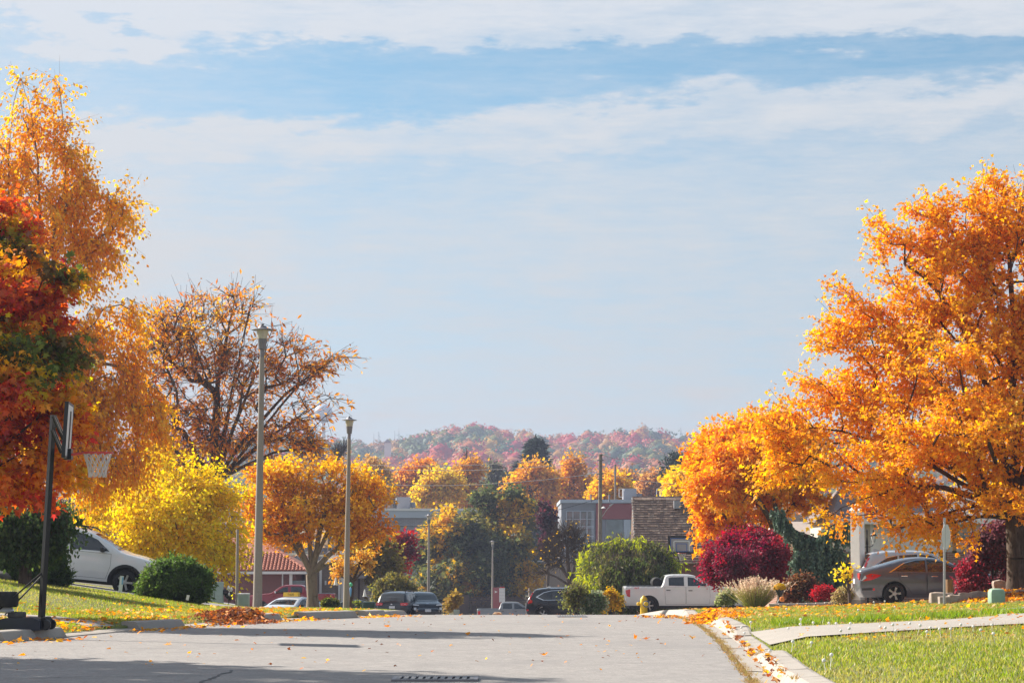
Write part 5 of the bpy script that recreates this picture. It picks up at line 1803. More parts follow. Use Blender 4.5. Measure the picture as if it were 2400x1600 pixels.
def car(name, label, cat, loc, yaw, Sx, paint, pitch=0.0, group=None):
    L, W = Sx['L'], Sx['W']
    root = thing(name, label, cat, loc, group=group, rot=(0, pitch, yaw))
    U = rounded(Sx['prof'])
    wheels = Sx['wheels']
    r = Sx['r']
    ra = r + Sx.get('gap', .07)
    zs = Sx.get('sill', .24)
    bot = []
    for xw in sorted(wheels, reverse=True):
        zc = r
        th0 = math.asin(max(-1, min(1, (zs - zc) / ra)))
        angs = np.linspace(th0, math.pi - th0, 15)
        bot += [(xw + ra * math.cos(a_), zc + ra * math.sin(a_)) for a_ in angs]
    outer = U + [p for p in bot]
    belt, roof, th = Sx['belt'], Sx['H'], Sx.get('th', .17)
    UP2 = np.array(U)
    seg0, seg1 = UP2[:-1], UP2[1:]
    ft, rt_ = Sx.get('ft', .14), Sx.get('rt', .08)
    rnd = Sx.get('rnd', .07)

    def wfun(P):
        P = np.asarray(P, float)
        x, z = P[:, 0], P[:, 1]
        w = np.full(len(P), W / 2)
        w -= ft * np.clip((x - (L - 1.0)) / 1.0, 0, 1)**2.2
        w -= rt_ * np.clip((.8 - x) / .8, 0, 1)**2
        w -= np.where(z > belt, th * np.clip((z - belt) / (roof - belt), 0, 1)**1.15, 0)
        w -= np.where(z < .62, .07 * ((.62 - z) / .4)**2, 0)
        w += .018 * np.cos((z - .78) * 7) * (z < belt)
        d = seg1 - seg0
        ap = P[:, None] - seg0[None]
        t = np.clip((ap * d).sum(2) / ((d * d).sum(1) + 1e-9), 0, 1)
        dist = np.linalg.norm(ap - t[:, :, None] * d[None], axis=2).min(1)
        q = np.clip(rnd - dist, 0, rnd)
        w -= rnd - np.sqrt(np.maximum(rnd * rnd - q * q, 0))
        return w

    wins, doors = Sx.get('windows', []), Sx.get('doors', [])
    wins = [[p[:2] for p in rounded(list(w_) + [w_[0]], 3)][:-1] if False else w_ for w_ in wins]

    def fan(poly, side, off, edge=.25):
        dense = []
        for i in range(len(poly)):
            a, b = Vector(poly[i]), Vector(poly[(i + 1) % len(poly)])
            k = max(1, int((b - a).length / edge))
            dense += [tuple(a + (b - a) * (j / k)) for j in range(k)]
        lo, hi = np.min(dense, 0), np.max(dense, 0)
        g = np.array([(x, z) for x in np.arange(lo[0] + .08, hi[0], .2) for z in np.arange(lo[1] + .05, hi[1], .12)])
        g = g[pip(shrink(dense, .02), g)] if len(g) else g
        V, T = cdt(dense, [], [tuple(p) for p in g])
        w = wfun(V) + off
        vs = [(x, side * y, z) for (x, z), y in zip(V, w)]
        fs = [tuple(t) if side < 0 else tuple(t[::-1]) for t in T]
        return vs, fs

    # body: two bulged sides and the strip across
    gp = np.array([(x, z) for x in np.arange(.06, L, .16) for z in np.arange(.16, roof, .105)])
    gp = gp[pip(outer, gp)]
    ring = []
    for i in range(1, len(U) - 1):
        t = (Vector(U[i + 1]) - Vector(U[i - 1])).normalized()
        nn = Vector((t.y, -t.x))
        for e in (.015, .04, .075):
            ring.append(tuple(Vector(U[i]) + nn * e))
    ring = np.array(ring)
    ring = ring[pip(outer, ring)]
    holes = list(wins) + list(doors)
    ok = np.ones(len(gp), bool)
    okr = np.ones(len(ring), bool)
    for h in holes:
        ok &= ~pip(shrink(h, -.03), gp)
        okr &= ~pip(shrink(h, -.006), ring)
    V, T = cdt(outer, holes, [tuple(p) for p in np.concatenate([gp[ok], ring[okr]])])
    body = MB()
    w = wfun(V)
    for side in (-1, 1):
        body.add([(x, side * y, z) for (x, z), y in zip(V, w)], [tuple(t) if side < 0 else tuple(t[::-1]) for t in T])
    ts = [-1, -.90, -.6, -.2, .2, .6, .90, 1]
    wu = wfun(np.array(U))
    crown = Sx.get('crown', .035)
    G = {'windshield': MB(), 'rear_window': MB()}
    bed = Sx.get('bed')
    for i in range(len(U) - 1):
        (x0, z0), (x1, z1) = U[i], U[i + 1]
        xm, zm = (x0 + x1) / 2, (z0 + z1) / 2
        kind = None
        for nm in ('windshield', 'rear_window'):
            g = Sx.get(nm)
            if g and g[0] <= xm <= g[1] and zm > g[2]:
                kind = nm
        for j in range(len(ts) - 1):
            q = []
            for (x, z), ww in ((U[i], wu[i]), (U[i + 1], wu[i + 1])):
                for t in (ts[j], ts[j + 1]):
                    dz = crown * (1 - t * t) if z > belt * .75 else 0
                    dx = (.05 * (1 - t * t)) * (-1 if x < .3 else (1 if x > L - .4 else 0))
                    q.append((x + dx, t * ww, z + dz))
            tgt = G[kind] if kind and 0 < j < len(ts) - 2 else body
            tgt.add([q[0], q[1], q[3], q[2]], [(0, 1, 2, 3)])
    b = body.build('body', paint, root, True)
    bm = bmesh.new()
    bm.from_mesh(b.data)
    bmesh.ops.remove_doubles(bm, verts=bm.verts, dist=.002)
    bmesh.ops.recalc_face_normals(bm, faces=bm.faces)
    bm.to_mesh(b.data)
    bm.free()
    try:
        b.data.set_sharp_from_angle(angle=rad(50))
    except Exception:
        pass
    for nm, mb in G.items():
        if mb.f:
            mb.build(nm, M['glass'], root, True)
    for w_ in wins:
        for side in (-1, 1):
            vs, fs = fan(shrink(w_, -.012), side, -.014)
            MB().add(vs, fs).build('window', M['glass'], root, True)
    for d_ in doors:
        for side in (-1, 1):
            vs, fs = fan(shrink(d_, .007), side, .001)
            MB().add(vs, fs).build('door', paint, root, True)
    # dark inside so that gaps and arches read as depth
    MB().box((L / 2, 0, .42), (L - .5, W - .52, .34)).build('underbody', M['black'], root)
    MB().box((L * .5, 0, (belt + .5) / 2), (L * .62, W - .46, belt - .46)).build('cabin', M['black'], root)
    tr, ri, sp = wheel_meshes(r, Sx.get('tw', .22), Sx.get('style', 'alloy'))
    for xw in wheels:
        for side in (-1, 1):
            wo = link('wheel', tr, None, root, (xw, side * (W / 2 - Sx.get('tw', .22) / 2 - .015), r))
            if side > 0:
                wo.rotation_euler = (0, 0, math.pi)
            link('rim', ri, None, wo)
            link('spoke_set', sp, None, wo)

    def xr(z):
        best = [p[0] for p in U[:len(U) // 2] if abs(p[1] - z) < .10]
        return min(best) if best else 0.0

    def xf(z):
        best = [p[0] for p in U[len(U) // 2:] if abs(p[1] - z) < .10]
        return max(best) if best else L
    for nm, mat, poly in Sx.get('side', []):
        for side in (-1, 1):
            vs, fs = fan(poly, side, .007)
            n = len(vs)
            MB().add(vs, fs).build(nm, M[mat] if isinstance(mat, str) else mat, root, True)
    for nm, mat, poly, end in Sx.get('ends', []):
        lo = min(p[1] for p in poly)
        hi = max(p[1] for p in poly)
        f_, sg = (xr, -1) if end == 'R' else (xf, 1)
        ys = sorted({p[0] for p in poly})
        vs = []
        for y, z in poly:
            t = y / (W / 2)
            vs.append((f_(z) + sg * (.05 * (1 - t * t) + .012), y, z))
        back = [(x - sg * .03, y, z) for x, y, z in vs]
        n = len(vs)
        fs = [tuple(range(n)), tuple(range(2 * n - 1, n - 1, -1))] + [(i, i + n, (i + 1) % n + n, (i + 1) % n) for i in range(n)]
        MB().add(vs + back, fs).build(nm, M[mat] if isinstance(mat, str) else mat, root)
    for xh, zh in Sx.get('handles', []):
        for side in (-1, 1):
            y = wfun(np.array([(xh, zh)]))[0]
            MB().box((xh, side * (y + .022), zh), (.2, .03, .034), None, .01).build('door_handle', Sx.get('hmat', paint), root)
    if 'mirror' in Sx:
        xm, zm = Sx['mirror']
        for side in (-1, 1):
            y = wfun(np.array([(xm, zm)]))[0]
            MB().box((xm, side * (y + .13), zm), (.13, .24, .16), None, .05).build('mirror', Sx.get('mmat', paint), root, True)
    if Sx.get('rails'):
        x0, x1, zr = Sx['rails']
        for side in (-1, 1):
            m = MB()
            yy_ = side * (W / 2 - th - .09)
            m.path([(x0, yy_, zr - .06), (x0 + .12, yy_, zr + .01), ((x0 + x1) / 2, yy_, zr + .045), (x1 - .15, yy_, zr), (x1, yy_, zr - .07)], .022)
            m.build('roof_rail', M['black_metal'] if Sx.get('rail_dark', True) else M['chrome'], root, True)
    if Sx.get('clad'):
        for xw in wheels:
            for side in (-1, 1):
                a_ = np.linspace(-.12, math.pi + .12, 17)
                outr = [(xw + (ra + .055) * math.cos(q), r + (ra + .055) * math.sin(q)) for q in a_]
                inr = [(xw + (ra - .012) * math.cos(q), r + (ra - .012) * math.sin(q)) for q in a_]
                y0 = wfun(np.array(outr))
                y1 = wfun(np.array(inr))
                vs = [(x, side * (y + .012), z) for (x, z), y in zip(outr, y0)] + [(x, side * (y + .006), z) for (x, z), y in zip(inr, y1)]
                n = len(outr)
                fs = [(i, i + 1, n + i + 1, n + i) if side > 0 else (i, n + i, n + i + 1, i + 1) for i in range(n - 1)]
                MB().add(vs, fs).build('arch_trim', M['black'], root, True)
    return root


def mid(o, L):
    """shift so that the thing's Empty sits under the middle of the vehicle"""
    for c in o.children:
        c.location.x -= L / 2


# --- profiles: (x from the tail, height, corner radius)
SED = dict(L=4.65, W=1.80, H=1.42, belt=.93, r=.33, wheels=(1.06, 3.76), th=.24, sill=.21, gap=.05,
           prof=[(.16, .21), (.06, .34, .08), (.0, .60, .1), (.03, .86, .06), (.02, 1.02, .04), (.32, 1.085, .15), (.78, 1.20, .5), (1.45, 1.39, .5), (2.05, 1.42, .5), (2.62, 1.35, .4), (3.32, 1.02, .2), (3.9, .93, .5), (4.4, .80, .2), (4.62, .60, .1), (4.64, .40, .08), (4.5, .21)],
           windshield=(2.66, 3.3, .98), rear_window=(.42, 1.36, 1.06), crown=.03,
           windows=[[(1.0, 1.0), (1.38, 1.24), (1.75, 1.335), (2.02, 1.345), (2.02, .985)], [(2.08, .985), (2.08, 1.345), (2.4, 1.315), (2.72, 1.205), (3.12, .985)]],
           doors=[[(1.16, .955), (2.04, .955), (2.04, .30), (1.62, .30), (1.46, .52), (1.22, .74)], [(2.06, .955), (3.16, .945), (3.2, .62), (3.14, .30), (2.06, .30)]],
           handles=[(1.36, .86), (2.28, .85)], hmat=None, mirror=(2.98, 1.03))
SUV = dict(L=4.55, W=1.83, H=1.66, belt=1.04, r=.345, wheels=(.90, 3.54), th=.20, sill=.26, gap=.075,
           prof=[(.2, .26), (.06, .38, .08), (.0, .58, .06), (.04, .85, .08), (.10, 1.05, .1), (.36, 1.46, .15), (.50, 1.58, .08), (.95, 1.65, .4), (1.9, 1.665, .5), (2.5, 1.60, .4), (3.25, 1.16, .25), (3.8, 1.08, .4), (4.3, .95, .25), (4.52, .72, .12), (4.54, .42, .08), (4.4, .26)],
           windshield=(2.52, 3.2, 1.16), rear_window=(.12, .44, 1.10), crown=.04,
           windows=[[(.60, 1.22), (.95, 1.43), (1.30, 1.51), (1.30, 1.09), (.95, 1.08)], [(1.36, 1.085), (1.36, 1.525), (1.95, 1.55), (1.95, 1.08)], [(2.02, 1.08), (2.02, 1.55), (2.4, 1.52), (2.7, 1.37), (3.05, 1.10)]],
           doors=[[(1.10, 1.045), (1.97, 1.045), (1.97, .36), (1.42, .36), (1.34, .6), (1.14, .8)], [(2.0, 1.045), (3.08, 1.045), (3.1, .7), (3.02, .36), (2.0, .36)]],
           handles=[(1.2, .95), (2.22, .95)], mirror=(2.95, 1.12))


def v(base, **k):
    d = dict(base)
    d.update(k)
    return d


TAIL_SUV = [('tail_lamp', 'red_lamp', [(.06, .90), (.34, 1.46), (.40, 1.44), (.24, 1.12), (.36, 1.03), (.34, .93), (.14, .89)])]
# grey sedan and the silver crossover behind it, on the driveway
sed = v(SED, hmat=M['chrome'], side=[('tail_lamp', 'red_lamp', [(.03, .96), (.40, .93), (.66, .89), (.56, .82), (.36, .74), (.10, .70), (.22, .80), (.20, .88), (.03, .90)]),
                                     ('lamp_lens', 'clear_lamp', [(.03, .885), (.18, .865), (.2, .80), (.08, .715), (.03, .73)]),
                                     ('bumper_vent', 'black', [(.08, .42), (.34, .43), (.46, .47), (.34, .50), (.08, .49)]), ('reflector', 'red_lamp', [(.40, .42), (.46, .42), (.46, .49), (.40, .49)]),
                                     ('window_trim', 'chrome', [(.88, .965), (1.36, 1.262), (1.75, 1.362), (2.04, 1.372), (2.04, 1.348), (1.75, 1.338), (1.38, 1.243), (.98, .985)])],
        ends=[('tail_lamp', 'red_lamp', [(.82, .74), (.55, .82), (.55, .94), (.82, .95)], 'R'), ('tail_lamp', 'red_lamp', [(-.82, .74), (-.55, .82), (-.55, .94), (-.82, .95)], 'R'), ('licence_plate', 'plate', [(-.18, .62), (.18, .62), (.18, .77), (-.18, .77)], 'R')])
p = at(2006, 1412, 75)
p.z = .5 * (p.z + Hf(p.x + 2, 75))
o = car('sedan', 'grey four door sedan with five twin spoke wheels parked under the orange maple', 'car', p, 0, sed, M['grey_car'])
p = at(2004, 1409, 80.5)
o = car('crossover', 'silver white crossover parked behind the grey sedan', 'car', p, 0, v(SUV, side=TAIL_SUV + [('window_trim', 'chrome', [(.54, 1.21), (.94, 1.455), (1.32, 1.54), (1.95, 1.575), (1.95, 1.555), (1.32, 1.52), (.95, 1.436), (.6, 1.215)])], clad=False), M['silver_car'])
# fin aerial on its roof
MB().prism([(.62, 1.62), (.95, 1.655), (.68, 1.74), (.6, 1.74)], -.03, .03).build('roof_fin', M['silver_car'], o)

# black crossover at the crest
p = at(1234, 1440, 124)
p.z = 1.3 - 152.5 * 124 / F
blk = v(SUV, side=TAIL_SUV + [('window_trim', 'chrome', [(.52, 1.22), (.93, 1.462), (1.31, 1.55), (2.02, 1.585), (2.6, 1.5), (2.6, 1.47), (2.02, 1.555), (1.32, 1.525), (.95, 1.436), (.6, 1.22)]), ('window_trim', 'chrome', [(.52, 1.22), (.9, 1.06), (3.06, 1.078), (3.06, 1.098), (.94, 1.082), (.6, 1.222)]),
                              ('bumper_lens', 'red_lamp', [(.06, .52), (.16, .52), (.16, .60), (.06, .60)])], clad=True,
        ends=[('licence_plate', 'plate', [(-.2, .70), (.2, .70), (.2, .84), (-.2, .84)], 'R'), ('bumper_trim', 'chrome', [(-.8, .88), (.8, .88), (.8, .93), (-.8, .93)], 'R')])
o = car('crossover', 'black crossover with chrome window line half sunk behind the road crest', 'car', p, rad(-4), blk, M['black_car'])
for x in (1.15, 2.05):
    for s_ in (-1, 1):
        MB().box((x, s_ * .62, 1.70), (.16, .08, .07), None, .02).build('rack_foot', M['clear_lamp'], o)

# white SUV on the sloping driveway
SUVL = dict(L=5.05, W=1.98, H=1.78, belt=1.13, r=.37, wheels=(1.0, 3.98), th=.19, sill=.34, gap=.085, crown=.04, rnd=.09,
            prof=[(.2, .34), (.02, .5, .08), (.0, .9, .1), (.10, 1.15, .1), (.40, 1.62, .2), (.75, 1.74, .3), (1.6, 1.785, .5), (2.5, 1.76, .5), (2.98, 1.66, .4), (3.80, 1.18, .3), (4.3, 1.12, .4), (4.82, .98, .25), (5.02, .75, .12), (5.03, .46, .08), (4.9, .34)],
            windshield=(2.96, 3.78, 1.2), rear_window=(.12, .55, 1.18),
            windows=[[(.55, 1.22), (.8, 1.58), (1.35, 1.63), (1.35, 1.19)], [(1.42, 1.19), (1.42, 1.64), (2.22, 1.66), (2.22, 1.18)], [(2.32, 1.18), (2.32, 1.66), (2.72, 1.63), (3.08, 1.50), (3.46, 1.2)]],
            doors=[[(1.3, 1.14), (2.24, 1.14), (2.24, .42), (1.55, .42), (1.42, .75)], [(2.28, 1.14), (3.52, 1.14), (3.53, .8), (3.42, .42), (2.28, .42)]],
            handles=[(1.45, 1.02), (2.5, 1.02)], mirror=(3.28, 1.24), rails=(1.0, 2.85, 1.83), clad=True, side=[('side_molding', 'white_car', [(1.45, .60), (3.42, .60), (3.42, .66), (1.45, .66)])], style='five', mmat=M['black'])
p = at(388, 1395, 70)
g = at(300, 1387, 70)
ps = rad(5.5)
o = car('suv', 'white SUV with black roof rails nosing down the driveway between evergreens', 'car', (p.x - 5.05 * math.cos(ps), 70, g.z + .30), 0, SUVL, M['white_car'], ps)

# pickups
TRK = dict(L=5.85, W=2.03, H=1.88, belt=1.27, r=.40, wheels=(1.17, 4.82), th=.17, sill=.40, gap=.10, tw=.27, rnd=.05, crown=.03, ft=.10, rt=.02, style='truck',
           prof=[(.10, .40), (.05, .52, .03), (.04, 1.20, .03), (.06, 1.31, .03), (1.80, 1.31, .02), (1.83, 1.36, .02), (1.98, 1.80, .10), (2.25, 1.88, .25), (3.1, 1.885, .4), (3.5, 1.82, .3), (4.16, 1.34, .2), (4.9, 1.27, .4), (5.65, 1.17, .15), (5.80, .95, .08), (5.83, .55, .08), (5.7, .40)],
           windshield=(3.46, 4.12, 1.36), rear_window=(1.80, 2.0, 1.40),
           windows=[[(2.14, 1.36), (2.14, 1.72), (2.24, 1.76), (2.88, 1.77), (2.88, 1.34)], [(3.06, 1.34), (3.06, 1.77), (3.36, 1.73), (3.96, 1.34)]],
           doors=[[(1.94, 1.30), (2.95, 1.30), (2.95, .46), (1.98, .46)], [(2.98, 1.30), (4.10, 1.30), (4.14, .9), (4.10, .46), (2.98, .46)]],
           handles=[(2.12, 1.14), (3.18, 1.12)], hmat=M['black'], mirror=(3.86, 1.42), mmat=M['black'],
           side=[('tail_lamp', 'red_lamp', [(.05, .82), (.27, .82), (.28, 1.18), (.05, 1.20)])])


def pickup(name, label, loc, yaw, paint, **k):
    o = car(name, label, 'pickup truck', loc, yaw, v(TRK, **k), paint)
    MB().box((.93, 0, 1.335), (1.62, 1.66, .02)).build('bed_cover', M['black'], o)
    m = MB()
    m.box((-.06, 0, .56), (.22, 1.9, .20), None, .05)
    m.build('rear_bumper', M['chrome'], o, True)
    MB().box((-.10, .0, .60), (.165, .62, .12)).build('bumper_step', M['black'], o)
    return o


p = at(1460, 1437, 118)
o = pickup('pickup_truck', 'white crew cab pickup truck parked behind the yellow hydrant', p, rad(2), M['white_car'])
MB().lathe([(.22, -.45), (.26, -.3), (.26, .3), (.22, .45)], 14, (1.62, 0, 1.50), 'y').build('bed_roll', M['rubber'], o, True)


def text(body, size, mat, parent, M4, name='lettering'):
    c = bpy.data.curves.new(name, 'FONT')
    c.body = body
    c.size = size
    c.align_x = 'CENTER'
    c.extrude = .002
    t = bpy.data.objects.new(name, c)
    COL.objects.link(t)
    dg = bpy.context.evaluated_depsgraph_get()
    me = bpy.data.meshes.new_from_object(t.evaluated_get(dg))
    bpy.data.objects.remove(t)
    me.materials.clear()
    me.materials.append(mat)
    me.transform(M4)
    return link(name, me, None, parent)


text('4x4', .15, M['red'], o, Matrix.Translation((.58, -1.035, 1.20)) @ Matrix.Rotation(math.pi / 2, 4, 'X'))
p = at(788, 1438, 158)
o = pickup('pickup_truck', 'dark red pickup truck in front of the tiled bungalow', p, math.pi, M['red_car'], hmat=M['chrome'], mmat=M['chrome'])
p = at(1118, 1438, 200)
p.z = 1.3 - 162 * 200 / F
pickup('pickup_truck', 'grey pickup whose bed and cab top show behind the road crest', p, 0, solid('mid_grey_car', (.22, .23, .25), .35, .3, .6, var=.03, scale=3), wheels=(1.17, 4.5))

# rear and front views
rear = v(SUV, L=4.45, H=1.60, W=1.80, rails=(.7, 2.6, 1.69), clad=True,
         side=[('tail_lamp', 'red_lamp', [(.05, .93), (.34, .97), (.30, 1.07), (.08, 1.09)])],
         ends=[('tail_lamp', 'red_lamp', [(.88, .93), (.56, .93), (.50, .99), (.52, 1.07), (.88, 1.09)], 'R'), ('tail_lamp', 'red_lamp', [(-.88, .93), (-.56, .93), (-.50, .99), (-.52, 1.07), (-.88, 1.09)], 'R'),
               ('lamp_lens', 'clear_lamp', [(.80, .97), (.56, .96), (.57, 1.0), (.80, 1.02)], 'R'), ('lamp_lens', 'clear_lamp', [(-.80, .97), (-.56, .96), (-.57, 1.0), (-.80, 1.02)], 'R'),
               ('licence_plate', 'plate', [(-.20, .77), (.12, .77), (.12, .90), (-.20, .90)], 'R'), ('badge', 'chrome', [(-.08, .99), (.0, .97), (.06, 1.0), (.0, 1.03)], 'R'),
               ('lower_bumper', 'black', [(-.85, .36), (.85, .36), (.85, .66), (.6, .72), (-.6, .72), (-.85, .66)], 'R'), ('reflector', 'red_lamp', [(.52, .38), (.68, .38), (.68, .50), (.52, .50)], 'R')])
p = at(917, 1440, 135)
p.z = 1.3 - 156 * 135 / F
c_, s_ = math.cos(rad(78)), math.sin(rad(78))
o = car('crossover', 'dark grey crossover with roof rails seen from behind beside the lawn tip', 'car', (p.x, p.y, p.z), rad(78), rear, M['dark_car'])
front = dict(L=4.2, W=1.80, H=1.62, belt=1.08, r=.34, wheels=(.78, 3.38), th=.13, sill=.26, gap=.07, crown=.03, rnd=.10, rt=.05, ft=.12,
             prof=[(.15, .26), (.02, .5, .08), (.0, 1.0, .1), (.10, 1.3, .1), (.25, 1.56, .12), (.6, 1.61, .2), (1.6, 1.62, .5), (2.25, 1.56, .3), (2.98, 1.13, .15), (3.7, 1.05, .3), (4.05, .92, .15), (4.18, .62, .1), (4.17, .38, .08), (4.05, .26)],
             windshield=(2.22, 2.96, 1.13), rear_window=(.04, .24, 1.1),
             windows=[[(.5, 1.2), (.62, 1.47), (.95, 1.49), (.95, 1.14)], [(1.02, 1.13), (1.02, 1.5), (1.7, 1.51), (1.7, 1.12)], [(1.78, 1.12), (1.78, 1.5), (2.15, 1.47), (2.72, 1.13)]],
             doors=[[(1.0, 1.09), (1.72, 1.09), (1.72, .36), (1.2, .36), (1.1, .7)], [(1.75, 1.09), (2.84, 1.08), (2.86, .36), (1.75, .36)]], mirror=(2.62, 1.17), mmat=M['black'], clad=True,
             ends=[('head_lamp', 'clear_lamp', [(.84, .93), (.50, .90), (.50, .955), (.80, .99)], 'F'), ('head_lamp', 'clear_lamp', [(-.84, .93), (-.50, .90), (-.50, .955), (-.80, .99)], 'F'), ('badge', 'chrome', [(-.08, 1.0), (.08, 1.0), (.06, 1.04), (-.06, 1.04)], 'F'),
                   ('licence_plate', 'plate', [(-.17, .56), (.17, .56), (.17, .71), (-.17, .71)], 'F'), ('grille_trim', 'chrome', [(-.62, .70), (-.52, .745), (.52, .745), (.62, .70), (.66, .56), (.63, .56), (.60, .69), (.5, .725), (-.5, .725), (-.60, .69), (-.63, .56), (-.66, .56)], 'F'),
                   ('fog_lamp', 'clear_lamp', [(.66, .66), (.80, .66), (.80, .80), (.66, .80)], 'F'), ('fog_lamp', 'clear_lamp', [(-.66, .66), (-.80, .66), (-.80, .80), (-.66, .80)], 'F'), ('bumper_trim', 'alloy', [(-.8, .40), (.8, .40), (.8, .43), (-.8, .43)], 'F')])
p = at(1003, 1440, 136)
p.z = 1.3 - 155 * 136 / F
ya = rad(-90 + 13)
o = car('hatchback', 'boxy black hatchback facing the camera beside the dark grey crossover', 'car', (p.x - math.cos(ya) * 4.2, p.y - math.sin(ya) * 4.2, p.z), ya, front, M['black_car'])
p = at(660, 1440, 120)
ya = rad(-90 - 24)
p.z = 1.3 - 163 * 122 / F
o = car('taxi_sedan', 'pale blue white taxi with a yellow roof sign below the lawn edge', 'taxi', (p.x - math.cos(ya) * 3.2, p.y - math.sin(ya) * 3.2, p.z), ya, v(SED, mmat=M['black']), M['blue_white_car'])
sg = MB()
sg.prism([(-.12, 0), (.12, 0), (.09, .2), (-.09, .2)], -.42, .42)
so = sg.build('roof_sign', M['yellow'], o)
so.location = (2.2, 0, 1.46)
text('TAXI', .17, M['black'], so, Matrix.Translation((.118, 0, .035)) @ Matrix.Rotation(rad(-8), 4, 'Y') @ Matrix.Rotation(math.pi / 2, 4, 'Z') @ Matrix.Rotation(math.pi / 2, 4, 'X'))
p = at(905, 1440, 150)
p.z = 1.3 - 157 * 150 / F
car('sedan', 'dark green car mostly hidden behind the grey crossover and lamp pole', 'car', (p.x, p.y, p.z), math.pi, v(SED, H=1.48), M['green_car'])
p = at(690, 1440, 168)
p.z = 1.3 - 150 * 168 / F
car('crossover', 'silver crossover showing its roof and hood past the red pickup', 'car', (p.x, p.y, p.z), math.pi, v(SUV, H=1.85, prof=[(a[0] * 1.0, a[1] * 1.12, *a[2:]) for a in SUV['prof']], belt=1.15, windows=[[(x, z * 1.12) for x, z in w_] for w_ in SUV['windows']], doors=[]), M['silver_car'])
p = at(1212, 1440, 165)
p.z = 1.3 - 178 * 165 / F
car('sedan', 'small red car roof between the grey pickup and the black crossover', 'car', (p.x, p.y, p.z), 0, v(SED, H=1.42), M['red_car'])
# ------------------------------------------------------------------ street furniture


def lamp(label, px, py, d, topy, lean=0.0):
    base = at(px, py, d)
    g = Hf(base.x, d)
    if base.z > g:
        base.z = g
    h = at(px, topy, d).z - base.z
    r = thing('street_lamp', label, 'street lamp', base, group='street lamps along the verge')
    MB().lathe([(.145, -.3), (.135, .02), (.125, .35), (.070, h - .95), (.068, h - .93)], 16).build('pole', M['pole'], r, True)
    MB().lathe([(.066, h - .97), (.066, h - .72), (.105, h - .70), (.135, h - .42), (.11, h - .42)], 16).build('fitter', M['lamp_metal'], r, True)
    MB().lathe([(.130, h - .415), (.175, h - .17)], 16).build('lamp_shade', M['lamp_glass'], r, True)
    MB().lathe([(.30, h - .175), (.315, h - .165), (.30, h - .15), (.13, h - .11), (.10, h - .06), (.05, h - .045)], 20).build('cap', M['lamp_metal'], r, True)
    MB().lathe([(.035, h - .05), (.035, h), (.02, h + .005)], 10).build('photocell', M['black'], r, True)
    r.rotation_euler = (0, lean, 0)
    return r


lamp('tall concrete street lamp standing on the grass beside the leaf pile', 603, 1430, 67, 759, rad(.55))
lamp('concrete street lamp in front of the round orange tree', 811, 1426, 99, 975, rad(.7))
lamp('thin street lamp rising behind the boxy black hatchback', 1004, 1454, 176, 1203, rad(.2))
lamp('smallest street lamp beside the brown sign board', 1154, 1449, 245, 1265, rad(.2))
p = at(555, 1418, 84)
b = thing('pole', 'plain pinkish concrete pole half hidden by the yellow leaves', 'pole', p)
MB().lathe([(.055, -.2), (.055, 0), (.045, 2.6), (.04, 2.62)], 12).build('shaft', M['pole'], b, True)


def utility_box(label, px, py, d, wpx, hpx, mat, depth=.6, bev=.05, lid=None):
    p = at(px, py, d)
    p.z = min(p.z, Hf(p.x, d) + .1)
    h = at(px, py - hpx, d).z - p.z
    w = wpx * d / F
    b = thing('utility_box', label, 'utility box', p)
    MB().box((0, 0, h / 2 - .05), (w, depth, h + .1), None, bev).build('cabinet', mat, b, True)
    if lid is not None:
        MB().box((0, 0, h + .012), (w * 1.06, depth * 1.08, .05), None, .015).build('lid', lid, b, True)
    return b, w, h


utility_box('rounded green utility box on the lawn by the stone edging', 2336, 1420, 60, 36, 42, M['green_box'], .45, .10)
b, w, h = utility_box('pale green ribbed utility box beside the tall lamp pole', 571, 1419, 82, 25, 27, M['pale_green_box'], .45, .02, M['white_paint'])
for k in range(5):
    MB().box((-w * .36 + k * w * .18, -.232, h * .48), (w * .06, .02, h * .8)).build('rib', M['pale_green_box'], b)
utility_box('dark teal utility box between the second lamp pole and parked crossover', 865, 1428, 102, 28, 19, M['dark_green_box'], .6)
utility_box('little pale green utility box by the rear wheel of the black hatchback', 1070, 1444, 118, 14, 16, M['pale_green_box'], .35, .02)
p = at(510, 1418, 84)
b = thing('panel_cabinet', 'tall pale blue grey panel cabinet under the yellow tree', 'cabinet', p)
MB().box((.05, 0, .38), (.28, .3, .86)).build('cabinet', solid('panel_blue', (.33, .40, .42), .6, var=.1), b)
MB().box((-.18, .05, .34), (.12, .2, .76)).build('side_panel', solid('panel_blue_side', (.36, .42, .42), .6, var=.1), b)
p = at(536, 1416, 84)
b = thing('yard_decoration', 'black and white yard decoration between the cabinet and the plain pole', 'decoration', p)
m = MB()
for q, (x, z, r_) in enumerate(((-.12, .42, .10), (-.05, .30, .09), (.06, .40, .07), (.02, .22, .08))):
    m.lathe([(.01, z - r_ * 1.2), (r_, z - r_ * .4), (r_ * .9, z + r_ * .6), (.01, z + r_ * 1.3)], 9, (x, q * .05, 0))
m.build('dark_cloth', M['black'], b, True)
m = MB()
for x, z, r_ in ((.0, .56, .06), (.10, .52, .05), (.02, .36, .04)):
    m.lathe([(.01, z - r_ * 1.6), (r_, z), (.01, z + r_ * 1.6)], 8, (x, -.08, 0))
m.build('white_cloth', M['white_paint'], b, True)
MB().tube((0, 0, -.1), (0, 0, .5), .015).build('stake', M['black_metal'], b)

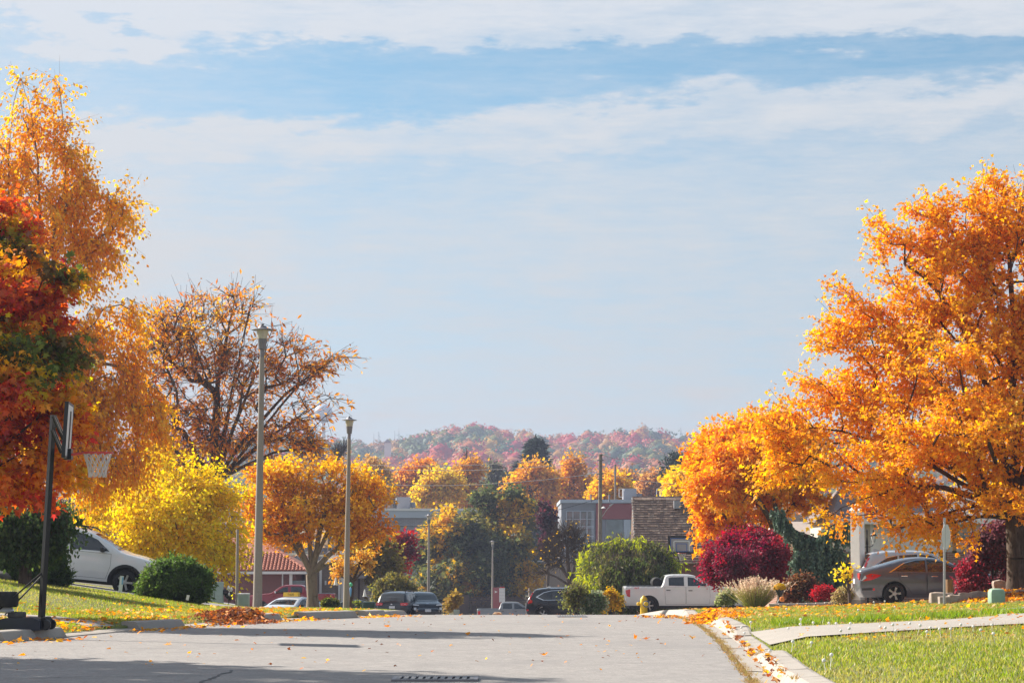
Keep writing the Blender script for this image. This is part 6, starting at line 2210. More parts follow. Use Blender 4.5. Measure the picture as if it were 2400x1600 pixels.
# yellow hydrant
p = at(1509, 1444, 95)
b = thing('fire_hydrant', 'yellow fire hydrant at the kerb in front of the white pickup', 'hydrant', p)
MB().lathe([(.17, -.25), (.17, -.02), (.125, .0), (.12, .40), (.135, .42), (.135, .50), (.125, .53), (.12, .60), (.09, .66), (.05, .69), (.04, .72), (.01, .73)], 16).build('body', M['yellow'], b, True)
MB().lathe([(.075, -.20), (.085, -.16), (.085, -.12), (.06, -.11), (.06, 0)], 14, (.07, 0, .44), 'y').build('pumper_cap', M['yellow'], b, True)
MB().lathe([(.10, -.145), (.115, -.14), (.115, -.125), (.07, -.12)], 16, (.07, 0, .44), 'y').build('cap_ring', M['blue'], b, True)
mm = Matrix.Rotation(math.pi / 2, 4, 'Z')
MB().lathe([(.045, -.02), (.05, .15), (.06, .17), (.06, .22), (.03, .24)], 12, (0, 0, .44), 'y', mm).build('hose_cap', M['yellow'], b, True)


b.scale = (1.15, 1.15, 1.12)


def net(parent, c, r, h, n=12):
    m = MB()
    rings = [(r, 0), (r * .86, -h * .25), (r * .72, -h * .5), (r * .62, -h * .75), (r * .60, -h)]
    for k in range(len(rings) - 1):
        (ra, za), (rb, zb) = rings[k], rings[k + 1]
        for i in range(n):
            a0 = 2 * math.pi * (i + .5 * (k % 2)) / n
            for sgn in (1, -1):
                a1 = a0 + sgn * math.pi / n
                m.tube((c[0] + ra * math.cos(a0), c[1] + ra * math.sin(a0), c[2] + za), (c[0] + rb * math.cos(a1), c[1] + rb * math.sin(a1), c[2] + zb), .0085, .0085, 4, False)
    return m.build('net', M['net'], parent)


def ring(c, r, w, n=28):
    m = MB()
    pts = [(c[0] + r * math.cos(2 * math.pi * i / n), c[1] + r * math.sin(2 * math.pi * i / n), c[2]) for i in range(n + 1)]
    return m.path(pts, w, 6)


# portable basketball hoop, seen edge on
d = 38
s = d / F
p = at(98, 1462, d)
p.z = min(p.z, Hf(p.x, d) + .02)
b = thing('basketball_hoop', 'black portable basketball hoop weighted with a tyre on the grass verge', 'basketball hoop', p)
W_ = lambda px, py: (at(px, py, d) - p)
q = W_(98, 1440)
tk = MB()
tk.prism([(W_(0, 1455).x, .02), (W_(2, 1442).x, .15), (W_(20, 1439).x, .19), (W_(88, 1441).x, .20), (W_(104, 1447).x, .15), (W_(104, 1466).x, .0), (W_(0, 1466).x, .0)], -.38, .38)
tk.build('base_tank', solid('tank_plastic', (.012, .018, .035), .5, var=.1), b)
MB().box((W_(108, 1452).x, 0, .11), (.09, .5, .2), None, .03).build('tank_end', M['rubber'], b, True)
for y in (-.22, .22):
    MB().lathe([(.075, -.03), (.085, -.015), (.085, .015), (.075, .03)], 14, (W_(113, 1458).x, y, .085), 'y').build('caster', M['black'], b, True)
foot, topp = W_(97, 1440), W_(125, 972)
foot.y = topp.y = 0
MB().tube(foot - Vector((0, 0, .1)), topp, .058, .052, 4).build('pole', M['black_metal'], b)
for (a0, a1) in (((127, 976), (150, 1030)), ((124, 1008), (146, 1062))):
    for y in (-.09, .09):
        A_, B_ = W_(*a0), W_(*a1)
        A_.y = B_.y = y
        MB().tube(A_, B_, .026, .026, 6).build('arm', M['black_metal'], b)
for y, (a0, a1) in ((-.25, ((100, 1340), (0, 1432))), (.25, ((101, 1345), (4, 1440)))):
    A_, B_ = W_(*a0), W_(*a1)
    A_.y = 0
    B_.y = y
    MB().tube(A_, B_, .014, .014, 6).build('brace', M['black_metal'], b)
A_, B_ = W_(154, 1075), W_(163, 944)
tl = (B_ - A_)
mmx = Matrix.Translation(((A_ + B_) / 2) * 1.0) @ Matrix.Rotation(math.atan2(tl.x, tl.z), 4, 'Y') @ Matrix.Rotation(rad(8), 4, 'Z')
cz = (A_ + B_) / 2
mmx = Matrix.Translation(Vector((cz.x, 0, cz.z))) @ Matrix.Rotation(math.atan2(tl.x, tl.z), 4, 'Y') @ Matrix.Rotation(rad(6), 4, 'Z')
bb = MB().box((0, 0, 0), (.05, 1.05, .80), mmx).build('backboard', M['white_paint'], b)
m = MB()
for y in (-.53, .53):
    m.box((0, y, 0), (.06, .03, .83), mmx)
for z in (-.42, .42):
    m.box((0, 0, z), (.06, 1.06, .03), mmx)
m.build('backboard_frame', M['black'], b)
MB().box((.03, .02, .02), (.016, .13, .58), mmx).build('centre_brace', M['black_metal'], b)
rc = W_(229, 1061)
rc.y = 0
rm = ring((rc.x, 0, rc.z),   .228, .017)
xb = W_(165, 1062).x
rm.tube((xb, -.06, rc.z - .03), (rc.x - .225, -.05, rc.z), .018).tube((xb, .06, rc.z - .03), (rc.x - .225, .05, rc.z), .018)
rm.build('rim', M['red'], b, True)
MB().box((W_(160, 1064).x, 0, W_(160, 1064).z), (.12, .18, .17)).build('rim_bracket', M['black_metal'], b)
net(b, (rc.x, 0, rc.z), .225, .38)
# tyre lying on the tank
pt = at(-2, 1421, d)
pt.y = d
b = thing('tyre', 'black car tyre lying flat on a pale rim over the hoop base', 'tyre', pt)
MB().lathe([(.17, .0), (.27, -.005), (.295, .03), (.30, .115), (.295, .20), (.27, .235), (.17, .23), (.17, 0)], 30).build('tread', M['rubber'], b, True)
MB().lathe([(.05, -.09), (.22, -.085), (.235, -.06), (.20, 0), (.05, .0)], 24).build('wheel_disc', M['clear_lamp'], b, True)
pt = at(38, 1437, d)
b = thing('grey_block', 'flat grey block on the hoop base next to the tyre', 'block', (pt.x, d + .05, p.z + .19))
MB().box((0, 0, .045), (.24, .3, .09), None, .02).build('slab', M['boulder'], b, True)
pt = gpos(4, 62)
b = thing('boulder', 'smooth dark grey boulder on the lawn before the cedar hedge', 'boulder', pt)
bm = bmesh.new()
bmesh.ops.create_icosphere(bm, subdivisions=3, radius=1)
for v_ in bm.verts:
    n_ = 1 + .08 * math.sin(v_.co.x * 4 + 1) * math.sin(v_.co.y * 5)
    v_.co = Vector((v_.co.x * .36, v_.co.y * .34, v_.co.z * .21)) * n_
bm.verts.index_update()
m = MB().add([v_.co for v_ in bm.verts], [[v_.index for v_ in f.verts] for f in bm.faces])
bm.free()
m.build('stone', M['boulder'], b, True)

# hoop behind the white pickup, facing the camera
d = 133
s = d / F
p = at(1592, 1442, d)
p.z = min(p.z, Hf(p.x, d))
b = thing('basketball_hoop', 'basketball hoop with clear framed backboard behind the white pickup', 'basketball hoop', p)
W2 = lambda px, py: (at(px, py, d) - p)
MB().tube((0, .5, -.1), (0, .5, W2(1592, 1270).z), .055, .055, 8).build('pole', M['black_metal'], b)
c0, c1 = W2(1568, 1296), W2(1627, 1257)
xc, zc = (c0.x + c1.x) / 2, (c0.z + c1.z) / 2
wb, hb = c1.x - c0.x, c1.z - c0.z
gm, t_, pb = newmat('acrylic')
pb.inputs['Base Color'].default_value = (.34, .33, .36, 1)
pb.inputs['Roughness'].default_value = .15
MB().box((xc, 0, zc), (wb - .06, .012, hb - .06)).build('backboard', gm, b)
m = MB()
for x in (c0.x, c1.x):
    m.box((x, -.01, zc), (.13, .06, hb + .13))
for z in (c0.z, c1.z):
    m.box((xc, -.01, z), (wb - .13, .06, .13))
m.build('backboard_frame', M['black'], b)
for nm, mt, ww_, hh_, tk_, zo, yy_ in (('backboard_border', M['blue'], wb - .18, hb - .18, .05, 0, -.012), ('target_square', M['white_paint'], .84, .58, .06, -.08, -.012), ('target_square', M['blue'], .56, .42, .035, -.14, -.013)):
    m = MB()
    for sx in (-1, 1):
        m.box((xc + sx * ww_ / 2, yy_, zc + zo), (tk_, .008, hh_))
        m.box((xc, yy_, zc + zo + sx * hh_ / 2), (ww_ - tk_, .008, tk_))
    m.build(nm, mt, b)
rc = W2(1597, 1296)
ring((rc.x, -.36, rc.z), .228, .014).tube((rc.x - .08, 0, rc.z), (rc.x - .06, -.14, rc.z), .014).tube((rc.x + .08, 0, rc.z), (rc.x + .06, -.14, rc.z), .014).build('rim', M['red'], b, True)
net(b, (rc.x, -.36, rc.z), .225, .40)
for dz in (.15, -.25):
    MB().tube((0, .5, zc + dz - .35), (xc, .02, zc + dz), .03, .03, 6).build('arm', M['black_metal'], b)

# white column at the drive
p = at(2012, 1412, 80)
p.z = Hf(p.x, 80)
b = thing('column', 'tall white square column with pointed cap beside the driveway', 'column', p, rad(-38))
hcol = at(2012, 1196, 80).z - p.z
MB().box((0, 0, hcol / 2), (.34, .34, hcol), None, .012).build('shaft', M['white_paint'], b)
MB().add([(-.21, -.21, hcol), (.21, -.21, hcol), (.21, .21, hcol), (-.21, .21, hcol), (0, 0, hcol + .28), ], [(0, 1, 4), (1, 2, 4), (2, 3, 4), (3, 0, 4), (3, 2, 1, 0)]).build('cap', M['white_paint'], b)
MB().box((0, 0, .12), (.42, .42, .24), None, .02).build('plinth', M['concrete'], b)

# double lantern post
p = at(2034, 1412, 89)
p.z = Hf(p.x, 89)
b = thing('lantern_post', 'black garden lamp post with two glass lanterns behind the crossover', 'lamp post', p)
s = 89 / F
zt = at(2034, 1278, 89).z - p.z
MB().tube((0, 0, 0), (0, 0, zt), .045, .04, 10).build('post', M['black_metal'], b, True)
MB().lathe([(.03, zt), (.05, zt + .05), (.02, zt + .35), (.035, zt + .55), (.01, zt + .62)], 10).build('finial', M['black_metal'], b, True)
lg = solid('lantern_glass', (.62, .62, .60), .2, var=0)
for sx in (-1, 1):
    x = sx * .235
    ar = MB()
    pts = [(0, 0, zt - .02), (sx * .08, 0, zt - .05), (sx * .18, 0, zt - .02), (x, 0, zt + .05)]
    ar.path(pts, .014).build('arm', M['black_metal'], b, True)
    ln = MB().lathe([(.03, zt + .06), (.05, zt + .12), (.105, zt + .32), (.11, zt + .36)], 6, (x, 0, 0)).build('lantern', lg, b)
    fr = MB()
    for k in range(6):
        a_ = 2 * math.pi * k / 6
        fr.tube((x + .05 * math.cos(a_), .05 * math.sin(a_), zt + .12), (x + .112 * math.cos(a_), .112 * math.sin(a_), zt + .36), .008, .008, 4)
    fr.build('lantern_frame', M['black_metal'], ln)
    MB().lathe([(.13, zt + .36), (.12, zt + .39), (.05, zt + .47), (.018, zt + .50), (.018, zt + .56), (.004, zt + .60)], 12, (x, 0, 0)).build('lantern_cap', M['black_metal'], ln, True)

# stop sign seen from behind
d = 60
p = at(2213, 1405, d)
p.z = min(p.z, Hf(p.x, d))
b = thing('traffic_sign', 'octagonal road sign seen from behind on a slim steel post', 'road sign', p, rot=(0, rad(1.0), 0))
zt = at(2218, 1222, d).z - p.z
MB().tube((0, 0, -.1), (0, 0, zt), .032, .030, 8).build('post', M['alloy'], b, True)
s = d / F
zc = at(2217, 1257, d).z - p.z
oc = MB()
R_ = .33
pts = [(R_ * math.cos(math.pi / 8 + k * math.pi / 4), zc + R_ * math.sin(math.pi / 8 + k * math.pi / 4)) for k in range(8)]
oc.prism(pts, -.003, .003)
so = oc.build('sign_plate', M['white_paint'], b)
so.rotation_euler = (0, 0, rad(60))
so.location = (.05, .04, 0)
MB().box((0, .0, zt + .05), (.06, .03, .10)).build('bracket', M['alloy'], b)
# bird feeder hanging from the maple
d = 66
p = at(2236, 1243, d)
b = thing('bird_feeder', 'tube bird feeder with green caps hanging from the orange maple', 'bird feeder', p)
s = d / F
hh_ = 52 * s
fg = solid('feeder_tube', (.35, .27, .17), .2, var=.3, scale=18)
MB().lathe([(.055, -hh_ + .06), (.055, -.10)], 12).build('tube', fg, b, True)
MB().lathe([(.02, .0), (.045, -.03), (.07, -.08), (.068, -.12), (.05, -.12)], 12).build('cap', solid('feeder_green', (.02, .05, .03), .5), b, True)
MB().lathe([(.05, -hh_ + .07), (.066, -hh_ + .06), (.066, -hh_), (.03, -hh_ - .01)], 12).build('base', solid('feeder_green2', (.02, .05, .03), .5), b, True)
for z in (-.28, -.42):
    MB().tube((-.10, 0, z), (.10, 0, z), .008, .008, 6).build('perch', M['black'], b)
MB().tube((0, 0, -.01), (.02, 0, .42), .005, .005, 4).build('hanger', M['wire'], b)
# wooden stump planter
d = 69
p = at(2226, 1396, d)
p.z = Hf(p.x, d) - .05
b = thing('wooden_tub', 'round brown staved wooden tub behind the stone edging', 'planter', p)
zt = at(2226, 1357, d).z - p.z
for k in range(14):
    a_ = 2 * math.pi * k / 14
    MB().box((0, -.098, zt / 2), (.046, .018, zt), Matrix.Rotation(a_, 4, 'Z')).build('stave', M['wood'], b)
MB().lathe([(.09, .02), (.092, zt - .06), (.01, zt - .06)], 14).build('soil', M['dark_wood'], b)
# stone edging of the maple bed
random.seed(31)
b = thing('stone_edging', 'row of rough brown stones edging the maple bed', 'stone edging', (0, 0, 0))


def stone(px0, px1, ptop, pbot, d, depth=.32):
    a, c = at(px0, pbot, d), at(px1, ptop, d)
    w_, h_ = c.x - a.x, c.z - a.z + .08
    bm = bmesh.new()
    bmesh.ops.create_cube(bm, size=1)
    bmesh.ops.subdivide_edges(bm, edges=bm.edges[:], cuts=3, use_grid_fill=True)
    sd = random.uniform(0, 50)
    for v_ in bm.verts:
        q = v_.co.copy()
        rr_ = q.length
        q = q.lerp(q.normalized() * .62, .28)
        q *= 1 + .08 * math.sin(q.x * 7 + sd) * math.sin(q.z * 9 + sd * 2) + random.uniform(-.025, .025)
        v_.co = Vector((q.x * w_ * 1.04, q.y * depth, q.z * h_ * 1.04))
    bm.verts.index_update()
    m = MB().add([v_.co + Vector(((a.x + c.x) / 2, d + depth / 2, (a.z + c.z) / 2 - .04)) for v_ in bm.verts], [[v_.index for v_ in f.verts] for f in bm.faces])
    bm.free()
    m.build('stone', M['stone'], b, False)


for q in ((2183, 2234, 1389, 1419, 62.5), (2203, 2228, 1398, 1416, 61.5), (2226, 2250, 1394, 1412, 62), (2248, 2278, 1389, 1411, 62.5), (2275, 2318, 1386, 1408, 63), (2352, 2384, 1387, 1398, 63.5), (2382, 2420, 1382, 1398, 64), (2330, 2350, 1390, 1402, 63.2), (2330, 2358, 1360, 1376, 67), (2386, 2420, 1376, 1386, 66.5)):
    stone(*q)
# block edging of the shrub bed
b = thing('block_edging', 'low grey concrete block edging round the shrub bed', 'edging', (0, 0, 0))
for k, (a0, a1, yt, yb) in enumerate(((1800, 1823, 1414, 1424), (1824, 1846, 1413.5, 1422), (1847, 1868, 1413.5, 1421), (1869, 1890, 1413, 1420.5), (1891, 1912, 1412.5, 1420), (1913, 1934, 1412, 1419), (1935, 1954, 1411, 1418))):
    A_, C_ = at(a0, yb, 80), at(a1, yt, 80)
    MB().box(((A_.x + C_.x) / 2, 80 + k * .06, (A_.z + C_.z) / 2 - .05), (C_.x - A_.x - .012, .3, C_.z - A_.z + .1), None, .012).build('block', M['kerbstone'], b)
# dark urn with yellow mums
p = at(1828, 1412, 82.5)
b = thing('flower_urn', 'dark urn of yellow chrysanthemums beside the brown shrub', 'planter', p)
MB().lathe([(.12, -.15), (.12, .02), (.06, .10), (.05, .22), (.11, .32), (.15, .44), (.16, .47), (.10, .46)], 14).build('urn', M['black'], b, True)
rng = np.random.default_rng(77)
n = 420
u = norm(rng.normal(size=(n, 3)))
u[:, 2] = np.abs(u[:, 2])
P = u * np.array([.21, .2, .17]) * rng.uniform(.85, 1.05, (n, 1)) + np.array([0, 0, .48])
fo = leaves('flower_head', P, np.cross(u, rng.normal(size=u.shape)), u, rng.uniform(.05, .08, n), vary(rng, pick(rng, [(.74, .50, .02, 3), (.62, .36, .02, 1), (.12, .16, .03, .6)], n), .12), 'clump', M['leaf'], b)
# small pumpkins? orange ornaments at the urn foot
p = at(1833, 1408, 81.5)
b = thing('orange_gourd', 'small orange gourd at the foot of the flower urn', 'gourd', p)
MB().lathe([(.01, -.02), (.07, 0), (.09, .06), (.07, .13), (.02, .15)], 14).build('gourd', solid('gourd', (.6, .17, .02), .5), b, True)

# brown sign board with pale arrow and white list panel
d = 228
s = d / F
p = at(1172, 1442, d)
p.z = Hf(p.x, d)
b = thing('sign_board', 'brown sign board with a white arrow and a tall white notice panel', 'sign', p)
W3 = lambda px, py: (at(px, py, d) - p)
a, c = W3(1155, 1442), W3(1182, 1376)
MB().box(((a.x + c.x) / 2, 0, c.z / 2), (c.x - a.x, .25, c.z)).build('board', M['school_red'], b)
a, c = W3(1170, 1410), W3(1183.5, 1377.5)
np_ = MB().box(((a.x + c.x) / 2, -.16, (a.z + c.z) / 2), (c.x - a.x, .06, c.z - a.z)).build('notice_panel', M['white_paint'], b)
for k in range(9):
    z = a.z + (c.z - a.z) * (k + .7) / 9.6
    MB().box(((a.x + c.x) / 2, -.194, z), ((c.x - a.x) * .9, .006, .03)).build('groove', M['hvac'], np_)
a, c = W3(1159, 1389), W3(1166.5, 1383)
MB().prism([(a.x, a.z), (a.x + .06, (a.z + c.z) / 2), (a.x - .02, c.z), (c.x, (a.z + c.z) / 2)], -.14, -.13).build('arrow', M['white_paint'], b)
for x0_, x1_ in ((1172, 1176), (1178, 1182)):
    a, c = W3(x0_, 1377), W3(x1_, 1374)
    MB().box(((a.x + c.x) / 2, -.1, (a.z + c.z) / 2), (c.x - a.x, .1, c.z - a.z)).build('red_cap', M['red'], b)
# tan bundle at the foot of the thin lamp
p = at(1166, 1441, 150)
b = thing('yard_bundle', 'tan and orange bundle lying beside the thin lamp pole', 'bundle', p)
bm = bmesh.new()
bmesh.ops.create_icosphere(bm, subdivisions=2, radius=1)
for v_ in bm.verts:
    n_ = 1 + .16 * math.sin(v_.co.x * 5 + 1) * math.sin(v_.co.z * 4 + 2)
    v_.co = Vector((v_.co.x * .32, v_.co.y * .3, v_.co.z * .19 + .02)) * n_
bm.verts.index_update()
m = MB().add([v_.co for v_ in bm.verts], [[v_.index for v_ in f.verts] for f in bm.faces])
bm.free()
m.build('sack', solid('sack_tan', (.45, .27, .15), .9, var=.35, scale=4), b)
MB().lathe([(.01, -.02), (.16, -.01), (.14, .02), (.01, .03)], 12, (.07, -.29, .0), 'y').build('opening', solid('sack_orange', (.5, .16, .03), .8), b)

# utility poles and wires
d = 205
p = at(1405, 1440, d)
p.z = Hf(p.x, d)
b = thing('utility_pole', 'grey wooden utility pole with a small lamp arm before the school', 'utility pole', p, rot=(0, rad(.55), 0))
zt = at(1411, 1064, d).z - p.z
s = d / F
MB().lathe([(.20, -.5), (.20, 0), (.15, zt), (.02, zt + .02)], 12).build('shaft', M['bark_pale'], b, True)
for py in (1078, 1110, 1122):
    z = at(1411, py, d).z - p.z
    MB().tube((-.28, -.1, z), (.28, -.1, z), .05).build('insulator', M['lamp_metal'], b)
z = at(1411, 1186, d).z - p.z
arm = MB()
arm.path([(.15, 0, z - .9), (.6, -.3, z - .2), (1.1, -.6, z + .25), (.75, -.9, z + .05)], .035)
arm.build('lamp_arm', M['alloy'], b, True)
MB().lathe([(.02, z - .02), (.22, z - .16), (.02, z - .18)], 12, (.25, -.6, 0)).build('lamp_head', M['white_paint'], b, True)
p2 = at(1443, 1440, 300)
p2.z = Hf(p2.x, 300)
b = thing('metal_pole', 'short slender metal pole rising behind the school roof', 'pole', p2)
zt = at(1443, 1088, 300).z - p2.z
MB().lathe([(.16, 0), (.12, zt), (.02, zt + .02)], 10).build('shaft', M['bark_pale'], b, True)
MB().lathe([(.16, zt - 1.2), (.16, zt - .7)], 10).build('collar', M['lamp_metal'], b, True)
for k, (lb, A0, B0, d1, sag) in enumerate((('uppermost power line running off behind the amber trees', (1411, 1066), (760, 1083), 230, .6), ('power line just under the uppermost one beside the hill', (1411, 1079), (760, 1089), 232, .7), ('upper power line between the utility pole and the dark pine', (1411, 1066), (1720, 1092), 195, .5),
                                           ('lower power line between the utility pole and the dark pine', (1411, 1107), (1720, 1130), 195, .5), ('low power line crossing the amber trees', (1411, 1107), (760, 1124), 228, .8), ('lowest thin cable crossing the gold patched maple', (1411, 1165), (860, 1228), 196, 1.0))):
    A_, B_ = at(*A0, 205), at(*B0, d1)
    m = MB()
    pts = []
    for q in range(13):
        t = q / 12
        pts.append(A_ + (B_ - A_) * t - Vector((0, 0, sag * 4 * t * (1 - t))))
    o_ = m.path(pts, .022, 4).build('power_line', M['wire'])
    tag(o_, lb, 'cable', 'power lines from the utility pole')

# yard signs and hanging cloths
p = at(281, 1391, 66)
b = thing('yard_sign', 'narrow white and blue lawn sign before the white SUV door', 'yard sign', p)
MB().box((0, 0, .25), (.10, .012, .48), Matrix.Rotation(rad(6), 4, 'Y')).build('board', solid('sign_white', (.68, .72, .78), .5, var=.03), b)
MB().box((.03, -.008, .36), (.04, .006, .2), Matrix.Rotation(rad(6), 4, 'Y')).build('blue_stripe', solid('sign_blue', (.2, .42, .66), .5, var=.03), b)
MB().tube((0, 0, -.15), (.0, 0, .1), .008).build('stake', M['wire'], b)
p = at(438, 1408, 60)
b = thing('lawn_tag', 'small white tag card on the front of the clipped round evergreen', 'tag', p)
MB().box((0, 0, .09), (.07, .01, .13), Matrix.Rotation(rad(12), 4, 'Y')).build('card', M['white_paint'], b)
MB().tube((0, 0, -.12), (0, 0, .06), .006).build('stake', M['wire'], b)
for px, py0, py1, d, lb in ((787, 1352, 1370, 104, 'white cloth ornament hanging near the stone house wall'), (855, 1380, 1397, 103, 'white cloth ornament above the dark green car roof')):
    p = at(px, py0, d)
    hh_ = (py1 - py0) * d / F
    b = thing('hanging_cloth', lb, 'ornament', p)
    m = MB()
    m.lathe([(.005, 0), (.03, -.05), (.06, -hh_ * .7), (.09, -hh_)], 8)
    m.build('cloth', M['white_paint'], b, True)
    MB().tube((0, 0, 0), (.01, 0, .18), .004, .004, 4).build('string', M['wire'], b)
p = at(822, 1364, 103)
b = thing('hanging_spinner', 'green and blue ribbon spinner hanging by the leaning tree', 'ornament', p)
MB().lathe([(.01, .0), (.07, -.05), (.08, -.12), (.01, -.2)], 10).build('green_ribbon', solid('rib_green', (.10, .55, .30), .5, var=0), b, True)
MB().lathe([(.01, -.2), (.05, -.26), (.03, -.5), (.005, -.62)], 10).build('blue_ribbon', solid('rib_blue', (.10, .30, .60), .5, var=0), b, True)
MB().tube((0, 0, 0), (0, 0, .1), .004, .004, 4).build('string', M['wire'], b)
# storm drain in the near road and a smaller one at the crest
for (x0_, x1_, y0_, y1_, lb) in ((-1.22, -.38, 25.15, 25.75, 'iron storm grate set in the shaded asphalt nearest the camera'), (1.1, 1.75, 57.2, 58.6, 'small iron grate in the road crest before the twiggy shrub')):
    z = Hf((x0_ + x1_) / 2, (y0_ + y1_) / 2)
    b = thing('storm_grate', lb, 'drain grate', ((x0_ + x1_) / 2, (y0_ + y1_) / 2, z + .004))
    w_, l_ = x1_ - x0_, y1_ - y0_
    MB().box((0, 0, -.02), (w_, l_, .044)).build('pit', M['black'], b)
    m = MB()
    for sx in (-1, 1):
        m.box((sx * w_ / 2, 0, .006), (.05, l_ + .05, .03))
        m.box((0, sx * l_ / 2, .006), (w_ - .05, .05, .03))
    m.build('frame', M['lamp_metal'], b)
    n = 11
    for k in range(n):
        MB().box((-w_ / 2 + w_ * (k + .5) / n, 0, .012), (w_ / n * .60, l_ - .06, .022)).build('slat', M['grate'], b)

# ------------------------------------------------------------------ fallen leaves, seed heads and other small things


def scat(seed, n, fx):
    rng = np.random.default_rng(seed)
    P = fx(rng, n)
    return onground(P[:, 0], P[:, 1])


def lawn_l(rng, n):
    y = rng.uniform(36, 62, n)
    x = XL(y) - .3 - np.abs(rng.normal(0, 2.4, n))
    k = (np.sin(x * 1.3 + y * .9) + np.sin(y * .7 - x * .4) + rng.normal(0, .6, n)) > -.1
    return np.column_stack([x, y])[k]


LIT = [(.80, .33, .04, 3), (.84, .46, .08, 2), (.62, .22, .05, 1.6), (.74, .48, .24, 1)]
BRN = [(.24, .085, .04, 3), (.36, .13, .05, 2), (.15, .06, .035, 2), (.60, .32, .18, .5)]
tag(litter('fallen_leaves', scat(101, 3600, lawn_l), .105, LIT, 101), kind='stuff')
tag(litter('fallen_leaves', scat(102, 800, lambda r, n: np.column_stack([XL(yy_ := r.uniform(36, 61, n)) + .05 + np.abs(r.normal(0, .35, n)), yy_])[(np.sin(yy_ * .9) + r.normal(0, .5, n)) > .1]), .10, LIT, 102), kind='stuff')


def heap(seed, n, cx, cy, rx, ry, h):
    rng = np.random.default_rng(seed)
    u = rng.normal(0, .5, (n, 2))
    x, y = cx + u[:, 0] * rx, cy + u[:, 1] * ry
    P = onground(x, y)
    P[:, 2] = P[:, 2] + h * np.exp(-2.2 * (u**2).sum(1)) * rng.uniform(.2, 1, n)
    return P


tag(litter('leaf_heap', heap(103, 2200, -5.55, 49.0, .65, 1.7, .22), .10, BRN, 103, tilt=1.2), kind='stuff')
P = np.concatenate([heap(104, 2000, 4.4, 52.5, .36, 3.2, .17), heap(105, 900, 4.0, 48.5, .35, 2.2, .06), heap(106, 60, 3.5, 56, .6, 2, .02)])
tag(litter('leaf_heap', P, .105, LIT + [(.36, .11, .03, 2)], 104, tilt=1.2), kind='stuff')
tag(litter('leaf_heap', np.concatenate([heap(107, 3000, 13.3, 62.5, 1.7, 1.6, .08), heap(108, 1800, 14.2, 66.5, 2.0, 1.8, .12)]), .12, LIT + BRN[:1], 107, tilt=1.1), kind='stuff')
tag(litter('fallen_leaves', scat(109, 1500, lambda r, n: np.column_stack([XR(yy_ := r.uniform(46, 74, n)) + .7 + np.abs(r.normal(0, 4, n)), yy_])), .10, LIT, 109), kind='stuff')
tag(litter('fallen_leaves', scat(110, 420, lambda r, n: np.column_stack([r.uniform(4.1, 10, n), 39 + r.uniform(-6, 7, n)])), .09, LIT, 110), kind='stuff')


def gut_pts(r, n):
    c = r.choice([24.6, 26.2, 27.7, 29.4, 31.6, 34.2, 36.8, 39.5, 42, 44.5], n)
    y = c + r.normal(0, .22, n)
    return np.column_stack([XR(y) + .10 + r.beta(2.5, 1, n) * .22, y])


P = scat(111, 150, gut_pts)
P[:, 2] += np.random.default_rng(1).uniform(0, .05, len(P))
tag(litter('fallen_leaves', P, .075, LIT + BRN, 111, tilt=1.0), kind='stuff')
tag(litter('fallen_leaves', scat(112, 260, lambda r, n: np.column_stack([r.uniform(-6.5, 3.5, n), 27 * (70 / 27)**r.uniform(0, 1, n)])), .05, LIT + BRN, 112), kind='stuff')

# single leaves one can pick out on the asphalt
random.seed(55)
variants = []
for k in range(4):
    T_ = TPL['maple'].copy()
    vs = [(x * .12, y * .12 - .06, .012 + .035 * abs(x) * (1 + k * .4) + .05 * max(0, y - .6) * (k % 2)) for x, y, z in T_]
    me = bpy.data.meshes.new('fallen_leaf')
    me.from_pydata(vs + [(0, 0, .008)], [], [(i, (i + 1) % 10, 10) for i in range(10)])
    a_ = me.color_attributes.new('Col', 'FLOAT_COLOR', 'POINT')
    cl = [(.62, .22, .03), (.55, .16, .03), (.66, .36, .12), (.60, .20, .02)][k]
    a_.data.foreach_set('color', np.tile(np.array([*cl, 1.0], np.float32), 11))
    me.materials.append(M['leaf'])
    variants.append(me)
LP = [(24, 1511, 'curled orange leaf on the road straight below the hoop base tank'), (157, 1503, 'curled orange leaf on the road beside the hoop caster'), (396, 1512, 'pointed orange leaf alone in the sunlit lane below the leaf strewn path'),
      (909, 1470, 'pale curled leaf on the road below the dark grey crossover'), (682, 1495, 'rusty leaf on the sunlit asphalt below the brown leaf heap'), (1514, 1500, 'orange leaf on the open road below the fire hydrant'),
      (1622, 1497, 'reddish leaf close to the weedy gutter joint'), (1276, 1537, 'leaf on the open asphalt just beyond the storm grate'), (1455, 1456, 'leaf near the road crest before the tail of the white pickup')]
for i, (px, py, lb) in enumerate(LP):
    g = hit(px, py)
    o = link('fallen_leaf', variants[i % 4], None)
    o.location = (g.x, g.y, prof(g.y) + .004)
    o.rotation_euler = (random.uniform(-.3, .3), random.uniform(-.3, .3), random.uniform(0, 6.28))
    k = random.uniform(.85, 1.25)
    o.scale = (k, k, k)
    tag(o, lb, 'leaf', 'single leaves scattered on the road')
OTH = [(374, 1483), (327, 1506), (250, 1520), (1491, 1499), (1665, 1508), (712, 1542), (440, 1530), (672, 1476), (1102, 1488), (1540, 1462), (1578, 1520), (1330, 1490), (60, 1535), (560, 1500), (1700, 1530)]
tag(litter('fallen_leaves', np.array([tuple(hit(*q)) for q in OTH]), .11, LIT, 120), kind='stuff')

# dandelion seed heads
random.seed(8)


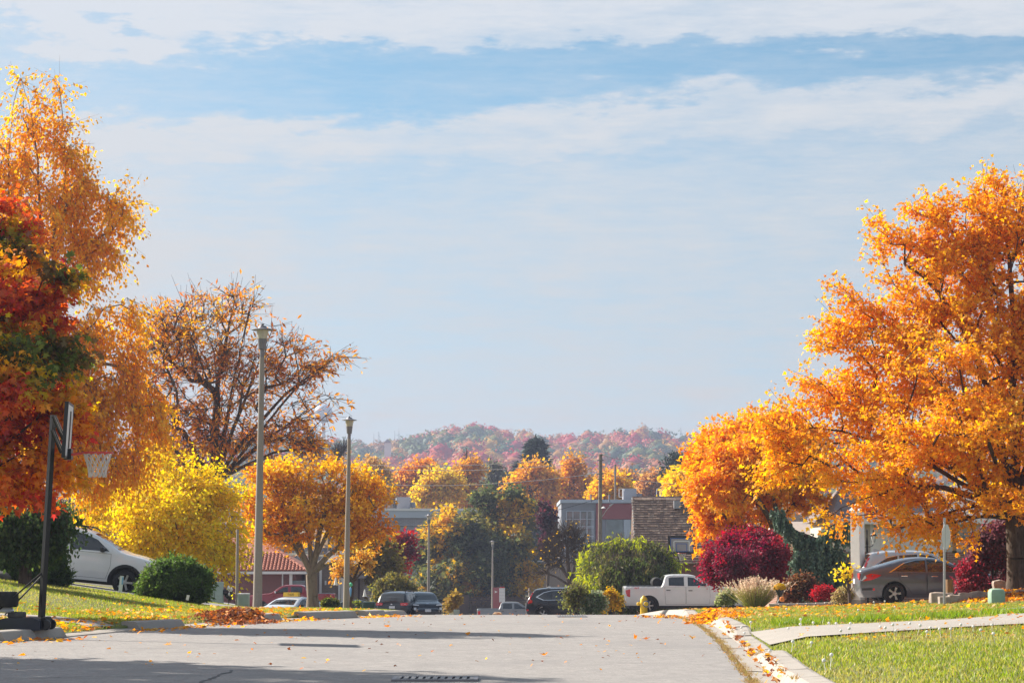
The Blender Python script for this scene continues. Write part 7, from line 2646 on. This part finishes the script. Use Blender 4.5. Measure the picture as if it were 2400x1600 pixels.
def seedhead(h):
    m = MB()
    m.tube((0, 0, -.02), (.012, 0, h), .004, .003, 4)
    c = Vector((.012, 0, h))
    for k in range(46):
        z = 1 - 2 * (k + .5) / 46
        a = k * 2.39996
        r = math.sqrt(1 - z * z)
        dv = Vector((r * math.cos(a), r * math.sin(a), z))
        t = dv.orthogonal().normalized()
        u = dv.cross(t)
        p = c + dv * .020
        m.add([p + t * .008, p + u * .008, p - t * .008, p - u * .008], [(0, 1, 2, 3)])
    return m


sm = solid('seed_fluff', (.85, .84, .80), .9, var=0)
heads = []
for k in range(3):
    o = seedhead(.08 + .03 * k).build('dandelion', sm)
    heads.append(o.data)
    bpy.data.objects.remove(o)
DP = [(1735, 1470), (1745, 1489), (1758, 1468), (1846, 1473), (1875, 1468), (1878, 1460), (1905, 1459), (1941, 1465), (1962, 1472), (1971, 1480), (1985, 1478), (1995, 1471), (2060, 1470), (2076, 1478), (2096, 1475), (2100, 1480), (2133, 1467), (2150, 1476), (2170, 1482), (2205, 1482), (2228, 1487), (2280, 1470), (2325, 1471), (2332, 1500), (2010, 1427), (2050, 1409), (2074, 1411), (2098, 1419), (1845, 1428), (1855, 1519), (1900, 1509), (1935, 1562), (1946, 1555), (1800, 1530), (2180, 1478), (2255, 1476), (2300, 1478)]
NAMED = {(1846, 1473): 'large dandelion seed head where the bright tufts meet the footpath', (2074, 1411): 'dandelion seed head standing before the rear wheel of the grey sedan', (1855, 1519): 'white dandelion seed head low in the near lawn beside the kerb corner',
         (2332, 1500): 'lone dandelion seed head in the near lawn below the rounded green utility box', (2205, 1482): 'dandelion seed head at the path edge in front of the road sign post', (1935, 1562): 'dandelion seed head nearest the camera in the lawn'}
DM = MB()
for i, (px, py) in enumerate(DP):
    g = hit(px, py + 11)
    z = Hf(g.x, g.y)
    if (px, py) in NAMED:
        o = link('dandelion', heads[i % 3], None)
        o.location = (g.x, g.y, z)
        o.rotation_euler = (random.uniform(-.15, .15), random.uniform(-.15, .15), random.uniform(0, 6))
        tag(o, NAMED[(px, py)], 'dandelion', 'dandelion seed heads along the footpath')
    else:
        for q in range(1):
            me = heads[(i + q) % 3]
            R4 = Matrix.Translation((g.x + q * random.uniform(-.5, .5), g.y + q * random.uniform(-.8, .8), z)) @ Matrix.Rotation(random.uniform(-.25, .25), 4, 'X') @ Matrix.Rotation(random.uniform(-.25, .25), 4, 'Y')
            DM.add([R4 @ v_.co for v_ in me.vertices], [list(f.vertices) for f in me.polygons])
tag(DM.build('dandelions', sm), kind='stuff')
rng = np.random.default_rng(9)
n = 520
t = rng.uniform(0, 1, n)
x = 4.6 + t * 8
y = np.interp(x, [4, 8.5, 14], [33.2, 37.8, 39.6]) - np.abs(rng.normal(0, 1.0, n))
blades('dry_stalk', onground(x, y), .16, .004, [(.30, .19, .10, 2), (.38, .28, .15, 1), (.2, .10, .06, 1)], 9, .25)
